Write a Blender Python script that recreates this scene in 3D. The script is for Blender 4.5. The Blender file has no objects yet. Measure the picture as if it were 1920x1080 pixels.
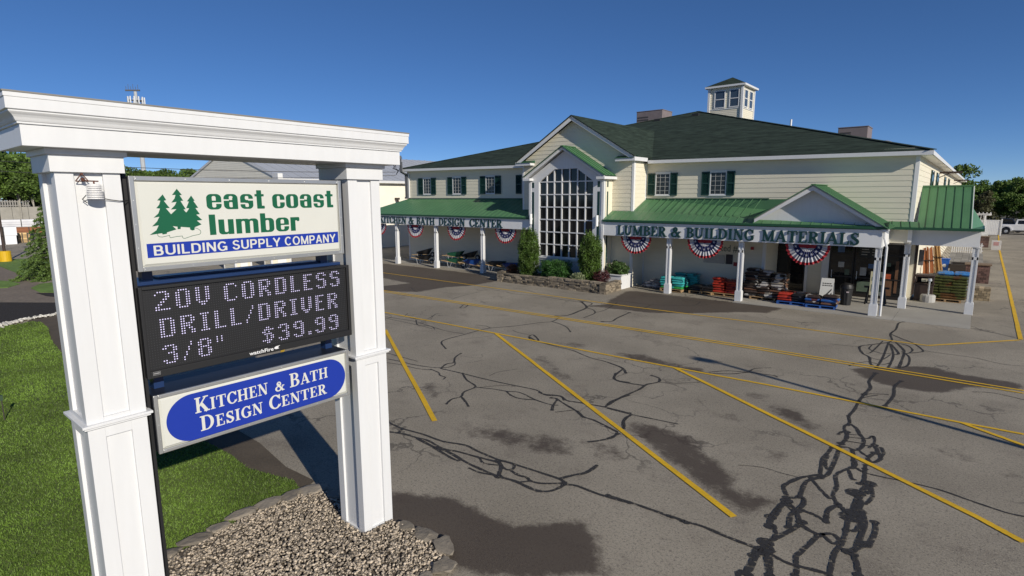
import bpy, bmesh, math, random
import numpy as np
from mathutils import Vector, Matrix

# ------------------------------------------------------------------ camera, sky, sun, exposure
SC = bpy.context.scene
COL = SC.collection
PITCH, ROLL, YAW = math.radians(9.183), math.radians(-0.18), math.radians(39.491)
_cy, _sy = math.cos(YAW), math.sin(YAW)
_fw = Vector((-_sy * math.cos(PITCH), _cy * math.cos(PITCH), -math.sin(PITCH)))
_rt = Vector((_cy, _sy, 0.0))
_up = _rt.cross(_fw)
_r2 = _rt * math.cos(ROLL) + _up * math.sin(ROLL)
_u2 = -_rt * math.sin(ROLL) + _up * math.cos(ROLL)
cam_data = bpy.data.cameras.new("camera")
cam = bpy.data.objects.new("camera", cam_data)
COL.objects.link(cam)
cam_data.sensor_width = 36.0
cam_data.lens = 1056.95 / 1920 * 36.0
cam_data.clip_start = 0.1
cam_data.clip_end = 4000
_m = Matrix((_r2, _u2, -_fw)).transposed().to_4x4()
_m.translation = Vector((0, 0, 5.0))
cam.matrix_world = _m
SC.camera = cam

SUN_EL, SUN_AZ = math.radians(24.7), math.radians(106.4)      # azimuth clockwise from +Y
TOSUN = Vector((math.sin(SUN_AZ) * math.cos(SUN_EL), math.cos(SUN_AZ) * math.cos(SUN_EL), math.sin(SUN_EL)))
world = bpy.data.worlds.new("World")
SC.world = world
world.use_nodes = True
_nt = world.node_tree
_nt.nodes.clear()
_sky = _nt.nodes.new("ShaderNodeTexSky")
_sky.sky_type = 'NISHITA'
_sky.sun_disc = False
_sky.sun_elevation = SUN_EL
_sky.sun_rotation = SUN_AZ
_sky.air_density = 0.75
_sky.dust_density = 0.0
_sky.altitude = 4000
_sky.ozone_density = 5.0
_bg = _nt.nodes.new("ShaderNodeBackground")
_bg.inputs['Strength'].default_value = 0.14
_wo = _nt.nodes.new("ShaderNodeOutputWorld")
_hs = _nt.nodes.new("ShaderNodeHueSaturation")
_hs.inputs['Saturation'].default_value = 1.18
_hs.inputs['Hue'].default_value = 0.506
_gm = _nt.nodes.new("ShaderNodeGamma")
_gm.inputs['Gamma'].default_value = 0.80
_nt.links.new(_sky.outputs[0], _gm.inputs[0])
_nt.links.new(_gm.outputs[0], _hs.inputs['Color'])
_nt.links.new(_hs.outputs[0], _bg.inputs[0])
_nt.links.new(_bg.outputs[0], _wo.inputs[0])
sl = bpy.data.lights.new("sun", 'SUN')
sl.energy = 5.0
sl.angle = math.radians(0.5)
sl.color = (1.0, 0.93, 0.81)
so = bpy.data.objects.new("sun", sl)
COL.objects.link(so)
so.rotation_euler = (-TOSUN).to_track_quat('-Z', 'Y').to_euler()
so.location = (20, -10, 30)
SC.view_settings.view_transform = 'Standard'
SC.view_settings.look = 'None'
SC.view_settings.exposure = -0.10
SC.view_settings.gamma = 1.0
SC.view_settings.use_curve_mapping = False

# ------------------------------------------------------------------ materials
MATS = {}


def mat(name, col, rough=0.6, var=0.12, scale=3.0, bump=0.0, bscale=40.0, metal=0.0, spec=0.5,
        stretch=None, tint=0.0, emis=0.0, fine=0.0, fscale=60.0, space='pos', transl=0.0, coat=0.0):
    """Procedural surface: base colour varied by two noise layers, optional per-face tint attribute, bump."""
    if name in MATS:
        return MATS[name]
    m = bpy.data.materials.new(name)
    m.use_nodes = True
    nt = m.node_tree
    N, L = nt.nodes, nt.links
    b = N['Principled BSDF']
    b.inputs['Roughness'].default_value = rough
    b.inputs['Metallic'].default_value = metal
    b.inputs['Specular IOR Level'].default_value = spec
    if coat:
        b.inputs['Coat Weight'].default_value = coat
    if space == 'pos':
        src = N.new('ShaderNodeNewGeometry').outputs['Position']
    else:
        src = N.new('ShaderNodeTexCoord').outputs['Object']
    if stretch:
        mp = N.new('ShaderNodeMapping')
        mp.inputs['Scale'].default_value = stretch
        L.new(src, mp.inputs['Vector'])
        src = mp.outputs['Vector']

    def noise(sc, det=4.0):
        n = N.new('ShaderNodeTexNoise')
        n.inputs['Scale'].default_value = sc
        n.inputs['Detail'].default_value = det
        L.new(src, n.inputs['Vector'])
        return n.outputs['Fac']

    def math_(op, a, bb, clamp=False):
        n = N.new('ShaderNodeMath')
        n.operation = op
        n.use_clamp = clamp
        for i, v in enumerate((a, bb)):
            if isinstance(v, (int, float)):
                n.inputs[i].default_value = v
            else:
                L.new(v, n.inputs[i])
        return n.outputs[0]
    f = math_('MULTIPLY', math_('SUBTRACT', noise(scale), 0.5), 2.6 * var)
    if fine:
        f = math_('ADD', f, math_('MULTIPLY', math_('SUBTRACT', noise(fscale, 2.0), 0.5), 2.6 * fine))
    if tint:
        a = N.new('ShaderNodeAttribute')
        a.attribute_name = 'tint'
        f = math_('ADD', f, math_('MULTIPLY', math_('SUBTRACT', a.outputs['Fac'], 0.5), 2.0 * tint))
    f = math_('MAXIMUM', math_('ADD', f, 1.0), 0.05)
    vm = N.new('ShaderNodeVectorMath')
    vm.operation = 'SCALE'
    vm.inputs[0].default_value = col[:3]
    L.new(f, vm.inputs['Scale'])
    L.new(vm.outputs[0], b.inputs['Base Color'])
    if emis:
        L.new(vm.outputs[0], b.inputs['Emission Color'])
        b.inputs['Emission Strength'].default_value = emis
    if bump:
        bp = N.new('ShaderNodeBump')
        bp.inputs['Strength'].default_value = 1.0
        bp.inputs['Distance'].default_value = bump
        L.new(noise(bscale), bp.inputs['Height'])
        L.new(bp.outputs[0], b.inputs['Normal'])
    if transl:
        t = N.new('ShaderNodeBsdfTranslucent')
        L.new(vm.outputs[0], t.inputs['Color'])
        mx = N.new('ShaderNodeMixShader')
        mx.inputs[0].default_value = transl
        out = N['Material Output']
        L.new(b.outputs[0], mx.inputs[1])
        L.new(t.outputs[0], mx.inputs[2])
        L.new(mx.outputs[0], out.inputs['Surface'])
    MATS[name] = m
    return m


white = mat('white_paint', (0.66, 0.665, 0.67), 0.45, 0.035, 1.2, fine=0.03, fscale=2.5, stretch=(5, 5, 0.7))
trim = mat('white_trim', (0.74, 0.74, 0.735), 0.5, 0.05, 2.5)
siding_m = mat('cream_siding', (0.71, 0.660, 0.525), 0.6, 0.06, 1.2, stretch=(1, 1, 6), fine=0.03, fscale=9)
shingle = mat('dark_green_shingle', (0.029, 0.043, 0.032), 0.95, 0.6, 1.3, spec=0.15, bump=0.012, bscale=9, stretch=(0.6, 0.6, 7), fine=0.7, fscale=3)
metal_green = mat('green_metal_roof', (0.078, 0.185, 0.085), 0.45, 0.16, 0.8, fine=0.06, fscale=6, spec=0.5)
green_edge = mat('green_metal_edge', (0.016, 0.075, 0.035), 0.45, 0.1)
shutter_m = mat('dark_green_shutter', (0.008, 0.040, 0.034), 0.5, 0.1, 3)
letter_m = mat('dark_green_letter', (0.006, 0.040, 0.038), 0.4, 0.1)
glass_m = mat('dark_glass', (0.012, 0.013, 0.014), 0.06, 0.2, 0.6, spec=0.5)
glass_mid = mat('curtained_glass', (0.022, 0.025, 0.025), 0.12, 0.5, 1.5, spec=0.5)
conc_m = mat('concrete', (0.33, 0.31, 0.27), 0.85, 0.14, 0.9, bump=0.003, bscale=60, fine=0.10, fscale=45)
steel_m = mat('galvanised_steel', (0.55, 0.56, 0.57), 0.38, 0.1, 6, metal=0.6)
alu_m = mat('aluminium_frame', (0.50, 0.50, 0.49), 0.35, 0.08, 6, metal=0.7)
face_m = mat('sign_face_ivory', (0.60, 0.60, 0.55), 0.3, 0.03, 3)
sgreen = mat('sign_green', (0.007, 0.100, 0.045), 0.35, 0.05)
sblue = mat('sign_blue', (0.012, 0.036, 0.31), 0.3, 0.05)
black_m = mat('black_plastic', (0.012, 0.012, 0.013), 0.5, 0.1)
cab_blue = mat('navy_cabinet', (0.014, 0.035, 0.11), 0.32, 0.1, 3)
rust = mat('rusty_iron', (0.10, 0.035, 0.02), 0.8, 0.4, 30)
wood_m = mat('pallet_wood', (0.34, 0.22, 0.11), 0.8, 0.25, 5, fine=0.1)
soil_m = mat('dark_mulch', (0.018, 0.013, 0.010), 0.95, 0.5, 9, bump=0.03, bscale=25, fine=0.5, fscale=40)
stone_m = mat('field_stone', (0.20, 0.165, 0.12), 0.9, 0.25, 6, bump=0.012, bscale=18, tint=0.55, fine=0.12, fscale=50)
brown_m = mat('brown_metal', (0.045, 0.028, 0.022), 0.5, 0.15)
grey_steel = mat('grey_roof_unit', (0.20, 0.165, 0.165), 0.6, 0.15, 2)
tar_m = mat('crack_sealant', (0.030, 0.028, 0.027), 0.75, 0.35, 6, bump=0.004, bscale=40)
_tn = tar_m.node_tree       # worn seams: the tar has flaked off in spots
_tx = _tn.nodes.new('ShaderNodeTexNoise'); _tx.inputs['Scale'].default_value = 14.0; _tx.inputs['Detail'].default_value = 6.0; _tx.inputs['Roughness'].default_value = 0.75
_tn.links.new([n for n in _tn.nodes if n.type == 'NEW_GEOMETRY'][0].outputs['Position'], _tx.inputs['Vector'])
_tr = _tn.nodes.new('ShaderNodeMapRange'); _tr.inputs['From Min'].default_value = 0.37; _tr.inputs['From Max'].default_value = 0.49
_tn.links.new(_tx.outputs['Fac'], _tr.inputs['Value'])
_tm = _tn.nodes.new('ShaderNodeMixShader')
_tt = _tn.nodes.new('ShaderNodeBsdfTransparent')
_tn.links.new(_tr.outputs[0], _tm.inputs[0]); _tn.links.new(_tt.outputs[0], _tm.inputs[1]); _tn.links.new(_tn.nodes['Principled BSDF'].outputs[0], _tm.inputs[2])
_tn.links.new(_tm.outputs[0], _tn.nodes['Material Output'].inputs['Surface'])
yel_m = mat('yellow_road_paint', (0.66, 0.40, 0.012), 0.75, 0.16, 1.3, fine=0.22, fscale=30)


# ------------------------------------------------------------------ object helpers
def tag(o, label=None, cat=None, group=None, kind=None):
    if label: o['label'] = label
    if cat: o['category'] = cat
    if group: o['group'] = group
    if kind: o['kind'] = kind
    return o


def thing(name, label, cat, loc=(0, 0, 0), group=None):
    o = bpy.data.objects.new(name, None)
    o.empty_display_size = 0.3
    COL.objects.link(o)
    o.location = loc
    return tag(o, label, cat, group)


def wloc(o):
    v = Vector((0, 0, 0))
    while o is not None:
        v += o.location
        o = o.parent
    return v


def copy_tree(o, parent=None, loc=None, rz=None, label=None, scale=None):
    c = o.copy()
    COL.objects.link(c)
    c.parent = parent
    if loc is not None: c.location = loc
    if rz is not None: c.rotation_euler = (0, 0, rz)
    if label: c['label'] = label
    if scale: c.scale = scale
    for ch in list(o.children):
        copy_tree(ch, c)
    return c


class MB:
    """Collects faces in world (or template) coordinates and links them as one mesh object."""

    def __init__(s):
        s.v, s.f, s.mi, s.t = [], [], [], []
        s.cm, s.ct = 0, 0.5

    def face(s, pts):
        n = len(s.v)
        s.v += [tuple(p) for p in pts]
        s.f.append(tuple(range(n, n + len(pts))))
        s.mi.append(s.cm)
        s.t.append(s.ct)

    def add(s, verts, faces):
        n = len(s.v)
        s.v += [tuple(p) for p in verts]
        for f in faces:
            s.f.append(tuple(i + n for i in f))
            s.mi.append(s.cm)
            s.t.append(s.ct)

    def box(s, x0, y0, z0, x1, y1, z1):
        x0, x1 = sorted((x0, x1)); y0, y1 = sorted((y0, y1)); z0, z1 = sorted((z0, z1))
        s.add([(x0, y0, z0), (x1, y0, z0), (x1, y1, z0), (x0, y1, z0), (x0, y0, z1), (x1, y0, z1), (x1, y1, z1), (x0, y1, z1)],
              [(0, 3, 2, 1), (4, 5, 6, 7), (0, 1, 5, 4), (1, 2, 6, 5), (2, 3, 7, 6), (3, 0, 4, 7)])
        return s

    def bar(s, p, q, w, h=None, up=(0, 0, 1)):
        h = h or w
        p, q = Vector(p), Vector(q)
        d = (q - p).normalized()
        u = Vector(up)
        if abs(d.dot(u)) > 0.98: u = Vector((0, 1, 0))
        a = d.cross(u).normalized() * (w / 2)
        b = a.cross(d).normalized() * (h / 2)
        s.add([p - a - b, p + a - b, p + a + b, p - a + b, q - a - b, q + a - b, q + a + b, q - a + b],
              [(0, 3, 2, 1), (4, 5, 6, 7), (0, 1, 5, 4), (1, 2, 6, 5), (2, 3, 7, 6), (3, 0, 4, 7)])
        return s

    def cyl(s, p, q, r0, r1=None, n=12, cap=True):
        r1 = r0 if r1 is None else r1
        p, q = Vector(p), Vector(q)
        d = (q - p).normalized()
        u = Vector((1, 0, 0)) if abs(d.x) < 0.9 else Vector((0, 1, 0))
        a = d.cross(u).normalized()
        b = d.cross(a)
        vs = []
        for c, r in ((p, r0), (q, r1)):
            for i in range(n):
                t = 2 * math.pi * i / n
                vs.append(c + a * (r * math.cos(t)) + b * (r * math.sin(t)))
        fs = [(i, (i + 1) % n, n + (i + 1) % n, n + i) for i in range(n)]
        if cap: fs += [tuple(range(n - 1, -1, -1)), tuple(range(n, 2 * n))]
        s.add(vs, fs)
        return s

    def tube(s, pts, r, n=6):
        for a, b in zip(pts[:-1], pts[1:]): s.cyl(a, b, r, r, n)
        return s

    def lathe(s, c, prof, n=20):
        """prof: list of (radius, z) from bottom to top, closed at both ends"""
        vs = []
        for r, z in prof:
            for i in range(n):
                t = 2 * math.pi * i / n
                vs.append((c[0] + r * math.cos(t), c[1] + r * math.sin(t), c[2] + z))
        fs = []
        for k in range(len(prof) - 1):
            for i in range(n):
                fs.append((k * n + i, k * n + (i + 1) % n, (k + 1) * n + (i + 1) % n, (k + 1) * n + i))
        fs += [tuple(range(n - 1, -1, -1)), tuple(range((len(prof) - 1) * n, len(prof) * n))]
        s.add(vs, fs)
        return s

    def prism(s, poly, axis, a, b):
        """poly of 2-D points extruded along axis ('x','y','z') from a to b"""
        def P(q, t):
            return {'x': (t, q[0], q[1]), 'y': (q[0], t, q[1]), 'z': (q[0], q[1], t)}[axis]
        n = len(poly)
        s.add([P(q, a) for q in poly] + [P(q, b) for q in poly],
              [tuple(range(n)), tuple(range(2 * n - 1, n - 1, -1))] + [(i, n + i, n + (i + 1) % n, (i + 1) % n) for i in range(n)])
        return s

    def blob(s, c, r, rng, sub=2, amp=0.15, zmin=None):
        bm = bmesh.new()
        bmesh.ops.create_icosphere(bm, subdivisions=sub, radius=1.0)
        ph = [rng.uniform(0, 6.28) for _ in range(6)]
        vs = []
        for v in bm.verts:
            p = v.co
            k = 1 + amp * (math.sin(3 * p.x + ph[0]) * math.sin(3 * p.y + ph[1]) + 0.6 * math.sin(5 * p.z + ph[2]) + 0.5 * math.sin(6 * p.x + 4 * p.y + ph[3]))
            z = c[2] + p.z * r[2] * k
            if zmin is not None: z = max(z, zmin)
            vs.append((c[0] + p.x * r[0] * k, c[1] + p.y * r[1] * k, z))
        s.add(vs, [tuple(v.index for v in f.verts) for f in bm.faces])
        bm.free()
        return s

    def build(s, name, mats, parent=None, bevel=0.0, smooth=False, fix=True, label=None):
        o_loc = wloc(parent) if parent is not None else Vector((0, 0, 0))
        me = bpy.data.meshes.new(name)
        me.from_pydata([(x - o_loc.x, y - o_loc.y, z - o_loc.z) for x, y, z in s.v], [], s.f)
        if not isinstance(mats, (list, tuple)): mats = [mats]
        for m in mats: me.materials.append(m)
        if len(mats) > 1: me.polygons.foreach_set('material_index', s.mi)
        at = me.attributes.new('tint', 'FLOAT', 'FACE')
        at.data.foreach_set('value', s.t)
        if fix:
            bm = bmesh.new()
            bm.from_mesh(me)
            bmesh.ops.recalc_face_normals(bm, faces=bm.faces)
            bm.to_mesh(me)
            bm.free()
        if smooth: me.polygons.foreach_set('use_smooth', [True] * len(me.polygons))
        me.update()
        o = bpy.data.objects.new(name, me)
        COL.objects.link(o)
        if parent is not None: o.parent = parent
        if bevel:
            bv = o.modifiers.new('bevel', 'BEVEL')
            bv.width = bevel
            bv.segments = 2
            bv.limit_method = 'ANGLE'
        if label: o['label'] = label
        return o


def mesh_np(name, verts, polys, m, parent=None, tint=None, smooth=False):
    """verts (N,3), polys (M,k) numpy arrays -> one mesh object (fast path for leaves, grass, pebbles)"""
    me = bpy.data.meshes.new(name)
    nv, (npoly, k) = len(verts), polys.shape
    me.vertices.add(nv)
    me.vertices.foreach_set('co', np.ascontiguousarray(verts, dtype=np.float32).ravel())
    me.loops.add(npoly * k)
    me.loops.foreach_set('vertex_index', np.ascontiguousarray(polys, dtype=np.int32).ravel())
    me.polygons.add(npoly)
    me.polygons.foreach_set('loop_start', np.arange(0, npoly * k, k, dtype=np.int32))
    me.update(calc_edges=True)
    if tint is not None:
        at = me.attributes.new('tint', 'FLOAT', 'FACE')
        at.data.foreach_set('value', np.ascontiguousarray(tint, dtype=np.float32))
    if smooth: me.polygons.foreach_set('use_smooth', np.ones(npoly, dtype=bool))
    me.materials.append(m)
    o = bpy.data.objects.new(name, me)
    COL.objects.link(o)
    if parent is not None: o.parent = parent
    return o


def leaf_arrays(cent, size, rng, flat=0.0, aspect=0.55):
    """one rhombic leaf per centre, random facing"""
    n = len(cent)
    nr = rng.normal(size=(n, 3))
    nr[:, 2] += flat
    nr /= np.linalg.norm(nr, axis=1)[:, None] + 1e-9
    t = np.cross(nr, rng.normal(size=(n, 3)))
    t /= np.linalg.norm(t, axis=1)[:, None] + 1e-9
    b = np.cross(nr, t)
    sz = size * rng.uniform(0.6, 1.35, size=(n, 1))
    v = np.stack([cent + t * sz, cent + b * sz * aspect, cent - t * sz, cent - b * sz * aspect], axis=1).reshape(-1, 3)
    p = np.arange(4 * n).reshape(-1, 4)
    return v, p


# ------------------------------------------------------------------ lettering: signed-distance glyphs traced by marching squares
def _box(X, Y, x0, y0, x1, y1):
    dx = np.maximum(x0 - X, X - x1); dy = np.maximum(y0 - Y, Y - y1)
    return np.where((dx > 0) & (dy > 0), np.hypot(dx, dy), np.maximum(dx, dy))


def _seg(X, Y, x0, y0, x1, y1, w):
    L = math.hypot(x1 - x0, y1 - y0)
    ux, uy = (x1 - x0) / L, (y1 - y0) / L
    a = (X - x0) * ux + (Y - y0) * uy
    b = -(X - x0) * uy + (Y - y0) * ux
    return np.maximum(np.maximum(-a, a - L), np.abs(b) - w / 2)


def _ell(X, Y, cx, cy, rx, ry):
    return (np.hypot((X - cx) / rx, (Y - cy) / ry) - 1) * min(rx, ry)


def _rbox(X, Y, x0, y0, x1, y1, r):
    return _box(X, Y, x0 + r, y0 + r, x1 - r, y1 - r) - r


def _ring(X, Y, cx, cy, rx, ry, ix, iy, a0=None, a1=None):
    d = np.maximum(_ell(X, Y, cx, cy, rx, ry), -_ell(X, Y, cx, cy, ix, iy))
    if a0 is not None:
        ang = (np.degrees(np.arctan2((Y - cy) / ry, (X - cx) / rx)) - a0) % 360
        d = np.where(ang <= a1 - a0, d, 0.05)
    return d


PR = {'b': _box, 's': _seg, 'e': _ell, 'r': _rbox, 'o': _ring}
T = 0.075   # serif and hairline thickness
SANS = {   # grotesque capitals for the blue band
 'B': (0.68, [('r', -.3, 0, .67, .56, .24), ('-', 'r', -.3, .15, .50, .42, .12), ('r', -.3, .42, .63, 1, .24), ('-', 'r', -.3, .57, .46, .85, .12), ('-', 'b', -1, -.1, 0, 1.1), ('b', 0, 0, .17, 1)]),
 'U': (0.72, [('r', 0, 0, .72, 1.6, .33), ('-', 'r', .17, .15, .55, 1.7, .18), ('-', 'b', -.1, 1, .9, 2)]),
 'I': (0.18, [('b', 0, 0, .17, 1)]), 'L': (0.58, [('b', 0, 0, .17, 1), ('b', 0, 0, .58, .15)]),
 'D': (0.72, [('r', -.4, 0, .72, 1, .36), ('-', 'r', -.4, .15, .55, .85, .22), ('-', 'b', -1, -.1, 0, 1.1), ('b', 0, 0, .17, 1)]),
 'N': (0.73, [('b', 0, 0, .165, 1), ('b', .565, 0, .73, 1), ('s', .09, .97, .64, .03, .18)]),
 'G': (0.79, [('o', .40, .5, .40, .52, .23, .37, 40, 350), ('b', .42, .36, .78, .50), ('b', .63, .04, .78, .5)]),
 'S': (0.68, [('o', .34, .735, .31, .285, .15, .145, 20, 268), ('o', .34, .275, .34, .295, .17, .15, 182, 448), ('b', .30, .425, .38, .585)]),
 'P': (0.66, [('r', -.3, .38, .66, 1, .27), ('-', 'r', -.3, .53, .49, .85, .15), ('-', 'b', -1, -.1, 0, 1.1), ('b', 0, 0, .17, 1)]),
 'Y': (0.72, [('s', .04, 1, .36, .42, .17), ('s', .68, 1, .36, .42, .17), ('b', .275, 0, .445, .48)]),
 'C': (0.76, [('o', .40, .5, .40, .52, .23, .37, 42, 318)]), 'O': (0.84, [('o', .42, .5, .42, .52, .25, .37)]),
 'M': (0.86, [('b', 0, 0, .155, 1), ('b', .705, 0, .86, 1), ('s', .09, .98, .43, .03, .16), ('s', .77, .98, .43, .03, .16)]),
 'A': (0.74, [('s', .06, 0, .37, 1.0, .165), ('s', .68, 0, .37, 1.0, .165), ('b', .18, .22, .56, .36)]),
}
SERIF = {   # glyph: (advance, primitives); '-' in front subtracts
 'A': (0.92, [('s', .10, 0, .44, 1, .09), ('s', .42, 1, .77, 0, .21), ('b', .22, .28, .62, .36), ('b', -.02, 0, .27, T), ('b', .56, 0, .96, T)]),
 'B': (0.80, [('b', .10, 0, .30, 1), ('b', 0, 0, .4, T), ('b', 0, 1 - T, .4, 1), ('b', .2, 0, .42, T), ('b', .2, .475, .42, .55), ('b', .2, 1 - T, .42, 1), ('o', .38, .745, .33, .255, .14, .18, -90, 90), ('o', .40, .275, .38, .275, .17, .2, -90, 90)]),
 'C': (0.84, [('o', .46, .5, .46, .52, .25, .43, 42, 322), ('b', .74, .66, .82, 1.0), ('s', .78, .12, .84, .30, .07)]),
 'D': (0.90, [('b', .10, 0, .30, 1), ('b', 0, 0, .42, T), ('b', 0, 1 - T, .42, 1), ('o', .40, .5, .47, .5, .26, .42, -90, 90)]),
 'E': (0.76, [('b', .10, 0, .30, 1), ('b', 0, 0, .7, T), ('b', 0, 1 - T, .68, 1), ('b', .2, .47, .5, .54), ('b', .61, .72, .68, 1), ('b', .64, 0, .72, .3), ('b', .46, .38, .52, .63)]),
 'G': (0.90, [('o', .46, .5, .46, .52, .25, .43, 42, 335), ('b', .72, .66, .80, 1.0), ('b', .62, .06, .82, .42), ('b', .54, .40, .90, .40 + T)]),
 'H': (0.98, [('b', .10, 0, .30, 1), ('b', .66, 0, .86, 1), ('b', .2, .46, .8, .54), ('b', 0, 0, .4, T), ('b', 0, 1 - T, .4, 1), ('b', .56, 0, .96, T), ('b', .56, 1 - T, .96, 1)]),
 'I': (0.44, [('b', .10, 0, .31, 1), ('b', 0, 0, .41, T), ('b', 0, 1 - T, .41, 1)]),
 'K': (0.94, [('b', .10, 0, .30, 1), ('b', 0, 0, .4, T), ('b', 0, 1 - T, .4, 1), ('s', .28, .40, .76, 1, .09), ('s', .40, .60, .80, 0, .21), ('b', .56, 1 - T, .92, 1), ('b', .58, 0, .98, T)]),
 'L': (0.76, [('b', .10, 0, .30, 1), ('b', 0, 0, .72, T), ('b', 0, 1 - T, .42, 1), ('b', .64, 0, .73, .34)]),
 'M': (1.16, [('b', .11, 0, .19, 1), ('b', .84, 0, 1.04, 1), ('s', .18, 1, .56, .05, .2), ('s', .56, .03, .92, 1, .09), ('b', 0, 0, .32, T), ('b', 0, 1 - T, .3, 1), ('b', .74, 0, 1.14, T), ('b', .84, 1 - T, 1.14, 1)]),
 'N': (0.96, [('b', .12, 0, .20, 1), ('b', .74, 0, .82, 1), ('s', .17, 1, .77, 0, .2), ('b', 0, 0, .34, T), ('b', 0, 1 - T, .3, 1), ('b', .6, 1 - T, .95, 1)]),
 'R': (0.90, [('b', .10, 0, .30, 1), ('b', 0, 0, .4, T), ('b', 0, 1 - T, .4, 1), ('b', .2, .45, .42, .52), ('b', .2, 1 - T, .42, 1), ('o', .38, .73, .36, .27, .15, .19, -90, 90), ('s', .42, .5, .74, 0, .21), ('b', .6, 0, .94, T)]),
 'S': (0.70, [('o', .34, .735, .30, .28, .13, .19, 35, 262), ('o', .34, .275, .33, .29, .14, .19, 185, 440), ('s', .16, .66, .54, .36, .20), ('b', .53, .66, .60, 1.0), ('b', .03, 0, .10, .36)]),
 'T': (0.84, [('b', .30, 0, .52, 1), ('b', .18, 0, .64, T), ('b', 0, 1 - T, .82, 1), ('b', 0, .68, .07, 1), ('b', .75, .68, .82, 1)]),
 'U': (0.94, [('b', .10, .3, .30, 1), ('b', .70, .3, .78, 1), ('b', 0, 1 - T, .4, 1), ('b', .58, 1 - T, .92, 1), ('o', .44, .34, .34, .36, .14, .26, 180, 360)]),
 '&': (1.00, [('o', .42, .76, .24, .24, .09, .13), ('o', .36, .27, .36, .29, .17, .18), ('-', 'b', .44, .36, .8, .54), ('s', .28, .78, .84, .02, .19), ('s', .62, .16, .88, .52, .09), ('b', .70, .50, 1.0, .50 + T), ('b', .68, 0, 1.0, T)]),
}
W = 0.32    # heavy condensed lowercase, x-height 1
LOWER = {
 'e': (0.88, [('r', 0, 0, .84, 1, .28), ('-', 'r', W - .01, .13, .85 - W, .87, .09), ('-', 'b', .4, .36, .9, .46), ('b', .2, .46, .83, .57)]),
 'a': (0.90, [('r', .02, 0, .84, 1, .28), ('-', 'r', .33, .60, .55, .87, .08), ('-', 'b', -.1, .56, .33, .65), ('-', 'r', .33, .13, .55, .47, .08), ('b', .52, 0, .84, .75), ('-', 'b', -.02, .58, .12, .64)]),
 's': (0.84, [('r', .02, 0, .80, 1, .27), ('-', 'r', .31, .62, .52, .87, .07), ('-', 'b', .36, .60, .9, .68), ('-', 'r', .31, .13, .52, .38, .07), ('-', 'b', -.1, .32, .46, .40), ('-', 'b', .50, .56, .9, .66), ('-', 'b', -.1, .34, .32, .42)]),
 't': (0.62, [('b', .12, .03, .43, 1.26), ('b', 0, .84, .58, 1.0), ('r', .12, 0, .60, .2, .05)]),
 'c': (0.84, [('r', 0, 0, .82, 1, .28), ('-', 'r', W - .01, .13, .83 - W, .87, .09), ('-', 'b', .42, .42, .9, .60)]),
 'o': (0.88, [('r', 0, 0, .84, 1, .28), ('-', 'r', W, .13, .84 - W, .87, .09)]),
 'l': (0.42, [('b', 0, 0, W + .02, 1.34)]),
 'u': (0.90, [('r', 0, 0, .6, .6, .22), ('b', 0, .3, W, 1), ('b', .52, 0, .84, 1), ('-', 'r', W, .15, .52, 1.3, .08)]),
 'm': (1.36, [('b', 0, 0, W, 1), ('r', .2, .3, .84, 1, .22), ('r', .7, .3, 1.30, 1, .22), ('b', .51, 0, .80, .8), ('b', .99, 0, 1.30, .8), ('-', 'r', W, -.3, .51, .85, .08), ('-', 'r', .80, -.3, .99, .85, .08)]),
 'b': (0.88, [('b', 0, 0, W, 1.34), ('r', .1, 0, .84, 1, .26), ('-', 'r', W, .14, .53, .86, .09)]),
 'r': (0.62, [('b', 0, 0, W, 1), ('r', .22, .70, .60, 1, .08), ('-', 'b', W, .3, .44, .76)]),
}


def glyph(prims, res=44, x1=1.3, y1=1.45, bold=0.0):
    h = 1.0 / res
    xs = np.arange(-0.08, x1 + h, h)
    ys = np.arange(-0.08, y1 + h, h)
    X, Y = np.meshgrid(xs, ys, indexing='ij')
    D = np.full(X.shape, 9.0)
    for p in prims:
        if p[0] == '-': D = np.maximum(D, -PR[p[1]](X, Y, *p[2:]))
        else: D = np.minimum(D, PR[p[0]](X, Y, *p[1:]))
    D = D - bold
    D[np.abs(D) < 1e-6] = 1e-6
    vid, V, F, B = {}, [], [], []

    def corner(i, j):
        k = ('c', i, j)
        if k not in vid: vid[k] = len(V); V.append((xs[i], ys[j]))
        return vid[k]

    def cross(a, b):
        k = ('e',) + tuple(sorted((a, b)))
        if k not in vid:
            da, db = D[a], D[b]; t = da / (da - db)
            vid[k] = len(V)
            V.append((xs[a[0]] + t * (xs[b[0]] - xs[a[0]]), ys[a[1]] + t * (ys[b[1]] - ys[a[1]])))
        return vid[k]
    ins = D < 0
    for i in range(len(xs) - 1):
        for j in range(len(ys) - 1):
            cs = [(i, j), (i + 1, j), (i + 1, j + 1), (i, j + 1)]
            fl = [ins[c] for c in cs]
            if not any(fl): continue
            poly = []
            for k in range(4):
                a, b = cs[k], cs[(k + 1) % 4]
                if fl[k]: poly.append((corner(*a), 0))
                if fl[k] != fl[(k + 1) % 4]: poly.append((cross(a, b), 1))
            if len(poly) < 3: continue
            F.append(tuple(p[0] for p in poly))
            for k in range(len(poly)):
                if poly[k][1] and poly[(k + 1) % len(poly)][1]: B.append((poly[k][0], poly[(k + 1) % len(poly)][0]))
    return V, F, B


_GC = {}


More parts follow.
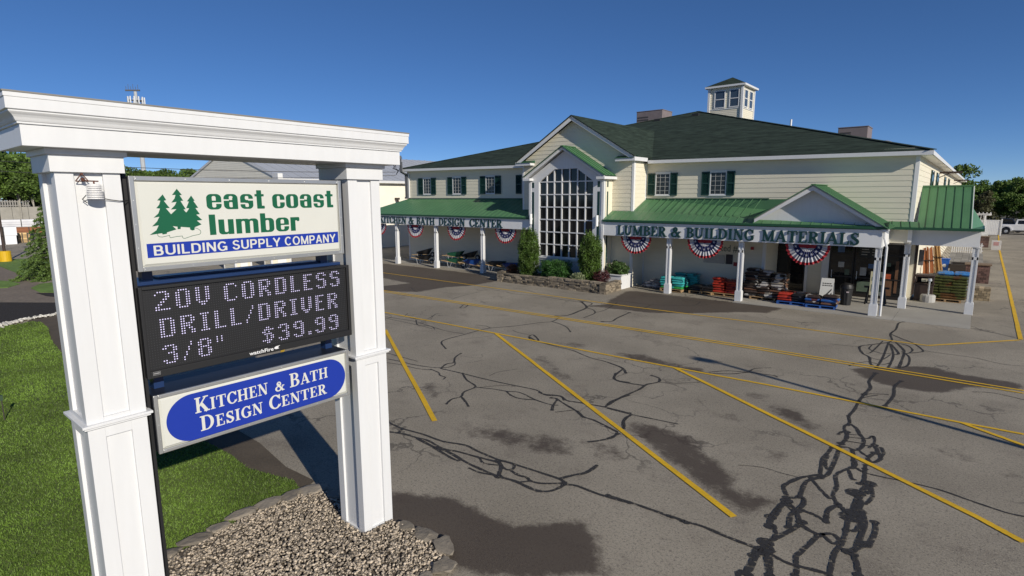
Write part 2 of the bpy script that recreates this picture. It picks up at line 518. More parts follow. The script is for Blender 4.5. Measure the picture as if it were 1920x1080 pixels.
def text_mesh(mb, text, table, org, ux, uz, out, height, width=None, gap=0.10, space=0.45, depth=0.0, sizes=None, res=44, bold=0.0):
    """lay glyphs along ux from org; out = outward normal, depth = letter thickness"""
    org, ux, uz, out = Vector(org), Vector(ux), Vector(uz), Vector(out)
    x, place = 0.0, []
    for i, ch in enumerate(text):
        sc = sizes[i] if sizes else 1.0
        if ch == ' ':
            x += space; continue
        place.append((ch, x, sc)); x += (table[ch][0] + gap) * sc
    total = x - gap
    kx = (width / total) if width else height
    for ch, gx, sc in place:
        key = (id(table), ch, res, bold)
        if key not in _GC: _GC[key] = glyph(table[ch][1], res, bold=bold)
        V, F, B = _GC[key]

        def P(v, d): return org + ux * ((gx + v[0] * sc) * kx) + uz * (v[1] * sc * height) + out * d
        n = len(V)
        mb.add([P(v, depth) for v in V], F)
        if depth:
            mb.add([P(v, depth) for v in V] + [P(v, 0) for v in V], [(a, b, b + n, a + n) for a, b in B])
    return mb


def font_text(name, body, loc, ux, uz, size, m, parent, width=None, bold=0.0, align='LEFT', out=0.0):
    """built-in vector font turned into a flat mesh"""
    cu = bpy.data.curves.new(name, 'FONT')
    cu.body = body
    cu.size = size
    cu.offset = bold
    cu.align_x = align
    cu.resolution_u = 3
    tmp = bpy.data.objects.new(name, cu)
    COL.objects.link(tmp)
    bpy.context.view_layer.update()
    me = bpy.data.meshes.new_from_object(tmp.evaluated_get(bpy.context.evaluated_depsgraph_get()))
    bpy.data.objects.remove(tmp)
    ux, uz = Vector(ux), Vector(uz)
    xs = [v.co.x for v in me.vertices]
    kx = width / (max(xs) - min(xs)) if width else 1.0
    x0 = min(xs) if width else 0.0
    base = Vector(loc) - wloc(parent)
    for v in me.vertices:
        v.co = base + ux * ((v.co.x - x0) * kx) + uz * v.co.y
    me.name = name
    me.materials.clear()
    me.materials.append(m)
    o = bpy.data.objects.new(name, me)
    COL.objects.link(o)
    o.parent = parent
    return o


# ------------------------------------------------------------------ building helpers
def siding(mb, p0, u, nrm, z0, z1, lim, h=0.235, lap=0.016):
    """clapboard courses on the wall line p0 + u*s; lim(z) -> (s0, s1); nrm points outwards"""
    p0, u, nrm = Vector((p0[0], p0[1], 0)), Vector((u[0], u[1], 0)), Vector((nrm[0], nrm[1], 0))
    z = z0
    while z < z1 - 0.01:
        zt = min(z + h, z1)
        a0, b0 = lim(z); a1, b1 = lim(zt - 1e-4)
        if b0 - a0 < 0.02: break
        k = Vector((0, 0, 1))
        q = [p0 + u * a0 + nrm * lap + k * z, p0 + u * b0 + nrm * lap + k * z, p0 + u * b1 + nrm * 0.003 + k * zt, p0 + u * a1 + nrm * 0.003 + k * zt]
        mb.face(q)
        mb.face([p0 + u * a0 + k * z + nrm * 0.003, p0 + u * b0 + k * z + nrm * 0.003, q[1], q[0]])
        z = zt
    return mb


def shingle_slab(mb, pts, th=0.06):
    """roof plane given by its top outline, with thickness"""
    n = len(pts)
    lo = [(p[0], p[1], p[2] - th) for p in pts]
    mb.add(list(pts) + lo, [tuple(range(n)), tuple(range(2 * n - 1, n - 1, -1))] + [(i, n + i, n + (i + 1) % n, (i + 1) % n) for i in range(n)])
    return mb
# traced ground data: (width or strength, points in metres)
CRACKS=[(0.05,[(-19.06,14.63),(-17.82,14.79),(-17.19,14.81),(-16.1,14.61),(-15.21,14.47),(-14.29,14.54)]),
 (0.05,[(-18.85,14.46),(-16.86,14.45),(-15.85,14.38)]),
 (0.06,[(-17.52,15.03),(-16.82,14.49),(-16.52,14.57),(-16.1,14.61),(-15.69,14.37)]),
 (0.05,[(-17.27,15.39),(-17.49,15.89),(-17.77,16.37),(-17.76,16.56)]),
 (0.05,[(-18.67,15.47),(-18.78,15.67),(-18.48,15.27),(-17.68,15.16),(-17.27,15.39)]),
 (0.1,[(-13.33,12.69),(-14.02,13.14),(-14.22,13.58),(-14.22,14.47),(-14.23,15.2),(-14.17,15.81),(-13.65,16.72),(-13.23,17.82),(-12.97,18.28),(-13.15,19.02)]),
 (0.05,[(-14.95,15.89),(-14.55,16),(-14.16,15.88)]),
 (0.07,[(-12.97,18.28),(-12.47,18.12),(-11.93,17.81),(-11.39,17.26)]),
 (0.3,[(-13.44,19.23),(-13.15,19.71),(-13.26,20.71),(-13.47,21.71),(-14.37,22.68)]),
 (0.1,[(-14.67,22.9),(-13.79,22.71),(-13.47,21.71),(-12.91,21.37),(-12.48,20.78),(-12.37,19.74)]),
 (0.08,[(-13.47,21.71),(-13.24,22.51),(-12.76,22.89)]),
 (0.06,[(-12.55,20.9),(-12.49,21.7),(-12.94,23.6)]),
 (0.22,[(-11.37,19.56),(-11.1,19.84),(-11.24,20.54),(-11.37,21.84)]),
 (0.06,[(-19.04,22.66),(-18.31,22.44),(-16.98,22.74),(-15.58,22.63),(-14.47,22.6)]),
 (0.05,[(-19.85,19.48),(-20.14,20.74),(-20.16,21.78)]),
 (0.06,[(-17.9,17.98),(-18.32,18.67),(-18.1,18.72),(-17.75,18.09),(-17.9,17.98)]),
 (0.05,[(-24.28,20.52),(-22.78,19.7),(-22.82,20.79),(-22.75,21.73)]),
 (0.04,[(-19.61,23.91),(-18.61,23.84),(-17.16,23.1)]),
 (0.035,[(-13.24,16.1),(-12.84,15.96),(-12.34,15.97)]),
 (0.08,[(-12.22,15.81),(-12.2,16.03),(-11.55,15.48),(-11.88,15.46),(-12.17,15.73),(-11.64,15.41)]),
 (0.06,[(-11.64,15.41),(-11.06,15.29),(-10.34,15.2),(-9.88,15.15),(-9.31,14.9),(-8.88,14.76),(-8.37,14.71),(-7.7,14.47),(-7.36,14.08)]),
 (0.09,[(-7.63,14.35),(-7.51,13.65),(-7.3,13.36),(-6.91,13.39)]),
 (0.03,[(-10.26,11.43),(-10.29,11.87),(-10.05,12.43)]),
 (0.025,[(-13.81,13.91),(-13.4,14.73),(-13.28,14.96)]),
 (0.06,[(-13.96,10.67),(-13.37,10.77),(-12.78,10.8),(-12.17,10.95),(-11.87,11.1)]),
 (0.05,[(-13.59,10.41),(-13.09,10.55),(-12.37,10.61),(-11.94,10.79)]),
 (0.06,[(-12.02,10.81),(-11.6,10.74),(-11.39,10.59),(-11.14,10.56),(-11.06,10.4)]),
 (0.08,[(-11.87,11.1),(-12.04,11.48),(-11.98,11.71),(-12.35,12.16),(-12.53,12.61)]),
 (0.06,[(-11.92,11.09),(-11.76,11.27),(-11.8,11.59),(-12.05,11.83)]),
 (0.1,[(-11.82,11.05),(-11.05,11.11),(-10.34,11.13),(-9.43,11.21),(-8.53,11.32),(-8.21,11.19),(-7.78,11.35),(-7.54,11.17)]),
 (0.05,[(-14.5,11.12),(-13.77,11.11),(-12.95,11.11)]),
 (0.1,[(-11.02,11.13),(-10.51,10.77),(-9.94,10.52),(-9.89,10.03),(-9.7,9.73),(-9.75,9.45),(-9.62,9.14)]),
 (0.08,[(-9.7,9.73),(-9.39,9.56),(-9.09,9.36)]),
 (0.06,[(-9.91,10.48),(-9.45,10.67),(-9.06,10.76),(-8.73,10.9),(-8.08,10.73),(-7.61,10.7),(-7.46,10.77)]),
 (0.07,[(-9.06,10.76),(-8.79,10.6),(-8.45,10.56),(-8.08,10.73)]),
 (0.035,[(-9.81,10.55),(-9.46,11.02),(-9.14,11.19)]),
 (0.13,[(-8.32,11.23),(-8.07,11.17),(-7.77,11.33),(-7.46,11.18),(-7.16,11.25),(-6.49,11.39),(-5.86,11.41)]),
 (0.13,[(-7.87,11.09),(-7.7,11.11),(-7.54,10.71),(-7.38,10.44)]),
 (0.08,[(-7.7,11.11),(-7.28,10.91),(-6.92,10.76),(-6.6,10.55),(-6.3,10.53),(-5.88,10.4),(-5.56,10.29)]),
 (0.05,[(-7.23,10.38),(-6.97,10.78)]),
 (0.1,[(-6.87,10.75),(-6.55,10.53)]),
 (0.09,[(-6.49,11.39),(-6.57,11.84),(-6.44,12.5)]),
 (0.09,[(-5.53,10.54),(-5.71,10.82),(-5.79,11.15),(-5.78,11.26)]),
 (0.08,[(-5.56,10.29),(-5.49,10),(-5.62,9.68),(-5.77,9.47)]),
 (0.11,[(-9.83,7.52),(-9.29,7.49),(-8.69,7.57),(-8.13,7.59),(-7.64,7.75),(-7.26,7.71),(-6.82,7.69),(-6.63,7.7),(-6.32,7.74),(-5.76,7.79),(-5.31,7.81),(-5.19,7.72)]),
 (0.08,[(-9.38,7.19),(-9.07,7.31),(-8.67,7.37),(-8.35,7.42),(-7.88,7.35),(-7.53,7.45),(-7.02,7.53),(-6.65,7.61)]),
 (0.12,[(-9.26,7.47),(-9.19,7.3)]),
 (0.09,[(-8.64,7.35),(-8.05,7.29),(-7.69,7.32),(-7.08,7.22),(-6.58,7.19),(-6.26,7.19),(-5.92,7.25),(-5.64,7.23),(-5.39,7.24),(-5.23,7.37),(-5.17,7.62),(-5.2,7.78)]),
 (0.11,[(-8.03,7.27),(-7.46,7.17),(-7.26,7.18)]),
 (0.06,[(-7,7.5),(-6.81,7.41),(-6.56,7.51)]),
 (0.2,[(-6.66,7.64),(-6.47,7.52),(-6.33,7.3),(-6.26,7.19)]),
 (0.1,[(-6.47,7.52),(-6.29,7.49),(-6.24,7.6),(-6.36,7.74),(-6.57,7.71)]),
 (0.08,[(-6.2,7.5),(-6.01,7.46),(-5.83,7.48),(-5.7,7.43),(-5.49,7.49),(-5.22,7.72)]),
 (0.06,[(-6.89,7.09),(-6.62,7.09),(-6.29,7.2)]),
 (0.06,[(-5.86,7.24),(-5.7,7.43)]),
 (0.09,[(-5.35,7.83),(-5.23,8.09),(-5.12,8.27),(-5.09,8.5),(-5.1,8.68)]),
 (0.13,[(-5.18,7.7),(-4.99,7.8),(-4.66,7.8),(-4.36,7.82),(-4,7.89)]),
 (0.06,[(-6.4,11.35),(-5.77,11.37),(-5.24,11.44),(-4.73,11.51)]),
 (0.09,[(-6.51,11.54),(-6.52,12.24),(-6.44,13.08),(-6.47,13.53),(-6.31,13.94),(-6.46,14.26),(-6.74,14.34)]),
 (0.09,[(-7.6,13.89),(-7.39,13.44),(-7.1,13.3),(-6.49,13.42)]),
 (0.04,[(-6.27,13.93),(-5.93,14.11),(-5.43,14.62)]),
 (0.1,[(-5.78,11.32),(-5.76,10.97),(-5.58,10.64),(-5.55,10.43)]),
 (0.1,[(-5.48,10.22),(-5.54,9.87)]),
 (0.12,[(-4.39,7.87),(-4.03,7.9),(-3.68,7.92),(-3.28,7.93)]),
 (0.025,[(-3.04,10.37),(-2.68,10.56),(-2.33,10.55),(-2.05,10.58)]),
 (0.06,[(-5.56,15.66),(-5.19,16.13),(-4.73,16.36),(-4.65,16.84),(-4.31,17.2)]),
 (0.06,[(-5.52,15.56),(-5,15.91),(-4.66,16.34),(-4.08,16.49),(-3.92,16.42)]),
 (0.04,[(-8.31,14.67),(-7.73,14.44),(-7.39,14.06)]),
 (0.035,[(-6.32,15.58),(-5.52,15.56)]),
 (0.05,[(-12.94,25.94),(-11.51,26.59),(-9.89,26.25),(-8.95,27.22)]),
 (0.05,[(-13.64,23.94),(-12.86,24.11),(-11.43,24.16),(-10.24,24.9),(-9.81,25.24),(-9.93,26.22)]),
 (0.05,[(-11.31,22.84),(-11.4,23.97)]),
 (0.13,[(-1.92,27.03),(-2.06,26.61),(-2.02,25.32),(-2.09,24.33),(-1.94,23.32),(-1.99,22.81)]),
 (0.1,[(-2.04,24.24),(-1.71,23.75),(-1.32,23.23),(-1.01,22.39),(-1.02,22.07),(-1.31,21.64),(-1.46,21.41)]),
 (0.03,[(-3.5,21.37),(-2.77,21.51),(-2.65,21.72)]),
 (0.09,[(-1.99,22.81),(-2.39,22.15),(-2.67,21.59),(-2.47,20.71),(-2.23,20.31),(-2.09,19.5),(-1.88,19.16)]),
 (0.11,[(-1.99,22.81),(-1.91,20.95),(-1.89,19.84),(-1.91,19.13)]),
 (0.11,[(-1.93,22.63),(-1.68,21.14),(-1.63,19.88),(-1.64,19.35)]),
 (0.09,[(-1.91,22.64),(-1.57,21.43),(-1.68,21.14)]),
 (0.09,[(-1.79,22.97),(-1.47,21.91),(-1.41,20.78),(-1.39,19.55)]),
 (0.1,[(-1.49,21.7),(-1.26,21.09),(-1.21,20.04),(-1.36,19.57)]),
 (0.07,[(-1.9,22.88),(-1.47,22.77),(-1.26,22.19),(-1.31,21.64)]),
 (0.05,[(-2.38,22.04),(-2.37,21.4),(-2,21.08),(-1.74,21.29)]),
 (0.05,[(-2.23,20.31),(-1.9,20.2),(-1.75,21.08)]),
 (0.05,[(-2.08,19.69),(-1.8,19.65),(-1.64,20.04)]),
 (0.05,[(-2.55,18.87),(-2.44,19.31),(-2.13,19.83)]),
 (0.05,[(-2.37,20.79),(-2.26,21.08),(-2.17,22.9)]),
 (0.03,[(-1,22.29),(-0.51,22.28),(0.32,22.27),(0.94,21.95),(1.45,22.05)]),
 (0.2,[(-1.84,18.54),(-1.88,17.6),(-1.77,16.99),(-1.82,16.29)]),
 (0.16,[(-1.2,18.15),(-1.29,17.51),(-1.23,16.64),(-1.3,15.7)]),
 (0.06,[(-1.82,16.29),(-1.67,16.48),(-1.35,16.67)]),
 (0.05,[(-1.85,15.9),(-1.7,16.21),(-1.55,16.45)]),
 (0.14,[(-1.82,16.29),(-1.84,15.67),(-1.83,14.94),(-1.86,14.44),(-1.78,14.01),(-1.79,13.81)]),
 (0.05,[(0.05,36.26),(0.14,30.5),(0.12,27.61)]),
 (0.05,[(-7.16,27.35),(-4.92,27.18),(-2.39,27.29),(0.08,27.29),(1.49,26.32)]),
 (0.04,[(0.32,18.28),(0.75,18.5),(1.3,18.33)]),
 (0.1,[(-1.88,14.42),(-1.78,14.01),(-1.83,13.68),(-1.76,13.37)]),
 (0.09,[(-1.76,13.92),(-1.62,13.75),(-1.5,13.41),(-1.39,13.15),(-1.37,12.68),(-1.48,12.44)]),
 (0.2,[(-1.74,13.38),(-1.68,13),(-1.72,12.64)]),
 (0.05,[(-1.7,13.25),(-1.49,13.37)]),
 (0.05,[(-1.65,13.11),(-1.44,13.19)]),
 (0.05,[(-1.66,12.85),(-1.36,12.93)]),
 (0.06,[(-1.4,13.23),(-1.32,13.3),(-1.27,13.5),(-1.2,13.14),(-1.25,12.78)]),
 (0.06,[(-1.37,12.84),(-1.2,12.9)]),
 (0.1,[(-1.85,13.12),(-1.81,13.33),(-1.71,13.36)]),
 (0.08,[(-1.67,12.48),(-1.56,12.53),(-1.47,12.37),(-1.36,11.67)]),
 (0.07,[(-1.4,12.54),(-1.28,12.37),(-1.19,12.34)]),
 (0.18,[(-1.18,12.99),(-1.07,12.62),(-1,12.38),(-1.09,12.09),(-1.2,12.22),(-1.13,12.57)]),
 (0.1,[(-1.06,12.93),(-0.99,12.68),(-1.01,12.45)]),
 (0.17,[(-1.72,12.48),(-1.68,11.98),(-1.66,11.49),(-1.66,11.03),(-1.73,10.84),(-1.85,10.68)]),
 (0.12,[(-1.83,12.31),(-1.84,11.99),(-1.87,11.67),(-1.82,11.29),(-1.77,10.94)]),
 (0.09,[(-1.82,11.86),(-1.79,11.46),(-1.7,11.25)]),
 (0.15,[(-1.38,11.93),(-1.33,11.76),(-1.37,11.59)]),
 (0.08,[(-1.37,11.59),(-1.48,11.34),(-1.54,11.06),(-1.45,10.65),(-1.44,10.25),(-1.31,9.98)]),
 (0.1,[(-1.31,11.64),(-1.17,11.55),(-1.19,11.87)]),
 (0.08,[(-1.39,11.44),(-1.3,11.13),(-1.25,11.11)]),
 (0.05,[(-1.15,11.51),(-0.92,11.53),(-0.68,11.57),(-0.41,11.61),(-0.04,11.62),(0.32,11.52),(0.57,11.46),(0.82,11.41),(1.01,11.44)]),
 (0.3,[(-1.03,11.11),(-1.06,10.9),(-1.09,10.54),(-1.1,10.21),(-1.09,9.86)]),
 (0.14,[(-1.16,11),(-1.04,11.16),(-0.98,10.97),(-1.02,10.71)]),
 (0.1,[(-0.97,10.92),(-0.92,10.68),(-0.94,10.44),(-0.98,10.3)]),
 (0.13,[(-1.17,11.69),(-1.12,11.22),(-1.14,11.02)]),
 (0.09,[(-1.79,10.89),(-2.02,10.57),(-2.16,10.13),(-2.14,9.97),(-2.02,9.73)]),
 (0.15,[(-1.73,10.81),(-1.89,10.53),(-1.89,10.17),(-1.86,9.85)]),
 (0.08,[(-1.81,10.59),(-1.63,10.32),(-1.47,10.12)]),
 (0.16,[(-2.03,9.69),(-1.93,9.77),(-1.86,9.85)]),
 (0.1,[(-1.86,9.85),(-1.78,9.76),(-1.79,9.44)]),
 (0.22,[(-1.99,9.59),(-2.04,9.39),(-2.05,9.12),(-2.07,8.91)]),
 (0.13,[(-2,9.5),(-1.85,9.34),(-1.77,9.35)]),
 (0.1,[(-1.78,9.4),(-1.61,9.43),(-1.49,9.39)]),
 (0.12,[(-1.31,9.98),(-1.41,9.75),(-1.39,9.47)]),
 (0.15,[(-1.32,10),(-1.19,9.82),(-1.1,9.75)]),
 (0.13,[(-3.1,7.93),(-2.81,7.98),(-2.49,7.95),(-2.2,7.94),(-1.98,7.95)]),
 (0.24,[(-2,9.58),(-2.03,9.35),(-2.03,9.04),(-2.05,8.83),(-2,8.64)]),
 (0.12,[(-1.99,8.69),(-1.89,8.51),(-1.87,8.35)]),
 (0.15,[(-1.97,9.55),(-1.8,9.33),(-1.68,9.04)]),
 (0.17,[(-1.8,9.33),(-1.84,9.15),(-1.77,8.78)]),
 (0.19,[(-1.65,9.07),(-1.71,8.78),(-1.83,8.43),(-1.9,8.2),(-1.94,7.96)]),
 (0.09,[(-1.67,9),(-1.52,8.9),(-1.39,8.87)]),
 (0.11,[(-1.73,9.44),(-1.53,9.4),(-1.36,9.32)]),
 (0.09,[(-1.8,9.85),(-1.76,9.67),(-1.8,9.38)]),
 (0.12,[(-1.31,9.98),(-1.41,9.65),(-1.36,9.3)]),
 (0.14,[(-1.38,8.84),(-1.43,8.55),(-1.49,8.21),(-1.51,8.08),(-1.43,7.77),(-1.42,7.64)]),
 (0.13,[(-1.26,9.92),(-1.14,9.72),(-1.09,9.34),(-1.07,8.87),(-1.11,8.52),(-1.09,8.2),(-1.07,7.93)]),
 (0.38,[(-1.16,10.59),(-1.06,10.34),(-1.06,9.93),(-1.11,9.69)]),
 (0.2,[(-0.99,9.99),(-0.9,9.68),(-0.89,9.15),(-0.9,8.77),(-0.97,8.67)]),
 (0.16,[(-0.78,9.77),(-0.74,9.53),(-0.75,9.18),(-0.78,9.07)]),
 (0.17,[(-0.9,8.65),(-0.82,8.42),(-0.77,8.18)]),
 (0.14,[(-1.08,9.25),(-0.96,9.36),(-0.97,9.81)]),
 (0.18,[(-0.97,8.67),(-0.79,9.02)]),
 (0.3,[(-1.94,8.16),(-1.83,8.01),(-1.95,7.8),(-1.94,7.47),(-1.94,7.22)]),
 (0.16,[(-1.86,7.87),(-1.77,7.65),(-1.68,7.43)]),
 (0.17,[(-1.83,8.01),(-1.74,7.67),(-1.68,7.43)]),
 (0.08,[(-1.77,7.91),(-1.55,7.86),(-1.31,7.91),(-1.08,7.96)]),
 (0.14,[(-1.9,7.88),(-1.99,7.92),(-2,7.72)]),
 (0.1,[(-1.34,8.91),(-1.17,8.75),(-1.11,8.89),(-1.22,9.01),(-1.34,8.91)])]
LINES=[(0.1,[(-30.67,23.41),(-12.02,23.07),(-6.05,23.27),(-2.04,23.13),(-0.91,23.16)]),
 (0.1,[(-0.91,23.16),(1.51,26.05)]),
 (0.13,[(1.54,26.17),(1.61,40.71),(1.73,70.34)]),
 (0.09,[(-24.68,18.86),(-9.99,19.22),(-4.96,19.32),(1.34,19.21)]),
 (0.09,[(-24.32,18.59),(-9.88,19.01),(-4.9,19.07),(1.32,18.94)]),
 (0.1,[(-19.77,15.18),(-13.4,15.33),(-7.97,15.4),(-6.5,15.43),(-3.93,15.53),(-1.72,15.53),(0.14,15.54),(1.18,15.58)]),
 (0.12,[(-17.08,13.12),(-9.04,8.21)]),
 (0.12,[(-13.38,15.29),(-2.52,8.54)]),
 (0.12,[(-6.5,15.43),(0.43,10.95),(0.97,10.53)]),
 (0.11,[(0.14,15.54),(1.15,14.86)])]
STAINS=[(1,[(-8.13,5.27),(-6.76,5.92),(-6.47,6.1),(-6.1,6.14),(-5.5,6.12),(-5.09,6.16),(-4.69,6.52),(-4.6,6.75),(-4.33,7.02),(-4.03,6.76),(-3.7,6.37),(-3.38,6.04),(-4.82,4.87),(-5.3,4.92),(-5.86,5.1),(-6.46,4.96)]),
 (0.8,[(-5.82,11.13),(-4.95,11.15),(-4.21,11.12),(-3.63,10.39),(-3.17,10.19),(-2.67,9.37),(-2.15,9.67),(-2.03,9.35),(-2.47,8.73),(-3.31,9.25),(-4.18,9.8),(-5.17,10.34)]),
 (0.55,[(-11.18,14.32),(-10.1,13.97),(-9.06,13.2),(-8.13,12.69),(-8.31,12.11),(-9.21,12.75)]),
 (0.5,[(-11.31,15.55),(-10.23,16.19),(-9.58,15.82),(-10.06,15.43)]),
 (1,[(-2.49,18.67),(-0.74,20.25),(0.04,19.9),(1.31,19.89),(1.34,19.37),(0.21,18.72),(-0.05,18.11),(-0.57,17.49),(-1.59,17.54),(-2.44,18.37)]),
 (1,[(-35.06,26.8),(-29.49,27.03),(-24.77,26.78),(-22.13,25.46),(-22.15,22.82),(-22.87,21.63),(-22.78,19.7),(-24.52,18.76),(-25.91,19.84),(-25.43,21.5),(-28.53,21.87)]),
 (1,[(-13.46,23.63),(-14.2,27.05),(-10.89,27.08),(-8.54,27.11),(-6.51,27.05),(-6.64,25.44),(-7.18,25.38),(-9.1,23.47),(-10.74,22.35),(-12.63,22.18)]),
 (0.6,[(-4.47,14.53),(-3.64,14.83),(-3.61,14.36),(-4.18,14.14)]),
 (0.8,[(-3.58,14.03),(-2.91,14.01),(-2.27,13.32),(-2.03,12.89),(-2.56,13.08),(-3.14,13.51)]),
 (0.5,[(-4.84,12.78),(-3.66,12.98),(-3.58,12.26),(-4.11,12.51)]),
 (0.5,[(-3.91,11.54),(-2.81,11.44),(-2.23,11.6),(-2.26,11.21),(-2.71,10.92),(-3.3,11.36)]),
 (0.6,[(-8.39,8.08),(-7.82,8.82),(-6.72,9.08),(-5.86,9.04),(-5.64,8.61),(-6.37,8.39),(-7.58,8.13)]),
 (0.6,[(-11.35,9.95),(-10.92,10.15),(-10.11,9.34),(-10.01,8.93)]),
 (0.6,[(-7.99,11.96),(-7.2,11.69),(-6.83,11.4),(-7.6,11.37)]),
 (0.4,[(-9.41,8.64),(-9.08,9.01),(-8.83,8.59)]),
 (0.5,[(-6.14,9.47),(-5.08,9.82),(-4.69,9.09),(-5.2,8.97)]),
 (0.9,[(0.73,13.17),(1.1,13.53),(1.06,12.63)]),
 (0.5,[(-11.46,9.86),(-10.9,10.03),(-10.08,9.36),(-10.35,9.15)]),
 (0.4,[(-16.73,15.34),(-16.22,15.74),(-15.12,15.4),(-15.78,15.17)]),
 (0.6,[(-4.24,18.88),(-3.59,19.02),(-3.78,18.5)]),
 (0.7,[(-8.95,15.79),(-7.82,16.19),(-6.67,15.81),(-5.83,15.97),(-5.52,15.56),(-6.1,15.42),(-6.92,15.43),(-8.04,15.44)]),
 (0.7,[(-13.72,22.12),(-12.33,23.65),(-11.87,22.78),(-12.91,21.95)]),
 (0.45,[(-0.46,13.74),(0.18,13.94),(0.59,13.53),(0.41,13.18),(-0.22,13.31)]),
 (0.4,[(-6.4,9.6),(-5.75,9.12),(-5.67,8.66),(-6.28,8.7),(-7.36,8.3)]),
 (0.35,[(-1.57,11.1),(-1.27,11.09),(-1.37,10.2)])]

# ------------------------------------------------------------------ ground, lot, paths, lawns
def poly_sheet(name, poly, z, m, kind='structure', thick=0.0, parent=None):
    mb = MB()
    if thick: mb.prism(poly, 'z', z - thick, z)
    else: mb.face([(x, y, z) for x, y in poly])
    return tag(mb.build(name, m, parent), kind=kind)


dirt_m = mat('dry_earth', (0.085, 0.075, 0.045), 0.95, 0.3, 0.05, fine=0.2, fscale=2)
poly_sheet('ground', [(-900, -600), (700, -600), (700, 1400), (-900, 1400)], -0.06, dirt_m)

asph = bpy.data.materials.new('worn_asphalt')
asph.use_nodes = True
_n, _l = asph.node_tree.nodes, asph.node_tree.links
_b = _n['Principled BSDF']
_pos = _n.new('ShaderNodeNewGeometry').outputs['Position']


def _noise(sc, det=3.0, rough=0.5):
    t = _n.new('ShaderNodeTexNoise')
    t.inputs['Scale'].default_value = sc
    t.inputs['Detail'].default_value = det
    t.inputs['Roughness'].default_value = rough
    _l.new(_pos, t.inputs['Vector'])
    return t.outputs['Fac']


def _ma(op, a, b, c=None):
    t = _n.new('ShaderNodeMath')
    t.operation = op
    for i, v in enumerate((a, b) if c is None else (a, b, c)):
        if isinstance(v, (int, float)): t.inputs[i].default_value = v
        else: _l.new(v, t.inputs[i])
    return t.outputs[0]


def _mixc(f, a, b):
    t = _n.new('ShaderNodeMix')
    t.data_type = 'RGBA'
    if isinstance(f, (int, float)): t.inputs['Factor'].default_value = f
    else: _l.new(f, t.inputs['Factor'])
    for s, v in (('A', a), ('B', b)):
        sock = [i for i in t.inputs if i.name == s and i.type == 'RGBA'][0]
        if isinstance(v, tuple): sock.default_value = v + (1,)
        else: _l.new(v, sock)
    return [o for o in t.outputs if o.type == 'RGBA'][0]


def _ramp(v, lo, hi):
    t = _n.new('ShaderNodeMapRange')
    t.interpolation_type = 'SMOOTHSTEP'
    t.inputs['From Min'].default_value = lo
    t.inputs['From Max'].default_value = hi
    _l.new(v, t.inputs['Value'])
    return t.outputs[0]


_c = _mixc(_ramp(_noise(0.35, 4), 0.35, 0.7), (0.250, 0.219, 0.167), (0.338, 0.298, 0.231))
_c = _mixc(_ma('MULTIPLY', _ramp(_noise(0.8, 8, 0.68), 0.52, 0.72), 0.50), _c, (0.125, 0.10, 0.076))
_c = _mixc(_ma('MULTIPLY', _ramp(_noise(3.1, 6, 0.7), 0.55, 0.72), 0.35), _c, (0.10, 0.082, 0.066))
_c = _mixc(_ma('MULTIPLY', _ramp(_noise(70, 2), 0.56, 0.72), 0.55), _c, (0.44, 0.41, 0.36))
_c = _mixc(_ma('MULTIPLY', _ramp(_noise(55, 2), 0.54, 0.7), 0.65), _c, (0.085, 0.077, 0.068))
_c = _mixc(_ma('MULTIPLY', _ramp(_noise(24, 3, 0.7), 0.52, 0.64), 0.58), _c, (0.085, 0.073, 0.062))
_c = _mixc(_ma('MULTIPLY', _ramp(_noise(31, 3, 0.7), 0.54, 0.66), 0.55), _c, (0.42, 0.37, 0.30))
_vd = _n.new('ShaderNodeVectorMath'); _vd.operation = 'ADD'
_vn = _n.new('ShaderNodeTexNoise'); _vn.inputs['Scale'].default_value = 1.7; _vn.inputs['Detail'].default_value = 5
_l.new(_pos, _vn.inputs['Vector'])
_l.new(_pos, _vd.inputs[0]); _l.new(_vn.outputs['Color'], _vd.inputs[1])
_vo = _n.new('ShaderNodeTexVoronoi'); _vo.feature = 'DISTANCE_TO_EDGE'; _vo.inputs['Scale'].default_value = 0.55
_l.new(_vd.outputs[0], _vo.inputs['Vector'])
_hair = _ma('MULTIPLY', _ramp(_ma('SUBTRACT', 0.02, _vo.outputs['Distance']), 0.0, 0.014), _ramp(_noise(0.23, 3), 0.50, 0.60))
_c = _mixc(_ma('MULTIPLY', _hair, 0.6), _c, (0.045, 0.038, 0.032))
_at = _n.new('ShaderNodeAttribute')
_at.attribute_name = 'stain'
_st = _ma('ADD', _at.outputs['Fac'], _ma('MULTIPLY', _ma('SUBTRACT', _noise(2.6, 10, 0.78), 0.5), 1.7))
_st = _ma('MULTIPLY', _ramp(_st, 0.22, 0.72), _ramp(_at.outputs['Fac'], 0.02, 0.2))
_c = _mixc(_ma('MULTIPLY', _st, 0.84), _c, (0.046, 0.031, 0.022))
_l.new(_c, _b.inputs['Base Color'])
_l.new(_ma('SUBTRACT', 0.92, _ma('MULTIPLY', _st, 0.12)), _b.inputs['Roughness'])
_bp = _n.new('ShaderNodeBump')
_bp.inputs['Distance'].default_value = 0.006
_l.new(_noise(60, 2), _bp.inputs['Height'])
_l.new(_bp.outputs[0], _b.inputs['Normal'])


def inside(poly, X, Y):
    r = np.zeros(X.shape, bool)
    n = len(poly)
    for i in range(n):
        x0, y0 = poly[i]; x1, y1 = poly[(i + 1) % n]
        if y0 == y1: continue
        c = ((y0 > Y) != (y1 > Y)) & (X < (x1 - x0) * (Y - y0) / (y1 - y0) + x0)
        r ^= c
    return r


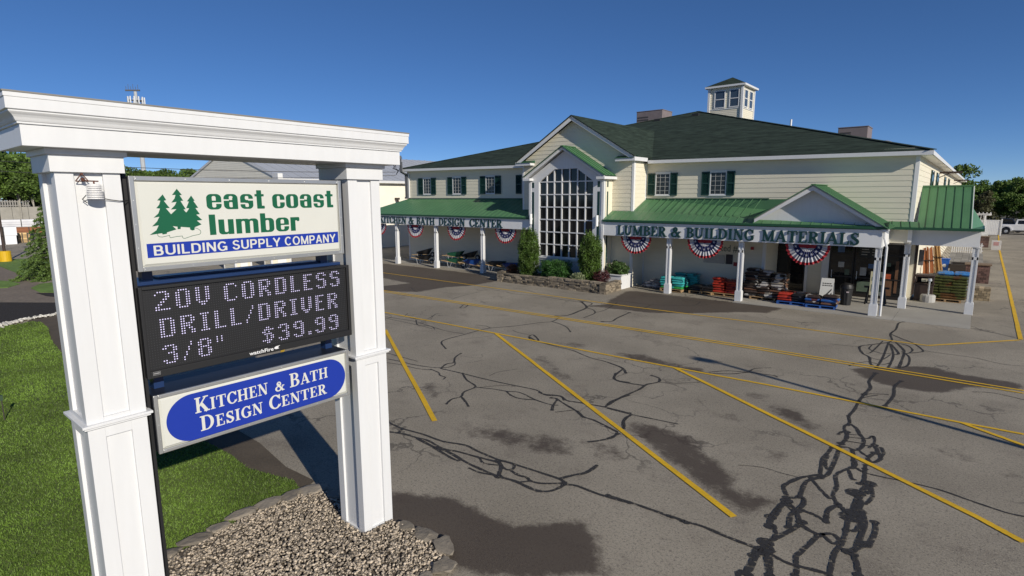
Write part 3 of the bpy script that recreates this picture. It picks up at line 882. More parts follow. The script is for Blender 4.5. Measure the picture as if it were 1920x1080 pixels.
def parking_lot():
    st = 0.15
    xs = np.arange(-40, 6.01, st); ys = np.arange(2.0, 31.01, st)
    X, Y = np.meshgrid(xs, ys, indexing='ij')
    S = np.zeros(X.shape)
    for a, p in STAINS: S = np.maximum(S, a * inside(p, X, Y))
    for _ in range(3):
        P = np.pad(S, 1, mode='edge')
        S = (P[:-2, 1:-1] + P[2:, 1:-1] + P[1:-1, :-2] + P[1:-1, 2:] + 2 * P[1:-1, 1:-1]) / 6
    nx, ny = X.shape
    V = np.stack([X.ravel(), Y.ravel(), np.zeros(X.size)], 1)
    idx = np.arange(nx * ny).reshape(nx, ny)
    Q = np.stack([idx[:-1, :-1], idx[1:, :-1], idx[1:, 1:], idx[:-1, 1:]], -1).reshape(-1, 4)
    x0, x1, y0, y1 = xs[0], xs[-1], ys[0], ys[-1]
    ext = np.array([(-108, -60, 0), (60, -60, 0), (60, y0, 0), (-108, y0, 0), (-108, y1, 0), (60, y1, 0), (60, 106, 0), (-108, 106, 0), (x0, y0, 0), (x1, y0, 0), (x1, y1, 0), (x0, y1, 0)], float)
    b = len(V)
    EQ = np.array([(0, 1, 2, 3), (4, 5, 6, 7), (3, 8, 11, 4), (9, 2, 5, 10)]) + b
    o = mesh_np('parking_lot', np.vstack([V, ext]), np.vstack([Q, EQ]), asph)
    at = o.data.attributes.new('stain', 'FLOAT', 'POINT')
    at.data.foreach_set('value', np.concatenate([S.ravel(), np.zeros(12)]).astype(np.float32))
    tag(o, kind='structure')


parking_lot()


def ribbon(mb, pts, w, z, rng, wob=0.0, wvar=0.0, sub=1):
    P = [Vector((x, y, 0)) for x, y in pts]
    if sub > 1:
        Q = []
        for a, b in zip(P[:-1], P[1:]):
            d = b - a
            nrm = Vector((-d.y, d.x, 0)).normalized()
            for k in range(sub):
                t = k / sub
                Q.append(a + d * t + nrm * (rng.uniform(-wob, wob) if 0 < k else 0))
        P = Q + [P[-1]]
    L, R = [], []
    for i, p in enumerate(P):
        d = (P[min(i + 1, len(P) - 1)] - P[max(i - 1, 0)])
        if d.length < 1e-6: d = Vector((1, 0, 0))
        nrm = Vector((-d.y, d.x, 0)).normalized()
        ww = w / 2 * (1 + rng.uniform(-wvar, wvar))
        L.append(p + nrm * ww); R.append(p - nrm * ww)
    for i in range(len(P) - 1):
        mb.face([(L[i].x, L[i].y, z), (R[i].x, R[i].y, z), (R[i + 1].x, R[i + 1].y, z), (L[i + 1].x, L[i + 1].y, z)])


CRACKS.append((.12, [(-3.32, 7.93), (-3.17, 7.94), (-3.03, 7.92)]))


def smooth_path(pts):
    """Catmull-Rom through the traced points, four steps per span"""
    if len(pts) < 3: return pts
    P = [pts[0]] + list(pts) + [pts[-1]]
    out = []
    for i in range(1, len(P) - 2):
        a, b, c, d = P[i - 1], P[i], P[i + 1], P[i + 2]
        for k in range(4):
            t = k / 4
            out.append(tuple(.5 * (2 * b[q] + (c[q] - a[q]) * t + (2 * a[q] - 5 * b[q] + 4 * c[q] - d[q]) * t * t + (3 * b[q] - a[q] - 3 * c[q] + d[q]) * t ** 3) for q in (0, 1)))
    return out + [pts[-1]]


def cracks():
    rng = random.Random(5)
    mb = MB()
    for i, (w, pts) in enumerate(CRACKS):
        z = 0.003 + i * 0.00004
        ribbon(mb, smooth_path(pts), (w * .8 if w < .1 else .040 + .20 * w), z, rng, wob=0.0, wvar=0.22 if w < .1 else 0.13, sub=1)
        for q in (pts[0], pts[-1]):
            r = w * 0.42
            mb.face([(q[0] + r * math.cos(t * math.pi / 4), q[1] + r * math.sin(t * math.pi / 4), z + 0.00002) for t in range(8)])
    tag(mb.build('crack_sealant', tar_m, fix=False), kind='structure')


cracks()
_rng = random.Random(2)
for _i, (_w, _p) in enumerate(LINES):
    _mb = MB()
    ribbon(_mb, _p, _w, 0.012 + _i * 0.0003, _rng, wob=0.006, wvar=0.05, sub=14)
    tag(_mb.build('painted_line', yel_m, fix=False), kind='structure')
for _i, _p in enumerate(([(-20.9, 11.3), (-12.4, 6.1)], [(1.75, 70), (2.1, 96)])):
    _mb = MB()
    ribbon(_mb, _p, 0.12, 0.0165 + _i * 0.0003, _rng, wob=0.006, wvar=0.05, sub=14)
    tag(_mb.build('painted_line', yel_m, fix=False), kind='structure')

# concrete under the porches
_mb = MB()
for x0, x1 in ((-8.7, -6.2), (-6.19, -2.33), (-2.32, 0.15)):
    _mb.box(x0, 27.05, -0.05, x1, 30.3, 0.022)
    if x0 > -6.5: _mb.box(x0, 30.31, -0.05, x1, 33.6, 0.022)
_mb.box(-36.8, 27.9, -0.05, -24.2, 30.2, 0.02)
_mb.box(-14.5, 28.9, -0.05, -8.71, 30.2, 0.02)
tag(_mb.build('concrete_pavement', conc_m), kind='structure')

grass_m = mat('lawn_soil', (0.098, 0.135, 0.028), 0.95, 0.6, 0.5, bump=0.02, bscale=30, fine=0.3, fscale=18)
blade_m = mat('grass_blade', (0.145, 0.235, 0.034), 0.6, 0.72, 0.55, tint=0.35, transl=0.3)
LAWN = [(-8.32, 2.2), (-8.42, 3.0), (-8.52, 3.9), (-8.45, 4.6), (-8.95, 4.75), (-10.0, 4.45), (-10.9, 4.5), (-15, 4.3), (-19.6, 4.17), (-22.9, 4.42), (-25, 4.62), (-27.5, 5.03), (-29.05, 5.1),
        (-29.5, 4.9), (-29.15, 3.9), (-29.0, 3.6), (-28.9, 1.5), (-29.3, -3), (-30.0, -12), (-7.4, -12), (-7.4, 0.9), (-8.0, 1.6)]
poly_sheet('lawn', LAWN, 0.03, grass_m, thick=0.06)
poly_sheet('earth_verge', [(-8.4, 4.4), (-8.7, 5.0), (-9.6, 4.95), (-11, 5.15), (-14, 5.2), (-20, 5.0), (-24, 5.3), (-28, 5.9), (-30.3, 6.1), (-30.0, 4.9), (-28, 4.2), (-20, 3.9), (-12, 4.0), (-9, 4.2)], 0.008,
           mat('bare_earth', (0.085, 0.066, 0.045), 0.95, 0.35, 1.5, bump=0.01, bscale=25, fine=0.25, fscale=25))
poly_sheet('mulch_bed', [(-29.5, -6), (-29.7, 3.4), (-29.77, 3.97), (-30.12, 4.69), (-30.14, 5.47), (-30.55, 6.12), (-33.69, 6.79), (-36.43, 4.69), (-37.0, -6)], 0.05, soil_m, thick=0.08)
poly_sheet('footpath', [(-66, 6.8), (-55.8, 7.93), (-50.1, 7.88), (-45.1, 7.68), (-43.5, 7.81), (-42.37, 7.66), (-42.3, 8.5), (-33.7, 6.85), (-36.45, 4.72), (-37.1, -6), (-47, -6), (-66, 2)], 0.012,
           mat('worn_footpath', (0.185, 0.150, 0.115), 0.9, 0.2, 0.6, fine=0.35, fscale=5, bump=.01, bscale=8))
grass_far = mat('verge_grass', (0.125, 0.21, 0.036), 0.9, 0.35, 0.7, fine=0.35, fscale=4, bump=0.04, bscale=9)
for _p in ([(-66, 7.2), (-61.1, 8.73), (-61.65, 9.82), (-59.83, 12.28), (-45.74, 9.32), (-43.54, 7.81), (-45.14, 7.68), (-50.1, 7.88), (-55.81, 7.93), (-58.6, 7.88)],
           [(-48, 5.6), (-46.99, 6.21), (-45.99, 6.43), (-45.17, 6.8), (-43.3, 6.93), (-42.03, 6.17), (-42.49, 5.2), (-48, 4.8)], [(-40.75, 6.95), (-42.37, 7.66), (-42.56, 8.58), (-37.65, 7.58), (-38.5, 6.91)]):
    poly_sheet('verge', _p, 0.035, grass_far, thick=0.05)
poly_sheet('mulch_bed', [(-38.43, 6.74), (-37.6, 7.45), (-35.81, 7.18), (-36.73, 6.85)], 0.03, soil_m, thick=0.04)


def grass_blades():
    rng = np.random.default_rng(3)
    n = 520000
    # density falls with distance from the viewpoint
    r = 6.0 + 25.0 * rng.random(n) ** 1.45
    a = np.radians(rng.uniform(57, 113, n))      # angle left of +Y
    x, y = -r * np.sin(a), r * np.cos(a)
    k = inside(LAWN, x, y)
    x, y, r = x[k], y[k], r[k]
    n = len(x)
    h = rng.uniform(0.018, 0.045, n) * (0.8 + 0.02 * r)
    w = 0.0022 + 0.0006 * r
    t = rng.uniform(0, 2 * np.pi, n)
    lean = rng.normal(0, 0.022, (n, 2))
    V = np.empty((n, 3, 3))
    V[:, 0] = np.stack([x - w * np.cos(t), y - w * np.sin(t), np.full(n, 0.028)], 1)
    V[:, 1] = np.stack([x + w * np.cos(t), y + w * np.sin(t), np.full(n, 0.028)], 1)
    V[:, 2] = np.stack([x + lean[:, 0], y + lean[:, 1], 0.03 + h], 1)
    o = mesh_np('grass', V.reshape(-1, 3), np.arange(3 * n).reshape(-1, 3), blade_m, tint=rng.random(n))
    tag(o, kind='stuff')


grass_blades()


def pebble_arrays(cx, cy, cz, r, rng, sub=2, nvar=10):
    bm = bmesh.new()
    bmesh.ops.create_icosphere(bm, subdivisions=sub, radius=1.0)
    base = np.array([v.co[:] for v in bm.verts])
    tri = np.array([[v.index for v in f.verts] for f in bm.faces])
    bm.free()
    n = len(cx)
    var = []
    for _ in range(nvar):
        d = rng.normal(size=(7, 3)); d /= np.linalg.norm(d, axis=1)[:, None]
        k = np.ones(len(base))
        for q in d: k = np.minimum(k, rng.uniform(0.7, 0.95) / np.maximum(base @ q, 0.3))
        var.append(base * k[:, None] * np.array([1.0, rng.uniform(.6, .95), rng.uniform(.4, .75)]))
    which = rng.integers(0, nvar, n)
    V = np.stack(var)[which]
    t = rng.uniform(0, 6.283, n)
    tl = rng.normal(0, 0.35, n)
    c, s = np.cos(t), np.sin(t)
    x = V[:, :, 0] * np.cos(tl)[:, None] - V[:, :, 2] * np.sin(tl)[:, None]
    z = V[:, :, 0] * np.sin(tl)[:, None] + V[:, :, 2] * np.cos(tl)[:, None]
    y = V[:, :, 1]
    V = np.stack([x * c[:, None] - y * s[:, None], x * s[:, None] + y * c[:, None], z], -1) * r[:, None, None]
    V += np.stack([cx, cy, cz], 1)[:, None, :]
    P = (tri[None] + (np.arange(n) * len(base))[:, None, None]).reshape(-1, 3)
    return V.reshape(-1, 3), P, np.repeat(rng.random(n), len(tri))


ISLAND = [(-8.30, 2.0), (-8.25, 2.85), (-8.36, 3.3), (-8.45, 3.75), (-8.38, 4.3), (-8.35, 4.82), (-7.9, 4.9), (-7.2, 4.98), (-6.35, 5.05), (-5.75, 5.1), (-5.3, 4.95), (-5.15, 4.55), (-5.0, 3.5), (-5.0, 1.0), (-8.1, 0.6)]


def island_z(x, y): return 0.05 + 0.05 * np.exp(-((x + 6.8) ** 2 + (y - 3.6) ** 2) / 2.0)


def gravel():
    rng = np.random.default_rng(8)
    poly_sheet('gravel_bed', ISLAND, 0.045, mat('grit', (0.10, 0.08, 0.06), 0.95, 0.4, 20, fine=0.4), thick=0.09)
    n = 18000
    x = rng.uniform(-8.5, -5.0, n); y = rng.uniform(1.2, 5.15, n)
    k = inside(ISLAND, x, y) & ~((x > -7.21) & (x < -6.57) & (y > 4.52) & (y < 5.08))
    x, y = x[k], y[k]
    r = 0.013 + 0.017 * rng.random(len(x)) ** 1.8
    V, P, t = pebble_arrays(x, y, island_z(x, y) + rng.uniform(-0.012, 0.012, len(x)), r, rng)
    m = mat('river_pebble', (0.345, 0.288, 0.220), 0.75, 0.25, 25, tint=0.8, fine=0.12, fscale=90)
    tag(mesh_np('gravel', V, P, m, tint=t, smooth=False), kind='stuff')


gravel()


def edge_stones():
    rng = random.Random(4)
    m = mat('edging_slab', (0.215, 0.185, 0.145), 0.9, 0.3, 7, bump=0.015, bscale=14, tint=0.3, fine=0.15, fscale=60)
    spots = [(-8.36, 2.42, .22, .13, 80, 'grey edging slab between lawn and gravel, lowest in view beside the white column'),
             (-8.40, 2.86, .22, .12, 78, 'low flat edging slab on the lawn edge, second from the white column'),
             (-8.44, 3.22, .20, .14, 84, 'broad pale edging slab in the middle of the lawn edge of the gravel'),
             (-8.56, 3.62, .24, .13, 80, 'long dark edging slab on the lawn edge before the two pale slabs'),
             (-8.50, 4.02, .21, .16, 88, 'rounded grey edging slab on the lawn edge, next but one to the corner slab'),
             (-8.44, 4.36, .20, .14, 95, 'pale edging slab on the lawn edge just before the corner slab'),
             (-8.37, 4.72, .25, .17, 70, 'large tilted grey slab at the far corner of the gravel bed, in the shadow edge'),
             (-7.85, 4.93, .22, .12, 8, 'slab in the column shadow along the asphalt side of the gravel'),
             (-6.28, 5.04, .17, .12, 30, 'small greenish edging rock touching the foot of the right column'),
             (-5.92, 5.10, .24, .14, -8, 'flat brown edging slab right of the column foot'),
             (-5.48, 5.08, .23, .15, -25, 'wide tan edging slab at the right corner of the gravel'),
             (-5.14, 4.78, .20, .15, -75, 'dark cracked edging rock at the outermost corner by the wet asphalt'),
             (-5.10, 4.36, .22, .15, -85, 'dark grey edging rock at the bottom edge below the corner rock')]
    for x, y, rx, ry, a, lab in spots:
        mb = MB()
        mb.ct = rng.random()
        mb.blob((0, 0, 0.035), (rx, ry, 0.055), rng, sub=2, amp=0.22, zmin=-0.05)
        # flatten the top so each reads as a slab with broken edges
        mb.v = [(vx * (1 + 0.12 * math.copysign(1, vx) * (abs(vy) < ry * .6)), vy, min(vz, 0.062 + 0.02 * vx / rx)) for vx, vy, vz in mb.v]
        o = mb.build('edging_stone', m)
        o.location = (x, y, 0.03)
        o.rotation_euler = (rng.uniform(-.08, .08), rng.uniform(-.1, .1), math.radians(a))
        tag(o, lab, 'stone', 'stones edging the gravel bed')


edge_stones()


def gravel_strip():
    rng = np.random.default_rng(12)
    pts = [(-29.5, -2.5), (-29.4, 1.0), (-29.42, 3.0), (-29.62, 4.2), (-30.15, 4.85), (-30.3, 5.5), (-30.5, 6.1)]
    cx, cy = [], []
    for (x0, y0), (x1, y1) in zip(pts[:-1], pts[1:]):
        L = math.hypot(x1 - x0, y1 - y0); n = int(L * 60)
        t = rng.random(n); wd = 0.17 if y0 < 4 else 0.09
        cx += list(x0 + (x1 - x0) * t + rng.normal(0, wd, n)); cy += list(y0 + (y1 - y0) * t + rng.normal(0, 0.07, n))
    cx, cy = np.array(cx), np.array(cy)
    V, P, t = pebble_arrays(cx, cy, np.full(len(cx), 0.06), 0.05 + 0.06 * rng.random(len(cx)), rng, sub=1)
    tag(mesh_np('white_stones', V, P, mat('white_stone', (0.50, 0.48, 0.43), 0.8, 0.15, 9, tint=0.3), tint=t), kind='stuff')


gravel_strip()

# ------------------------------------------------------------------ the roadside pylon sign
def pylon_sign():
    S = thing('pylon_sign', 'tall white two-column roadside sign with brand panel, message board and blue oval panel', 'sign', (-6.89, 3.23, 0))
    X0, X1 = -7.19, -6.59
    for ya, yb in ((1.40, 1.92), (4.54, 5.06)):
        rc = 0.034
        m = MB()
        m.box(X0 + rc, ya + rc, -0.1, X1 - rc, yb - rc, 5.24)
        wx, wy = 0.135, 0.145
        for xa, xb in ((X0, X0 + wx), (X1 - wx, X1)):
            for c, d in ((ya, ya + wy), (yb - wy, yb)): m.box(xa, c, -0.1, xb, d, 5.24)
        for za, zb in ((-0.1, 0.08), (2.62, 2.83)):
            for xa, xb in ((X0, X0 + rc), (X1 - rc, X1)): m.box(xa, ya + wy, za, xb, yb - wy, zb)
            for c, d in ((ya, ya + rc), (yb - rc, yb)): m.box(X0 + wx, c, za, X1 - wx, d, zb)
        col = m.build('column', white, S, bevel=0.003)
        m = MB()
        m.box(X0 - .03, ya - .03, 2.735, X1 + .03, yb + .03, 2.757)
        m.box(X0 - .048, ya - .048, 2.7575, X1 + .048, yb + .048, 2.785)
        m.build('belt_moulding', white, col, bevel=0.004)
        m = MB()
        m.box(X0 - .035, ya - .035, 5.24, X1 + .035, yb + .035, 5.395)
        m.box(X0 - .06, ya - .06, 5.3955, X1 + .06, yb + .06, 5.449)
        m.build('capital', white, col, bevel=0.003)
    m = MB()
    xa, xb, ya, yb = -7.37, -6.41, 1.168, 5.293
    m.box(xa, ya, 5.45, xb, yb, 5.63)
    ent = m.build('entablature', white, S, bevel=0.003)
    m = MB()
    prof = [(0.0, 5.63), (.018, 5.634), (.018, 5.648), (.026, 5.652), (.032, 5.664), (.040, 5.684), (.052, 5.702), (.066, 5.716), (.074, 5.726), (.074, 5.738), (.092, 5.745), (.092, 5.838), (.098, 5.842), (.098, 5.878)]
    for (a, za), (b, zb) in zip(prof[:-1], prof[1:]):
        A = [(xa - a, ya - a, za), (xb + a, ya - a, za), (xb + a, yb + a, za), (xa - a, yb + a, za)]
        B = [(xa - b, ya - b, zb), (xb + b, ya - b, zb), (xb + b, yb + b, zb), (xa - b, yb + b, zb)]
        for i in range(4): m.face([A[i], A[(i + 1) % 4], B[(i + 1) % 4], B[i]])
    m.build('crown_moulding', white, ent)
    MB().box(xa - .104, ya - .104, 5.8785, xb + .104, yb + .104, 5.892).build('roof_cap', mat('grey_flashing', (.20, .19, .17), .6, .2), ent)
    for y, z0, z1 in ((2.14, 4.10, 4.26), (4.27, 4.10, 4.26), (2.14, 2.92, 3.12), (4.27, 2.92, 3.12)):
        mm = steel_m if z1 < 2.5 else cab_blue
        MB().box(-6.96, y - .05, z0, -6.84, y + .05, z1).build('support_post', mm, S)

    MB().box(-6.90, 1.955, 0, -6.66, 1.985, 5.3).build('support_post', black_m, S)

    def cabinet(name, y0, y1, z0, z1, fw=0.043, label=None):
        c = MB().box(-7.17, y0, z0, -6.605, y1, z1).build(name, mat('black_cabinet', (.012, .014, .022), .45, .1), S, bevel=0.004, label=label)
        m = MB()
        x0, x1 = -6.6045, -6.568
        m.box(x0, y0 - .004, z0 - .004, x1, y0 + fw, z1 + .004); m.box(x0, y1 - fw, z0 - .004, x1, y1 + .004, z1 + .004)
        m.box(x0, y0 + fw, z0 - .004, x1, y1 - fw, z0 + fw); m.box(x0, y0 + fw, z1 - fw, x1, y1 - fw, z1 + .004)
        m.build('retainer_frame', alu_m, c, bevel=0.006)
        m = MB()
        nx = int((y1 - y0) / 0.48)
        for i in range(nx + 1):
            y = y0 + .06 + (y1 - y0 - .12) * i / nx
            for z in (z0 + .02, z1 - .02): MB().blob((x1 + .002, y, z), (.004, .007, .007), random.Random(i), 1, 0).build('rivet', steel_m, c)
        for i in range(1, 4):
            z = z0 + (z1 - z0) * i / 4
            for y in (y0 + .02, y1 - .02): MB().blob((x1 + .002, y, z), (.004, .007, .007), random.Random(i), 1, 0).build('rivet', steel_m, c)
        m = MB()
        a, b = fw, fw + .028
        A = [(-6.598, y0 + a, z0 + a), (-6.598, y1 - a, z0 + a), (-6.598, y1 - a, z1 - a), (-6.598, y0 + a, z1 - a)]
        B = [(-6.574, y0 + b, z0 + b), (-6.574, y1 - b, z0 + b), (-6.574, y1 - b, z1 - b), (-6.574, y0 + b, z1 - b)]
        m.face(B)
        for i in range(4): m.face([A[i], A[(i + 1) % 4], B[(i + 1) % 4], B[i]])
        m.build('sign_face', face_m, c)
        return c

    UX, UZ, OUT = (0, 1, 0), (0, 0, 1), (1, 0, 0)
    FX = -6.5725
    c = cabinet('brand_cabinet', 1.985, 4.412, 4.255, 5.215, label='ivory panel with green trees and green and blue lettering')
    m = MB()
    text_mesh(m, 'east coast', LOWER, (FX, 2.702, 4.872), UX, UZ, OUT, 0.170, width=1.590, gap=0.07, space=0.42)
    text_mesh(m, 'lumber', LOWER, (FX, 2.712, 4.592), UX, UZ, OUT, 0.168, width=1.085, gap=0.07)
    m.build('lettering', sgreen, c, fix=False)
    m = MB()
    m.face([(FX, 2.079, 4.388), (FX, 4.336, 4.408), (FX, 4.336, 4.552), (FX, 2.079, 4.534)])
    band = m.build('blue_band', sblue, c, fix=False)
    m = MB()
    for w, ya, yb, z in (('BUILDING', 2.139, 2.885, 4.4085), ('SUPPLY', 2.945, 3.520, 4.4135), ('COMPANY', 3.580, 4.291, 4.4175)):
        text_mesh(m, w, SANS, (FX + .002, ya, z), UX, UZ, OUT, 0.104, width=yb - ya, gap=.14)
        m.build('band_lettering', face_m, c, fix=False)
        m = MB()
    emb = [(2.415, 5.096), (2.46, 5.031), (2.436, 5.029), (2.468, 4.971), (2.44, 4.968), (2.485, 4.881), (2.462, 4.877), (2.487, 4.845), (2.521, 4.89), (2.49, 4.892), (2.523, 4.961), (2.504, 4.964), (2.551, 5.025), (2.582, 4.971), (2.569, 4.967), (2.612, 4.894), (2.583, 4.891), (2.623, 4.825), (2.585, 4.821), (2.643, 4.76), (2.586, 4.756), (2.631, 4.713), (2.558, 4.685), (2.554, 4.656), (2.53, 4.651), (2.509, 4.664), (2.51, 4.684), (2.42, 4.695), (2.415, 4.672), (2.386, 4.672), (2.387, 4.698), (2.341, 4.706), (2.375, 4.67), (2.281, 4.643), (2.279, 4.629), (2.238, 4.623), (2.234, 4.637), (2.117, 4.624), (2.184, 4.67), (2.209, 4.72), (2.147, 4.71), (2.197, 4.759), (2.224, 4.808), (2.17, 4.799), (2.217, 4.842), (2.238, 4.892), (2.203, 4.896), (2.233, 4.931), (2.248, 4.973), (2.219, 4.976), (2.276, 5.037), (2.304, 4.978), (2.28, 4.971), (2.33, 4.896), (2.293, 4.894), (2.337, 4.831), (2.394, 4.883), (2.339, 4.88), (2.382, 4.924), (2.401, 4.959), (2.35, 4.952), (2.386, 4.997), (2.397, 5.032), (2.363, 5.03)]
    loop = [(2.557, 4.679), (2.58, 4.672), (2.598, 4.661), (2.612, 4.647), (2.617, 4.632), (2.612, 4.617), (2.598, 4.606), (2.531, 4.595), (2.452, 4.571), (2.436, 4.572), (2.428, 4.58), (2.427, 4.598), (2.368, 4.595), (2.309, 4.585), (2.302, 4.596), (2.304, 4.611), (2.233, 4.597), (2.205, 4.601), (2.193, 4.612), (2.19, 4.633)]
    m = MB()
    m.face([(FX, y, z) for y, z in emb])
    for (a, b), (p, q) in zip(loop[:-1], loop[1:]):
        L = math.hypot(p - a, q - b); n0, n1 = -(q - b) / L * .0022, (p - a) / L * .0022
        m.face([(FX + .0006, a + n0, b + n1), (FX + .0006, p + n0, q + n1), (FX + .0006, p - n0, q - n1), (FX + .0006, a - n0, b - n1)])
    m.build('tree_emblem', sgreen, c, fix=False)

    # message board
    led = MB().box(-7.16, 1.965, 3.12, -6.60, 4.47, 4.085).build('message_board', black_m, S, bevel=0.006, label='black message board with white dot lettering')
    m = MB()
    m.box(-7.20, 1.975, 4.0855, -6.74, 4.46, 4.125); m.box(-7.05, 2.25, 4.1255, -6.86, 4.2, 4.15)
    m.build('housing', cab_blue, led, bevel=0.006)
    m = MB()
    x0, x1 = -6.5995, -6.57
    m.box(x0, 1.960, 3.115, x1, 1.993, 4.092); m.box(x0, 4.435, 3.115, x1, 4.475, 4.092); m.box(x0, 1.993, 3.115, x1, 4.435, 3.192); m.box(x0, 1.993, 4.060, x1, 4.435, 4.092)
    m.build('bezel', mat('black_bezel', (.011, .011, .012), .55, .1), led, bevel=0.004)
    BM = {'2': '.####./#...##/....##/...##./..##../.##.../##..../######', '0': '.####./##..##/##..##/##..##/##..##/##..##/##..##/.####.', 'U': '##..##/##..##/##..##/##..##/##..##/##..##/.####./..##..',
          'C': '.####./##...#/##..../##..../##..../##..../##...#/.####.', 'R': '#####./##..##/##..##/#####./####../##.##./##..##/##..##', 'D': '#####./##..##/##..##/##..##/##..##/##..##/##..##/#####.',
          'L': '##.../##.../##.../##.../##.../##.../##.../#####', 'E': '#####/##.../##.../####./##.../##.../##.../#####', 'S': '.####./##..##/##..../.####./....##/....##/##..##/.####.', 'I': '####/.##./.##./.##./.##./.##./.##./####',
          '/': '...#/...#/..#./..#./.#../.#../#.../#...', '3': '.####./##..##/....##/..###./....##/....##/##..##/.####.', '8': '.####./##..##/##..##/.####./##..##/##..##/##..##/.####.', '"': '#.#/#.#/#.#',
          '$': '..##../.#####/##.#../.####./..#.##/..#.##/#####./..##..', '9': '.####./##..##/##..##/.#####/....##/....##/##..##/.####.', '.': '../../../../../../##/##'}
    PY, PZ, Y0, Z0 = 0.0254, 0.0266, 2.008, 4.046
    lit = set()
    for row, line in ((1, [('2', 2.116), ('0', 2.319), ('U', 2.521), ('C', 2.827), ('0', 3.027), ('R', 3.228), ('D', 3.435), ('L', 3.637), ('E', 3.815), ('S', 3.994), ('S', 4.194)]),
                      (12, [('D', 2.145), ('R', 2.348), ('I', 2.548), ('L', 2.698), ('L', 2.872), ('/', 3.051), ('D', 3.202), ('R', 3.409), ('I', 3.607), ('U', 3.760), ('E', 3.964), ('R', 4.148)]),
                      (23, [('3', 2.143), ('/', 2.348), ('8', 2.498), ('"', 2.703), ('$', 3.228), ('3', 3.430), ('9', 3.636), ('.', 3.838), ('9', 3.939), ('9', 4.144)])):
        for ch, y in line:
            c0 = round((y - Y0) / PY)
            for r, s in enumerate(BM[ch].split('/')):
                for k, q in enumerate(s):
                    if q == '#': lit.add((c0 + k, row + r))
    m0, m1 = MB(), MB()
    for i in range(96):
        for j in range(32):
            y, z = Y0 + i * PY, Z0 - j * PZ
            if y > 4.43: continue
            on = (i, j) in lit
            r, x = (0.0074, -6.585) if on else (0.0048, -6.590)
            (m1 if on else m0).face([(x, y + r * math.cos(t * math.pi / 3), z + r * math.sin(t * math.pi / 3)) for t in range(6)])
    m0.build('unlit_dot', mat('unlit_diode', (.055, .055, .06), .3, .2, 40), led, fix=False)
    m1.build('lit_dot', mat('lit_diode', (.58, .54, .80), .4, .06, 30, emis=0.40), led, fix=False)
    tx = mat('pale_print', (.72, .72, .72), .5, .02)
    font_text('maker_lettering', 'watchFire', (-6.567, 3.036, 3.139), UX, UZ, 0.062, tx, led, width=0.300, bold=0.0012)
    m = MB()
    pts = [(3.345, 3.163), (3.356, 3.176), (3.375, 3.183), (3.40, 3.184), (3.425, 3.188), (3.405, 3.176), (3.393, 3.165), (3.410, 3.152), (3.385, 3.146), (3.365, 3.148), (3.352, 3.154)]
    m.face([(-6.567, y, z) for y, z in pts])
    m.build('flame_emblem', tx, led, fix=False)
    m = MB()
    for a in ((2.012, 3.146, 2.082, 3.149), (2.012, 3.180, 2.082, 3.183), (2.012, 3.149, 2.015, 3.180), (2.079, 3.149, 2.082, 3.180)): m.box(-6.5695, a[0], a[1], -6.567, a[2], a[3])
    m.box(-6.5695, 2.02, 3.158, -6.567, 2.074, 3.171)
    m.build('rating_plate', mat('grey_print', (.25, .25, .25), .5, .05), led)

    c = cabinet('service_cabinet', 1.995, 4.396, 2.272, 2.918, fw=0.036, label='ivory panel with a blue oval and white serif lettering')
    m = MB()
    y0, y1, z0, z1 = 2.087, 4.332, 2.312, 2.848
    r = (z1 - z0) / 2
    poly = [(y0 + r - r * math.sin(t), (z0 + z1) / 2 + r * math.cos(t)) for t in np.linspace(0, math.pi, 26)] + [(y1 - r + r * math.sin(t), (z0 + z1) / 2 - r * math.cos(t)) for t in np.linspace(0, math.pi, 26)]
    m.face([(FX, y, z) for y, z in poly])
    m.build('blue_oval', sblue, c, fix=False)
    m = MB()
    cap = lambda w: [1.0] + [0.80] * (len(w) - 1)
    for w, ya, yb, z, h in (('KITCHEN', 2.384, 3.226, 2.610, .178), ('&', 3.322, 3.444, 2.603, .122), ('BATH', 3.518, 4.060, 2.608, .178), ('DESIGN', 2.424, 3.146, 2.388, .174), ('CENTER', 3.232, 4.028, 2.390, .174)):
        text_mesh(m, w, SERIF, (FX + .003, ya, z), UX, UZ, OUT, h, width=yb - ya, gap=0.09, sizes=cap(w))
    m.build('lettering', face_m, c, fix=False)


pylon_sign()


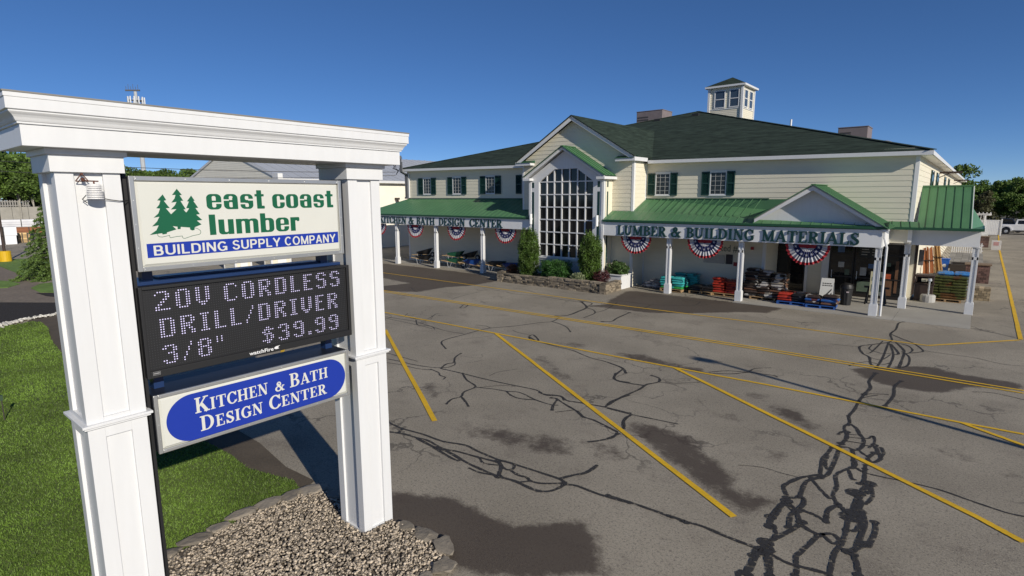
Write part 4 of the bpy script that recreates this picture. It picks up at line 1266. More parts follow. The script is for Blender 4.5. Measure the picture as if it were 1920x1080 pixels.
def temperature_sensor():
    s = thing('temperature_sensor', 'small white louvred weather sensor hung from a rusty bracket on the left column', 'sensor', (-6.50, 1.673, 4.98))
    m = MB()
    cx, cy = -6.505, 1.673
    for i in range(8): m.lathe((cx, cy, 4.992 + i * .0165), [(.056, 0), (.069, .002), (.067, .0075), (.055, .0115)], 20)
    m.cyl((cx, cy, 4.992), (cx, cy, 5.12), .052, n=16)
    m.lathe((cx, cy, 5.1205), [(.058, 0), (.056, .006), (.03, .013)], 20)
    m.build('louvre_stack', mat('sensor_plastic', (.78, .77, .76), .45, .04), s, smooth=False)
    m = MB()
    p = [(-6.565, 1.600, 5.228), (-6.565, 1.548, 5.158), (-6.565, 1.650, 5.158)]
    m.tube(p + [p[0]], .005); m.tube([(-6.575, 1.60, 5.172), (-6.50, 1.62, 5.160), (-6.50, 1.71, 5.158)], .006); m.cyl((-6.58, 1.60, 5.22), (-6.55, 1.60, 5.226), .011, n=8)
    m.cyl((-6.50, 1.673, 5.13), (-6.50, 1.673, 5.165), .007, n=8); m.blob((-6.555, 1.602, 5.172), (.02, .014, .02), random.Random(1), 2, .3)
    m.build('bracket', rust, s)
    m = MB()
    m.tube([(-6.54, 1.73, 5.0), (-6.562, 1.80, 4.985), (-6.565, 1.88, 4.972), (-6.575, 1.93, 4.972), (-6.62, 1.97, 4.975)], .0045)
    m.build('cable', black_m, s)
    m = MB(); m.tube([(-6.53, 1.61, 5.03), (-6.57, 1.585, 4.99), (-6.57, 1.62, 4.955)], .004); m.build('tie_wire', black_m, s)


temperature_sensor()

# ------------------------------------------------------------------ the store
YW, XL, XR, CX = 29.8, -35.25, -2.2, -18.58
YB, BL, BR = 28.3, -22.38, -14.72          # gabled bay
YX, QL, QR = 27.3, -21.08, -16.0           # tall window box


def eave_z(x): return 7.20 + (x - (-35.7)) * (6.87 - 7.20) / (35.7 - 1.75)


def store_building():
    S = thing('store_building', 'long cream clapboard store with dark hip roof, green metal porch roofs and a cupola', 'store', (CX, YW, 0))
    # ---- walls
    m = MB()
    siding(m, (XL, YW), (1, 0), (0, -1), 0.0, 7.0, lambda z: (0, BL - XL))
    m.box(XL, YW + .01, 0, BL, YW + .2, 7.0)
    m.build('front_wall', siding_m, S)
    m = MB()
    siding(m, (BR, YW), (1, 0), (0, -1), 0.0, 7.0, lambda z: (0, XR - BR) if z > 3.0 else (0, -8.2 - BR))
    m.box(BR, YW + .01, 2.95, XR, YW + .2, 7.0); m.box(BR, YW + .01, 0, -8.2, YW + .2, 2.95)
    m.build('front_wall', siding_m, S)
    m = MB()
    siding(m, (XR, YW), (0, 1), (1, 0), 0.0, 6.95, lambda z: (0, 63) if z > 2.9 else (3.1, 63))
    m.box(XR - .2, YW + .2, 2.95, XR - .01, 93, 6.9); m.box(XR - .2, 32.9, 0, XR - .01, 93, 2.95)
    m.build('side_wall', siding_m, S)
    m = MB()
    siding(m, (XL, 63), (0, -1), (-1, 0), 0.0, 7.0, lambda z: (0, 63 - YW))
    m.box(XL + .01, YW + .2, 0, XL + .2, 93, 7.0); m.box(XL + .2, 92.8, 0, XR - .2, 93, 6.9)
    m.build('side_wall', siding_m, S)
    # entrance recess: glazed storefront, ceiling, cream pier
    yr = 32.4
    m = MB()
    m.box(-8.2, YW + .2, 2.86, XR - .2, yr + .3, 2.94)
    m.build('recess_ceiling', mat('porch_ceiling', (.30, .27, .22), .8, .1), S)
    m = MB()
    siding(m, (-8.19, yr), (0, -1), (1, 0), 0, 2.86, lambda z: (0, yr - YW - .02)); siding(m, (-6.70, yr), (1, 0), (0, -1), 0, 2.86, lambda z: (0, 0.72))
    siding(m, (XR - .21, YW + .2), (0, 1), (-1, 0), 0, 2.86, lambda z: (2.4, 2.9))
    m.box(-8.2, yr + .01, 0, XR - .2, yr + .25, 0.12)
    m.box(-6.70, yr + .004, 0, -5.98, yr + .2, 2.86)
    m.build('recess_wall', siding_m, S)
    m = MB()
    for x in (-6.74, -5.98): m.box(x - .05, yr - .05, 0, x + .07, yr + .02, 2.86)
    m.box(-5.91, yr - .04, 0, -5.70, yr + .02, 2.86)
    m.build('recess_trim', trim, S)
    bz = mat('bronze_frame', (.018, .014, .012), .4, .1)
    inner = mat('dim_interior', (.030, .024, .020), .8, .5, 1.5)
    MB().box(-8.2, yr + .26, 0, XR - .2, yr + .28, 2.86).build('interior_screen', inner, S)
    for x0, x1, nm in ((-8.16, -6.80, 'shop_window'), (-5.68, -4.62, 'entrance_door'), (-4.58, -3.52, 'entrance_door'), (-3.48, -2.44, 'entrance_door')):
        f = MB()
        w = .06
        f.box(x0, yr - .03, .03, x0 + w, yr + .04, 2.82); f.box(x1 - w, yr - .03, .03, x1, yr + .04, 2.82)
        f.box(x0 + w, yr - .03, .03, x1 - w, yr + .04, .17); f.box(x0 + w, yr - .03, 2.76, x1 - w, yr + .04, 2.82); f.box(x0 + w, yr - .03, 2.12, x1 - w, yr + .04, 2.18)
        if nm == 'entrance_door':
            f.box(x0 + w, yr - .03, .95, x1 - w, yr + .04, 1.02)
        d = f.build(nm, bz, S)
        MB().box(x0 + w, yr, .17, x1 - w, yr + .01, 2.76).build('pane', glass_m, d)
        if nm == 'entrance_door': MB().bar((x0 + .14, yr - .07, .9), (x0 + .14, yr - .07, 1.3), .03).build('handle', steel_m, d)
    tone = {'red': (.45, .09, .03), 'blu': (.08, .15, .30), 'wht': (.42, .42, .40), 'brn': (.16, .08, .04), 'yel': (.5, .42, .2), 'grn': (.10, .14, .10)}
    for x0, x1, z0, z1, c in ((-5.28, -5.02, 1.45, 1.72, 'wht'), (-4.98, -4.78, 1.08, 1.36, 'grn'), (-4.32, -4.05, 1.10, 1.50, 'wht'), (-3.98, -3.70, 1.48, 1.70, 'blu'), (-4.40, -3.72, .30, .80, 'grn'), (-5.35, -5.05, 2.2, 2.62, 'blu'),
                              (-3.34, -3.06, 1.62, 1.80, 'grn'), (-3.30, -3.02, 1.02, 1.26, 'red'), (-3.40, -2.95, .20, .95, 'brn'), (-2.86, -2.74, .35, 1.9, 'brn')):
        MB().box(x0, yr - .014, z0, x1, yr - .002, z1).build('door_notice', mat('notice_' + c, tone[c], .6, .3, 9), S)
    # hours board hung above the doors
    hb = MB().box(-4.35, yr - .30, 2.02, -3.30, yr - .27, 2.80).build('hours_board', mat('slate_board', (.02, .022, .02), .5, .15), S)
    pr = mat('board_print', (.40, .40, .36), .6, .1)
    font_text('board_lettering', 'Store Hours', (-4.12, yr - .302, 2.66), (1, 0, 0), (0, 0, 1), .13, pr, hb, width=.60)
    m = MB()
    rr = random.Random(3)
    for k in range(4):
        z = 2.56 - k * .125
        for a, b in ((-4.28, -3.98 + rr.uniform(-.06, .1)), (-3.84, -3.40 + rr.uniform(-.1, .05))): m.box(a, yr - .3035, z - .035, b, yr - .3005, z)
    m.build('board_print', pr, hb)

    # ---- bay
    m = MB()
    ap, es = 9.42, 0.60
    hw = (BR - BL) / 2
    siding(m, (BL, YB), (1, 0), (0, -1), 0.0, ap, lambda z: (0, 2 * hw) if z < 7.1 else (max(0, hw - (ap - z) / es), min(2 * hw, hw + (ap - z) / es)))
    siding(m, (BR, YB), (0, 1), (1, 0), 0.0, 6.95, lambda z: (0, YW - YB))
    siding(m, (BL, YW), (0, -1), (-1, 0), 0.0, 6.95, lambda z: (0, YW - YB))
    m.prism([(BL, 0), (BR, 0), (BR, 7.05), (CX, 9.35), (BL, 7.05)], 'y', YB + .01, YB + .2)
    m.build('bay_wall', siding_m, S)
    m = MB()
    for x in (BL, BR):
        s = 1 if x == BR else -1
        MB().box(x - s * .10, YB - .025, 0, x + s * .025, YB + .14, 7.0).build('corner_board', trim, S)
        MB().box(x - s * .02, YW - .13, 0, x + s * .025, YW - .001, 6.9).build('corner_board', trim, S)
    for x, s in ((XL, -1), (XR, 1)):
        MB().box(x - s * .12, YW - .027, 3.0 if s > 0 else 0, x + s * .027, YW + .15, 6.9).build('corner_board', trim, S)
    MB().box(-8.24, YW - .027, 0, -8.10, YW + .15, 2.95).build('corner_board', trim, S)

    # ---- main hip roof
    zl, zr, yf, yb, yp, zp = eave_z(-35.7), eave_z(-1.75), 29.40, 94.0, 46.6, 11.85
    A, B, P, Q = (-35.72, yf, zl), (-1.74, yf, zr), (CX - .05, yp, zp), (CX - .05, yb, zp)
    Bb, Ab = (-1.74, yb, zr), (-35.72, yb, zl)
    m = MB()
    for f in ((A, B, P), (B, Bb, Q, P), (Ab, A, P, Q)): m.face(f)
    e = 0.05
    lo = lambda p: (p[0], p[1], p[2] - e)
    for p, q in ((A, B), (B, Bb), (Ab, A)): m.face((p, q, lo(q), lo(p)))
    m.face((Bb, Q, Ab)); m.face((lo(A), lo(B), lo(Bb), lo(Ab)))
    roof = m.build('roof', shingle, S)
    m = MB()
    for p, q in ((P, A), (P, B), (P, Q)): m.bar((p[0], p[1], p[2] + .012), (q[0], q[1], q[2] + .012), .30, .03)
    m.build('ridge_cap', shingle, roof)
    m = MB()
    m.cyl((-11.6, 47, 9.5), (-11.6, 47, 10.65), .07); m.build('vent_pipe', trim, roof)
    m = MB(); m.lathe((-4.42, 38, 7.75), [(.38, 0), (.36, .1), (.28, .2), (.12, .27)], 16); m.build('roof_vent', steel_m, roof, smooth=False)
    for x, y in ((-20.6, 43.4), (-17.9, 44.4)):
        z = 7.0 + (y - yf) * (zp - 7.0) / (yp - yf)
        MB().box(x - .25, y - .2, z - .15, x + .25, y + .2, z + .14).build('roof_vent', mat('black_vent', (.02, .02, .02), .6, .1), roof)
    m = MB()
    m.bar((-35.74, yf - .012, zl - .115), (BL - .55, yf - .012, eave_z(BL) - .115), .03, .17)
    m.bar((BR + .27, yf - .012, eave_z(BR) - .115), (-1.74, yf - .012, zr - .115), .03, .17)
    m.bar((-1.725, yf - .025, zr - .115), (-1.725, yb, zr - .115), .03, .17)
    m.bar((-35.735, yf, zl - .115), (-35.735, yb, zl - .115), .03, .17)
    m.build('fascia', white, roof)
    m = MB()
    m.add([(-35.7, yf, zl - .2), (-1.76, yf, zr - .2), (-1.76, YW - .004, zr - .2), (-35.7, YW - .004, zl - .2)], [(0, 1, 2, 3)])
    m.add([(XR + .004, YW, zr - .2), (-1.76, YW, zr - .2), (-1.76, yb, zr - .2), (XR + .004, yb, zr - .2)], [(0, 1, 2, 3)])
    m.build('soffit', trim, roof, fix=False)

    # ---- bay roof
    yf2, rz, ez, hx = 27.88, 9.62, 7.17, 4.07
    mz = lambda z: yf + (z - 6.98) * (yp - yf) / (zp - 6.98)
    m = MB()
    for s in (-1, 1):
        R0, E0, E1, R1 = (CX, yf2, rz), (CX + s * hx, yf2, ez), (CX + s * hx, mz(ez) + .5, ez), (CX, mz(rz) + .5, rz)
        m.face((R0, E0, E1, R1))
        m.face(((CX, yf2, rz - .06), (CX + s * hx, yf2, ez - .06), E0, R0)); m.face((E0, (E0[0], yf2, ez - .06), (E1[0], E1[1], ez - .06), E1))
    broof = m.build('bay_roof', shingle, S)
    m = MB()
    for s in (-1, 1):
        # barge board, raking soffit, eave fascia and cornice return
        m.prism([(CX, rz - .062), (CX + s * hx, ez - .062), (CX + s * hx, ez - .30), (CX, rz - .30)], 'y', yf2 + .05, yf2 + .08)
        m.face([(CX, yf2, rz - .10), (CX + s * hx, yf2, ez - .10), (CX + s * hx, YB - .004, ez - .10), (CX, YB - .004, rz - .10)])
        x0, x1 = sorted((CX + s * hx, CX + s * (hx - 1.15)))
        m.box(x0, yf2 - .001, ez - .27, x1, YB - .004, ez - .11)
        xe = CX + s * hx
        m.box(min(xe, xe + s * .03), yf2, ez - .27, max(xe, xe + s * .03), yf + .02, ez - .07)
        m.box(min(xe, BR if s > 0 else BL), YB, ez - .25, max(xe, BR if s > 0 else BL), yf, ez - .22)
    m.build('barge_board', white, broof)
    m = MB()
    for s in (-1, 1):
        x0, x1 = sorted((CX + s * hx, CX + s * (hx - 1.2)))
        m.prism([(yf2 - .05, ez - .109), (YB - .005, ez - .109), (YB - .005, ez + .04)], 'x', x0, x1)
    m.build('return_flashing', green_edge, broof)

    # ---- tall window box
    hwq = (QR - QL) / 2
    cq = (QL + QR) / 2
    m = MB()
    wl, wr, zb_, zs, zt = -20.40, -16.66, 1.36, 5.86, 6.57
    al, ar = -19.28, -17.74
    m.box(QL, YX, 0, wl, YX + .22, zs); m.box(wr, YX, 0, QR, YX + .22, zs); m.box(wl, YX + .03, 0, wr, YX + .22, zb_)
    m.prism([(QL, zs), (wl, zs), (al, zt), (ar, zt), (wr, zs), (QR, zs), (QR, 6.05), (cq, 7.62), (QL, 6.05)], 'y', YX, YX + .22)
    m.box(wl - .05, YX - .07, zb_, wr + .05, YX + .06, zb_ + .09); m.box(wl - .02, YX - .03, zb_ - .10, wr + .02, YX + .029, zb_ - .001)
    m.box(wl + .12, YX + .012, .25, wr - .12, YX + .029, .30); m.box(wl + .12, YX + .012, 1.05, wr - .12, YX + .029, 1.10)
    for x in (QL - .05, QR - .11): m.box(x, YX - .03, 0, x + .16, YX - .001, zs + .05)
    box = m.build('window_box', white, S, bevel=0.004)
    m = MB()
    for s, x in ((-1, QL), (1, QR)):
        m.box(x - s * .2, YX + .22, 0, x, YX + .24, 6.0)
        m.box(x - s * .05, YX + .2201, 0, x, YB - .02, 6.0)
    m.build('box_side', siding_m, box)
    m = MB()
    for x in (-20.90, -16.37):
        for a, b in ((.75, 5.28), (5.52, 5.84)): MB().box(x, YX - .008, a, x + .15, YX + .004, b).build('side_light', shutter_m, box)
    for a, b in ((.75, 5.28), (5.52, 5.84)): MB().box(QR - .002, YX + .38, a, QR + .006, YX + .52, b).build('side_light', shutter_m, box)
    win = MB()
    cols = 7
    for i in range(cols + 1):
        x = wl + (wr - wl) * i / cols
        top = zs if i in (0, cols) else min(zt, zs + (zt - zs) * min(x - wl, wr - x) / (al - wl))
        win.box(x - .035, YX + .05, zb_ + .09, x + .035, YX + .12, top)
    for j in range(7):
        z = zb_ + .12 + (zs - zb_ - .12) * j / 6
        for i in range(cols): win.box(wl + (wr - wl) * i / cols + .035, YX + .055, z - .03, wl + (wr - wl) * (i + 1) / cols - .035, YX + .115, z + .03)
    w = win.build('atrium_window', white, S)
    m = MB()
    m.prism([(wl, zb_ + .05), (wr, zb_ + .05), (wr, zs), (ar, zt), (al, zt), (wl, zs)], 'y', YX + .13, YX + .14)
    m.build('pane', glass_m, w)
    # its little green gable roof
    m = MB()
    y0, rz2, ez2, hx2 = 26.93, 7.83, 6.14, 2.78
    for s in (-1, 1):
        R0, E0, E1, R1 = (cq, y0, rz2), (cq + s * hx2, y0, ez2), (cq + s * hx2, YB - .004, ez2), (cq, YB - .004, rz2)
        m.face((R0, E0, E1, R1))
        n = 4
        for k in range(n):
            y = y0 + .15 + (YB - y0 - .3) * k / (n - 1)
            m.bar((cq, y, rz2 + .02), (cq + s * hx2, y, ez2 + .02), .03, .045)
    m.bar((cq, y0 - .01, rz2 + .01), (cq, YB, rz2 + .01), .16, .03)
    br = m.build('box_roof', metal_green, S)
    m = MB()
    for s in (-1, 1):
        m.prism([(cq, rz2 - .02), (cq + s * hx2, ez2 - .02), (cq + s * hx2, ez2 - .20), (cq, rz2 - .20)], 'y', y0 + .05, y0 + .08)
        m.face([(cq, y0, rz2 - .10), (cq + s * hx2, y0, ez2 - .10), (cq + s * hx2, YB - .01, ez2 - .10), (cq, YB - .01, rz2 - .10)])
        xe = cq + s * hx2
        m.box(min(xe, xe - s * .5), y0 + .001, ez2 - .20, max(xe, xe - s * .5), YX - .002, ez2 - .06)
        m.box(min(xe, xe + s * .02), y0 + .001, ez2 - .20, max(xe, xe + s * .02), YB - .01, ez2 - .06)
    m.build('barge_board', white, br)
    m = MB()
    for s in (-1, 1): m.bar((cq, y0 - .02, rz2 + .0), (cq + s * (hx2 + .02), y0 - .02, ez2 + .0), .05, .03)
    m.build('roof_edge', green_edge, br)
    for x in (-20.90, -16.30):
        m = MB()
        m.cyl((x, 27.16, 3.38), (x, 27.16, 3.98), .085, n=12); m.box(x - .03, 27.2, 3.62, x + .03, YX, 3.74)
        m.build('wall_lamp', mat('lamp_white', (.82, .82, .80), .35, .02), S, smooth=False)

    # ---- upper windows with shutters
    def window(x0, x1, z0, z1, par=S):
        f = MB()
        w = .05
        f.box(x0, YW - .05, z0, x0 + w, YW - .005, z1); f.box(x1 - w, YW - .05, z0, x1, YW - .005, z1)
        f.box(x0 + w, YW - .05, z0, x1 - w, YW - .005, z0 + w); f.box(x0 + w, YW - .05, z1 - w, x1 - w, YW - .005, z1)
        f.box(x0 - .02, YW - .07, z0 - .05, x1 + .02, YW - .02, z0 - .002); f.box(x0 - .02, YW - .065, z1 + .002, x1 + .02, YW - .02, z1 + .06)
        W_ = f.build('window', white, par)
        MB().box(x0 + w, YW - .028, z0 + w, x1 - w, YW - .022, z1 - w).build('pane', glass_mid, W_)
        g = MB()
        for i in (1, 2): x = x0 + (x1 - x0) * i / 3; g.box(x - .008, YW - .042, z0 + w, x + .008, YW - .029, z1 - w)
        for j in range(1, 5): z = z0 + (z1 - z0) * j / 5; g.box(x0 + w, YW - .041, z - .008, x1 - w, YW - .0291, z + .011)
        g.build('glazing_bar', mat('thin_bar', (.42, .42, .41), .5, .05), W_)

    def shutter(x0, x1, z0, z1):
        s = MB()
        e = .05
        y0, y1 = YW - .075, YW - .02
        s.box(x0, y0, z0, x0 + e, y1, z1); s.box(x1 - e, y0, z0, x1, y1, z1)
        zm = (z0 + z1) / 2
        for a, b in ((z0, z0 + .07), (zm - .035, zm + .035), (z1 - .07, z1)): s.box(x0 + e, y0, a, x1 - e, y1, b)
        for a, b in ((z0 + .07, zm - .035), (zm + .035, z1 - .07)):
            n = 11
            for k in range(n):
                z = a + (b - a) * k / n
                s.face([(x0 + e, y0 + .012, z), (x1 - e, y0 + .012, z), (x1 - e, y1 - .006, z + (b - a) / n), (x0 + e, y1 - .006, z + (b - a) / n)])
        s.build('shutter', shutter_m, S)
    for a, b, c, d in ((-33.94, -33.39, -32.48, -31.95), (-30.68, -30.18, -29.25, -28.76), (-27.41, -26.9, -26.01, -25.48), (-24.15, -23.66, -22.75, -22.42)):
        shutter(a, b, 5.20, 6.44); shutter(c, d, 5.20, 6.44)
        window(b + .02, c - .02, 5.22, 6.42)
    for a, b, c, d in ((-14.60, -14.16, -13.26, -12.86), (-11.52, -11.10, -10.20, -9.80)):
        shutter(a, b, 5.05, 6.27); shutter(c, d, 5.05, 6.27)
        window(b + .02, c - .02, 5.07, 6.26)
    for y in (38.2, 42.6, 51.5, 57.5):
        f = MB()
        f.box(XR + .02, y - .5, 5.15, XR + .06, y + .5, 6.3)
        W_ = f.build('window', white, S)
        MB().box(XR + .061, y - .44, 5.21, XR + .066, y + .44, 6.24).build('pane', glass_m, W_)
        for s in (-1, 1): MB().box(XR + .02, y + s * .72 - .2, 5.12, XR + .07, y + s * .72 + .2, 6.32).build('shutter', shutter_m, S)
    # ---- porches: standing-seam roofs
    yt, ze, zt2, yE = YW - .02, 3.75, 4.85, 27.25

    def pz(y): return ze + (y - yE) * (zt2 - ze) / (YW - yE)
    m = MB()
    xl = -37.9
    m.face([(xl, yE, ze), (QL - .01, yE, ze), (QL - .01, YB - .02, pz(YB)), (BL - .03, YB - .02, pz(YB)), (BL - .03, yt, zt2), (XL - .02, yt, zt2)])
    m.face([(xl, yE, ze), (XL - .02, yt, zt2), (XL - .02, 45, zt2), (xl, 45, ze)])
    for k in range(40):
        x = -37.6 + k * .42
        if x > QL - .1: break
        top = yt if x < BL - .1 else YB - .03
        if x < XL: top = min(top, yE + (x - xl) / (XL - xl) * (yt - yE))
        m.bar((x, yE, ze + .012), (x, top, pz(top) + .012), .020, .020)
    lr = m.build('porch_roof', metal_green, S)
    m = MB()
    m.box(xl - .02, yE - .06, ze - .10, QL - .01, yE, ze + .012); m.box(xl - .06, yE, ze - .10, xl, 45, ze + .012)
    m.box(XL, yt - .03, zt2 - .01, BL - .03, yt + .005, zt2 + .06)
    m.build('gutter', green_edge, lr)
    m = MB()
    xr = -2.80
    m.face([(QR + .01, yE, ze), (xr, yE, ze), (xr, yE + .45, pz(yE + .45)), (-3.3, 29.0, 3.80), (-3.3, yt, 3.92), (-3.4, yt, 3.95), (-5.62, yt, zt2), (BR + .03, yt, zt2), (BR + .03, YB - .02, pz(YB)), (QR + .01, YB - .02, pz(YB))])
    for k in range(32):
        x = QR + .25 + k * .405
        if x > xr - .05: break
        top = yt if x > BR + .1 else YB - .03
        if x > -8.2: top = 27.52
        m.bar((x, yE, ze + .012), (x, top, pz(top) + .012), .020, .020)
    rr_ = m.build('porch_roof', metal_green, S)
    m = MB()
    m.box(QR + .01, yE - .06, ze - .10, xr + .03, yE, ze + .012)
    m.box(BR + .03, yt - .03, zt2 - .01, -8.1, yt + .005, zt2 + .05)
    m.build('gutter', green_edge, rr_)
    # entrance gable on the right porch
    gx, gz_, gy = -5.64, 5.48, 27.16
    m = MB()
    pl, pr_ = (-7.98, gz_ - 2.35 * .63), (-2.76, gz_ - 2.87 * .63)
    for p in (pl, pr_):
        m.face([(gx, gy, gz_), (p[0], gy, p[1]), (p[0], yt if p is pr_ else 29.2, p[1]), (gx, yt, gz_)])
        m.bar((gx, gy - .015, gz_ + .01), (p[0], gy - .015, p[1] + .01), .05, .035)
        for k in range(1, 6):
            y = gy + (yt - gy) * k / 6
            if p is pr_: m.bar((gx, y, gz_ + .012), (p[0], y, p[1] + .012), .022, .03)
    m.bar((gx, gy - .02, gz_ + .015), (gx, yt, gz_ + .015), .18, .03)
    gr = m.build('entrance_gable_roof', metal_green, S)
    m = MB()
    for p in (pl, pr_): m.prism([(gx, gz_ - .02), (p[0], p[1] - .02), (p[0], p[1] - .20), (gx, gz_ - .24)], 'y', gy + .05, gy + .075)
    m.prism([(gx, gz_ - .12), (pl[0], pl[1] - .1), (pr_[0], pr_[1] - .1)], 'y', gy + .46, gy + .5)
    for p in (pl, pr_): m.face([(gx, gy, gz_ - .06), (p[0], gy, p[1] - .06), (p[0], gy + .47, p[1] - .06), (gx, gy + .47, gz_ - .06)])
    m.build('tympanum', white, gr, fix=False)
    # narrow link roof and the steep side porch roof
    m = MB()
    m.face([(-3.0, 29.35, 3.66), (-1.78, 29.35, 3.66), (-2.0, 29.78, 3.89), (-3.2, 29.78, 3.89)])
    for k in range(4): m.bar((-2.85 + k * .32, 29.35, 3.67), (-2.92 + k * .32, 29.78, 3.90), .022, .03)
    T0, T1, F0, F1 = (XR + .02, 32.9, 5.40), (-.34, 32.9, 5.40), (-2.0, 29.55, 3.66), (0.16, 29.55, 3.66)
    F1t = (-.22, 29.55, 3.66)
    m.face([F0, F1t, T1, T0])
    m.face([F1t, F1, (.20, 33.0, 3.66), (-.30, 31.6, 4.55)])
    for k in range(7):
        t = k / 6
        a = (F0[0] + (F1t[0] - F0[0]) * t, F0[1], F0[2] + .014); b = (T0[0] + (T1[0] - T0[0]) * t, T0[1], T0[2] + .014)
        m.bar(a, b, .022, .035)
    m.bar((T0[0], T0[1], T0[2] + .03), (T1[0] + .02, T1[1], T1[2] + .03), .10, .07)
    sr = m.build('side_porch_roof', metal_green, S)
    m = MB()
    m.bar((-.33 + .02, 32.9, 5.38), (-.2, 29.55, 3.63), .03, .09)
    m.build('rake_board', white, sr)
    m = MB()
    m.box(-3.0, 29.28, 3.56, -1.8, 29.35, 3.67); m.box(-2.0, 29.48, 3.56, .22, 29.55, 3.672); m.box(.161, 29.55, 3.56, .22, 33.0, 3.665)
    m.build('gutter', green_edge, sr)
    MB().prism([(29.9, 3.64), (32.9, 5.3), (32.9, 3.64)], 'x', -.36, -.33).build('gable_end_panel', trim, sr)

    # ---- beams, posts, lettering
    yb0, yb1 = 27.30, 27.60
    m = MB()
    m.box(-37.5, yb0, 3.02, QL, yb1, 3.64); m.box(-37.6, yb0 - .03, 3.59, QL, yb0 - .001, 3.65)
    MB().box(-36.9, yb1 + .002, 3.0, QL, YW - .01, 3.018).build('porch_ceiling', MATS['porch_ceiling'], S)
    m.box(-37.5, yb1, 3.02, -37.3, 45, 3.64)
    lb = m.build('porch_beam', trim, S)
    m = MB()
    m.box(QR, yb0, 2.90, -2.97, yb1, 3.60); m.box(QR, yb0 - .03, 3.55, -2.93, yb0 - .001, 3.62)
    m.box(-3.15, yb1, 2.90, -2.97, 30.1, 3.60); m.box(-3.15, 30.1, 2.88, .12, 30.28, 3.56); m.box(-.04, 30.28, 2.88, .12, 33.0, 3.56)
    MB().box(QR, yb1 + .002, 2.90, -3.16, YW - .01, 2.92).build('porch_ceiling', MATS['porch_ceiling'], S)
    MB().box(-3.14, 30.29, 2.90, -.05, 33.0, 2.92).build('porch_ceiling', MATS['porch_ceiling'], S)
    rb = m.build('porch_beam', trim, S)
    m = MB()
    up = (0, 0, 1)
    for w, a, b in (('KITCHEN', -35.66, -32.55), ('&', -32.27, -31.72), ('BATH', -31.40, -29.50), ('DESIGN', -29.07, -26.54), ('CENTER', -26.11, -23.26)):
        text_mesh(m, w, SERIF, (a, yb0 - .01, 3.065), (1, 0, 0), up, (0, -1, 0), .50, width=b - a, gap=.05, depth=.016, res=30, bold=.012)
    m.build('lettering', letter_m, lb, fix=False, label='raised dark green letters reading kitchen and bath design center')
    m = MB()
    for w, a, b in (('LUMBER', -15.06, -12.25), ('&', -12.01, -11.48), ('BUILDING', -11.21, -7.95), ('MATERIALS', -7.62, -3.75)):
        text_mesh(m, w, SERIF, (a, yb0 - .015, 2.965), (1, 0, 0), up, (0, -1, 0), .50, width=b - a, gap=.06, depth=.030, res=30, bold=.008)
    m.build('lettering', letter_m, rb, fix=False, label='raised dark green letters reading lumber and building materials')
    font_text('wall_lettering', 'ted #', (-10.32, YW - .03, 2.16), (1, 0, 0), up, .5, mat('wall_print', (.10, .13, .09), .6, .1), S, width=.86)
    for x0, x1, z0, z1, nm, c in ((-11.2, -10.1, 1.50, 1.95, 'wall_notice', (.42, .40, .36)), (-10.02, -9.68, 1.50, 2.0, 'wall_poster', (.03, .025, .03)), (-9.62, -9.44, 1.42, 1.62, 'wall_poster', (.30, .03, .03))):
        MB().box(x0, YW - .05, z0, x1, YW - .03, z1).build(nm, mat('poster_%d' % int(c[0] * 100), c, .6, .2, 8), S)
    MB().box(-8.80, YW - .09, 2.32, -8.66, YW - .03, 2.46).build('fire_bell', mat('bell_red', (.35, .02, .02), .4, .1), S)

    def post(x, y, top, label=None):
        m = MB()
        w = .11
        m.box(x - .075, y - .075, 0, x + .075, y + .075, top)
        for sx in (-1, 1):
            for sy in (-1, 1): m.box(x + sx * .045, y + sy * .045, .5, x + sx * w, y + sy * w, top)
        m.box(x - w, y - w, top - .55, x + w, y + w, top - .42)
        m.box(x - .15, y - .15, 0, x + .15, y + .15, .48); m.box(x - .135, y - .135, .48, x + .135, y + .135, .53)
        m.box(x - w - .02, y - w - .02, top - .06, x + w + .02, y + w + .02, top - .001)
        m.build('porch_post', white, S, bevel=.006)
    for x in (-33.93, -29.63, -25.16): post(x, 27.52, 3.02)
    for x in (-12.21, -8.59): post(x, 27.60, 2.90)
    post(-3.08, 27.62, 2.90); post(-2.31, 30.30, 2.88); post(.03, 30.45, 2.88)
    m = MB()
    m.tube([(-2.91, 27.37, 3.58), (-2.91, 27.40, 3.3), (-2.80, 27.5, 2.9), (-2.80, 27.5, .05)], .045, 8)
    m.build('downspout', white, S)
    m = MB()
    m.bar((-34.98, YW - .08, 4.95), (-34.98, YW - .08, 6.85), .09); m.build('downspout', white, S)
    m = MB(); m.bar((XR + .06, 33.0, 0.3), (XR + .06, 33.0, 2.9), .10); m.build('downspout', brown_m, S)
    for y in (44.5, 68.0):
        m = MB(); m.box(XR, y - .06, 6.34, -1.05, y + .06, 6.46); m.bar((XR, y, 6.1), (-1.7, y, 6.34), .05)
        m.build('flood_light', brown_m, S)
    m = MB(); m.box(-2.05, 32.98, 1.72, -1.86, 33.2, 2.45); m.build('meter_box', mat('meter_grey', (.16, .15, .15), .5, .1), S)
    # service mast and conduits on the left corner
    m = MB()
    for x, t in ((-35.30, 7.9), (-35.18, 8.0), (-35.08, 7.7)):
        m.tube([(x, YW - .16, 4.9), (x, YW - .16, 6.75), (x, 29.15, 6.95), (x, 29.15, t)], .05, 8)
    m.cyl((-35.18, 29.15, 7.95), (-35.18, 29.10, 8.18), .11, .07, 10)
    m.box(-35.36, YW - .24, 4.88, -35.02, YW - .03, 5.02)
    m.build('service_conduit', mat('conduit_grey', (.10, .105, .115), .4, .2), S)
    m = MB()
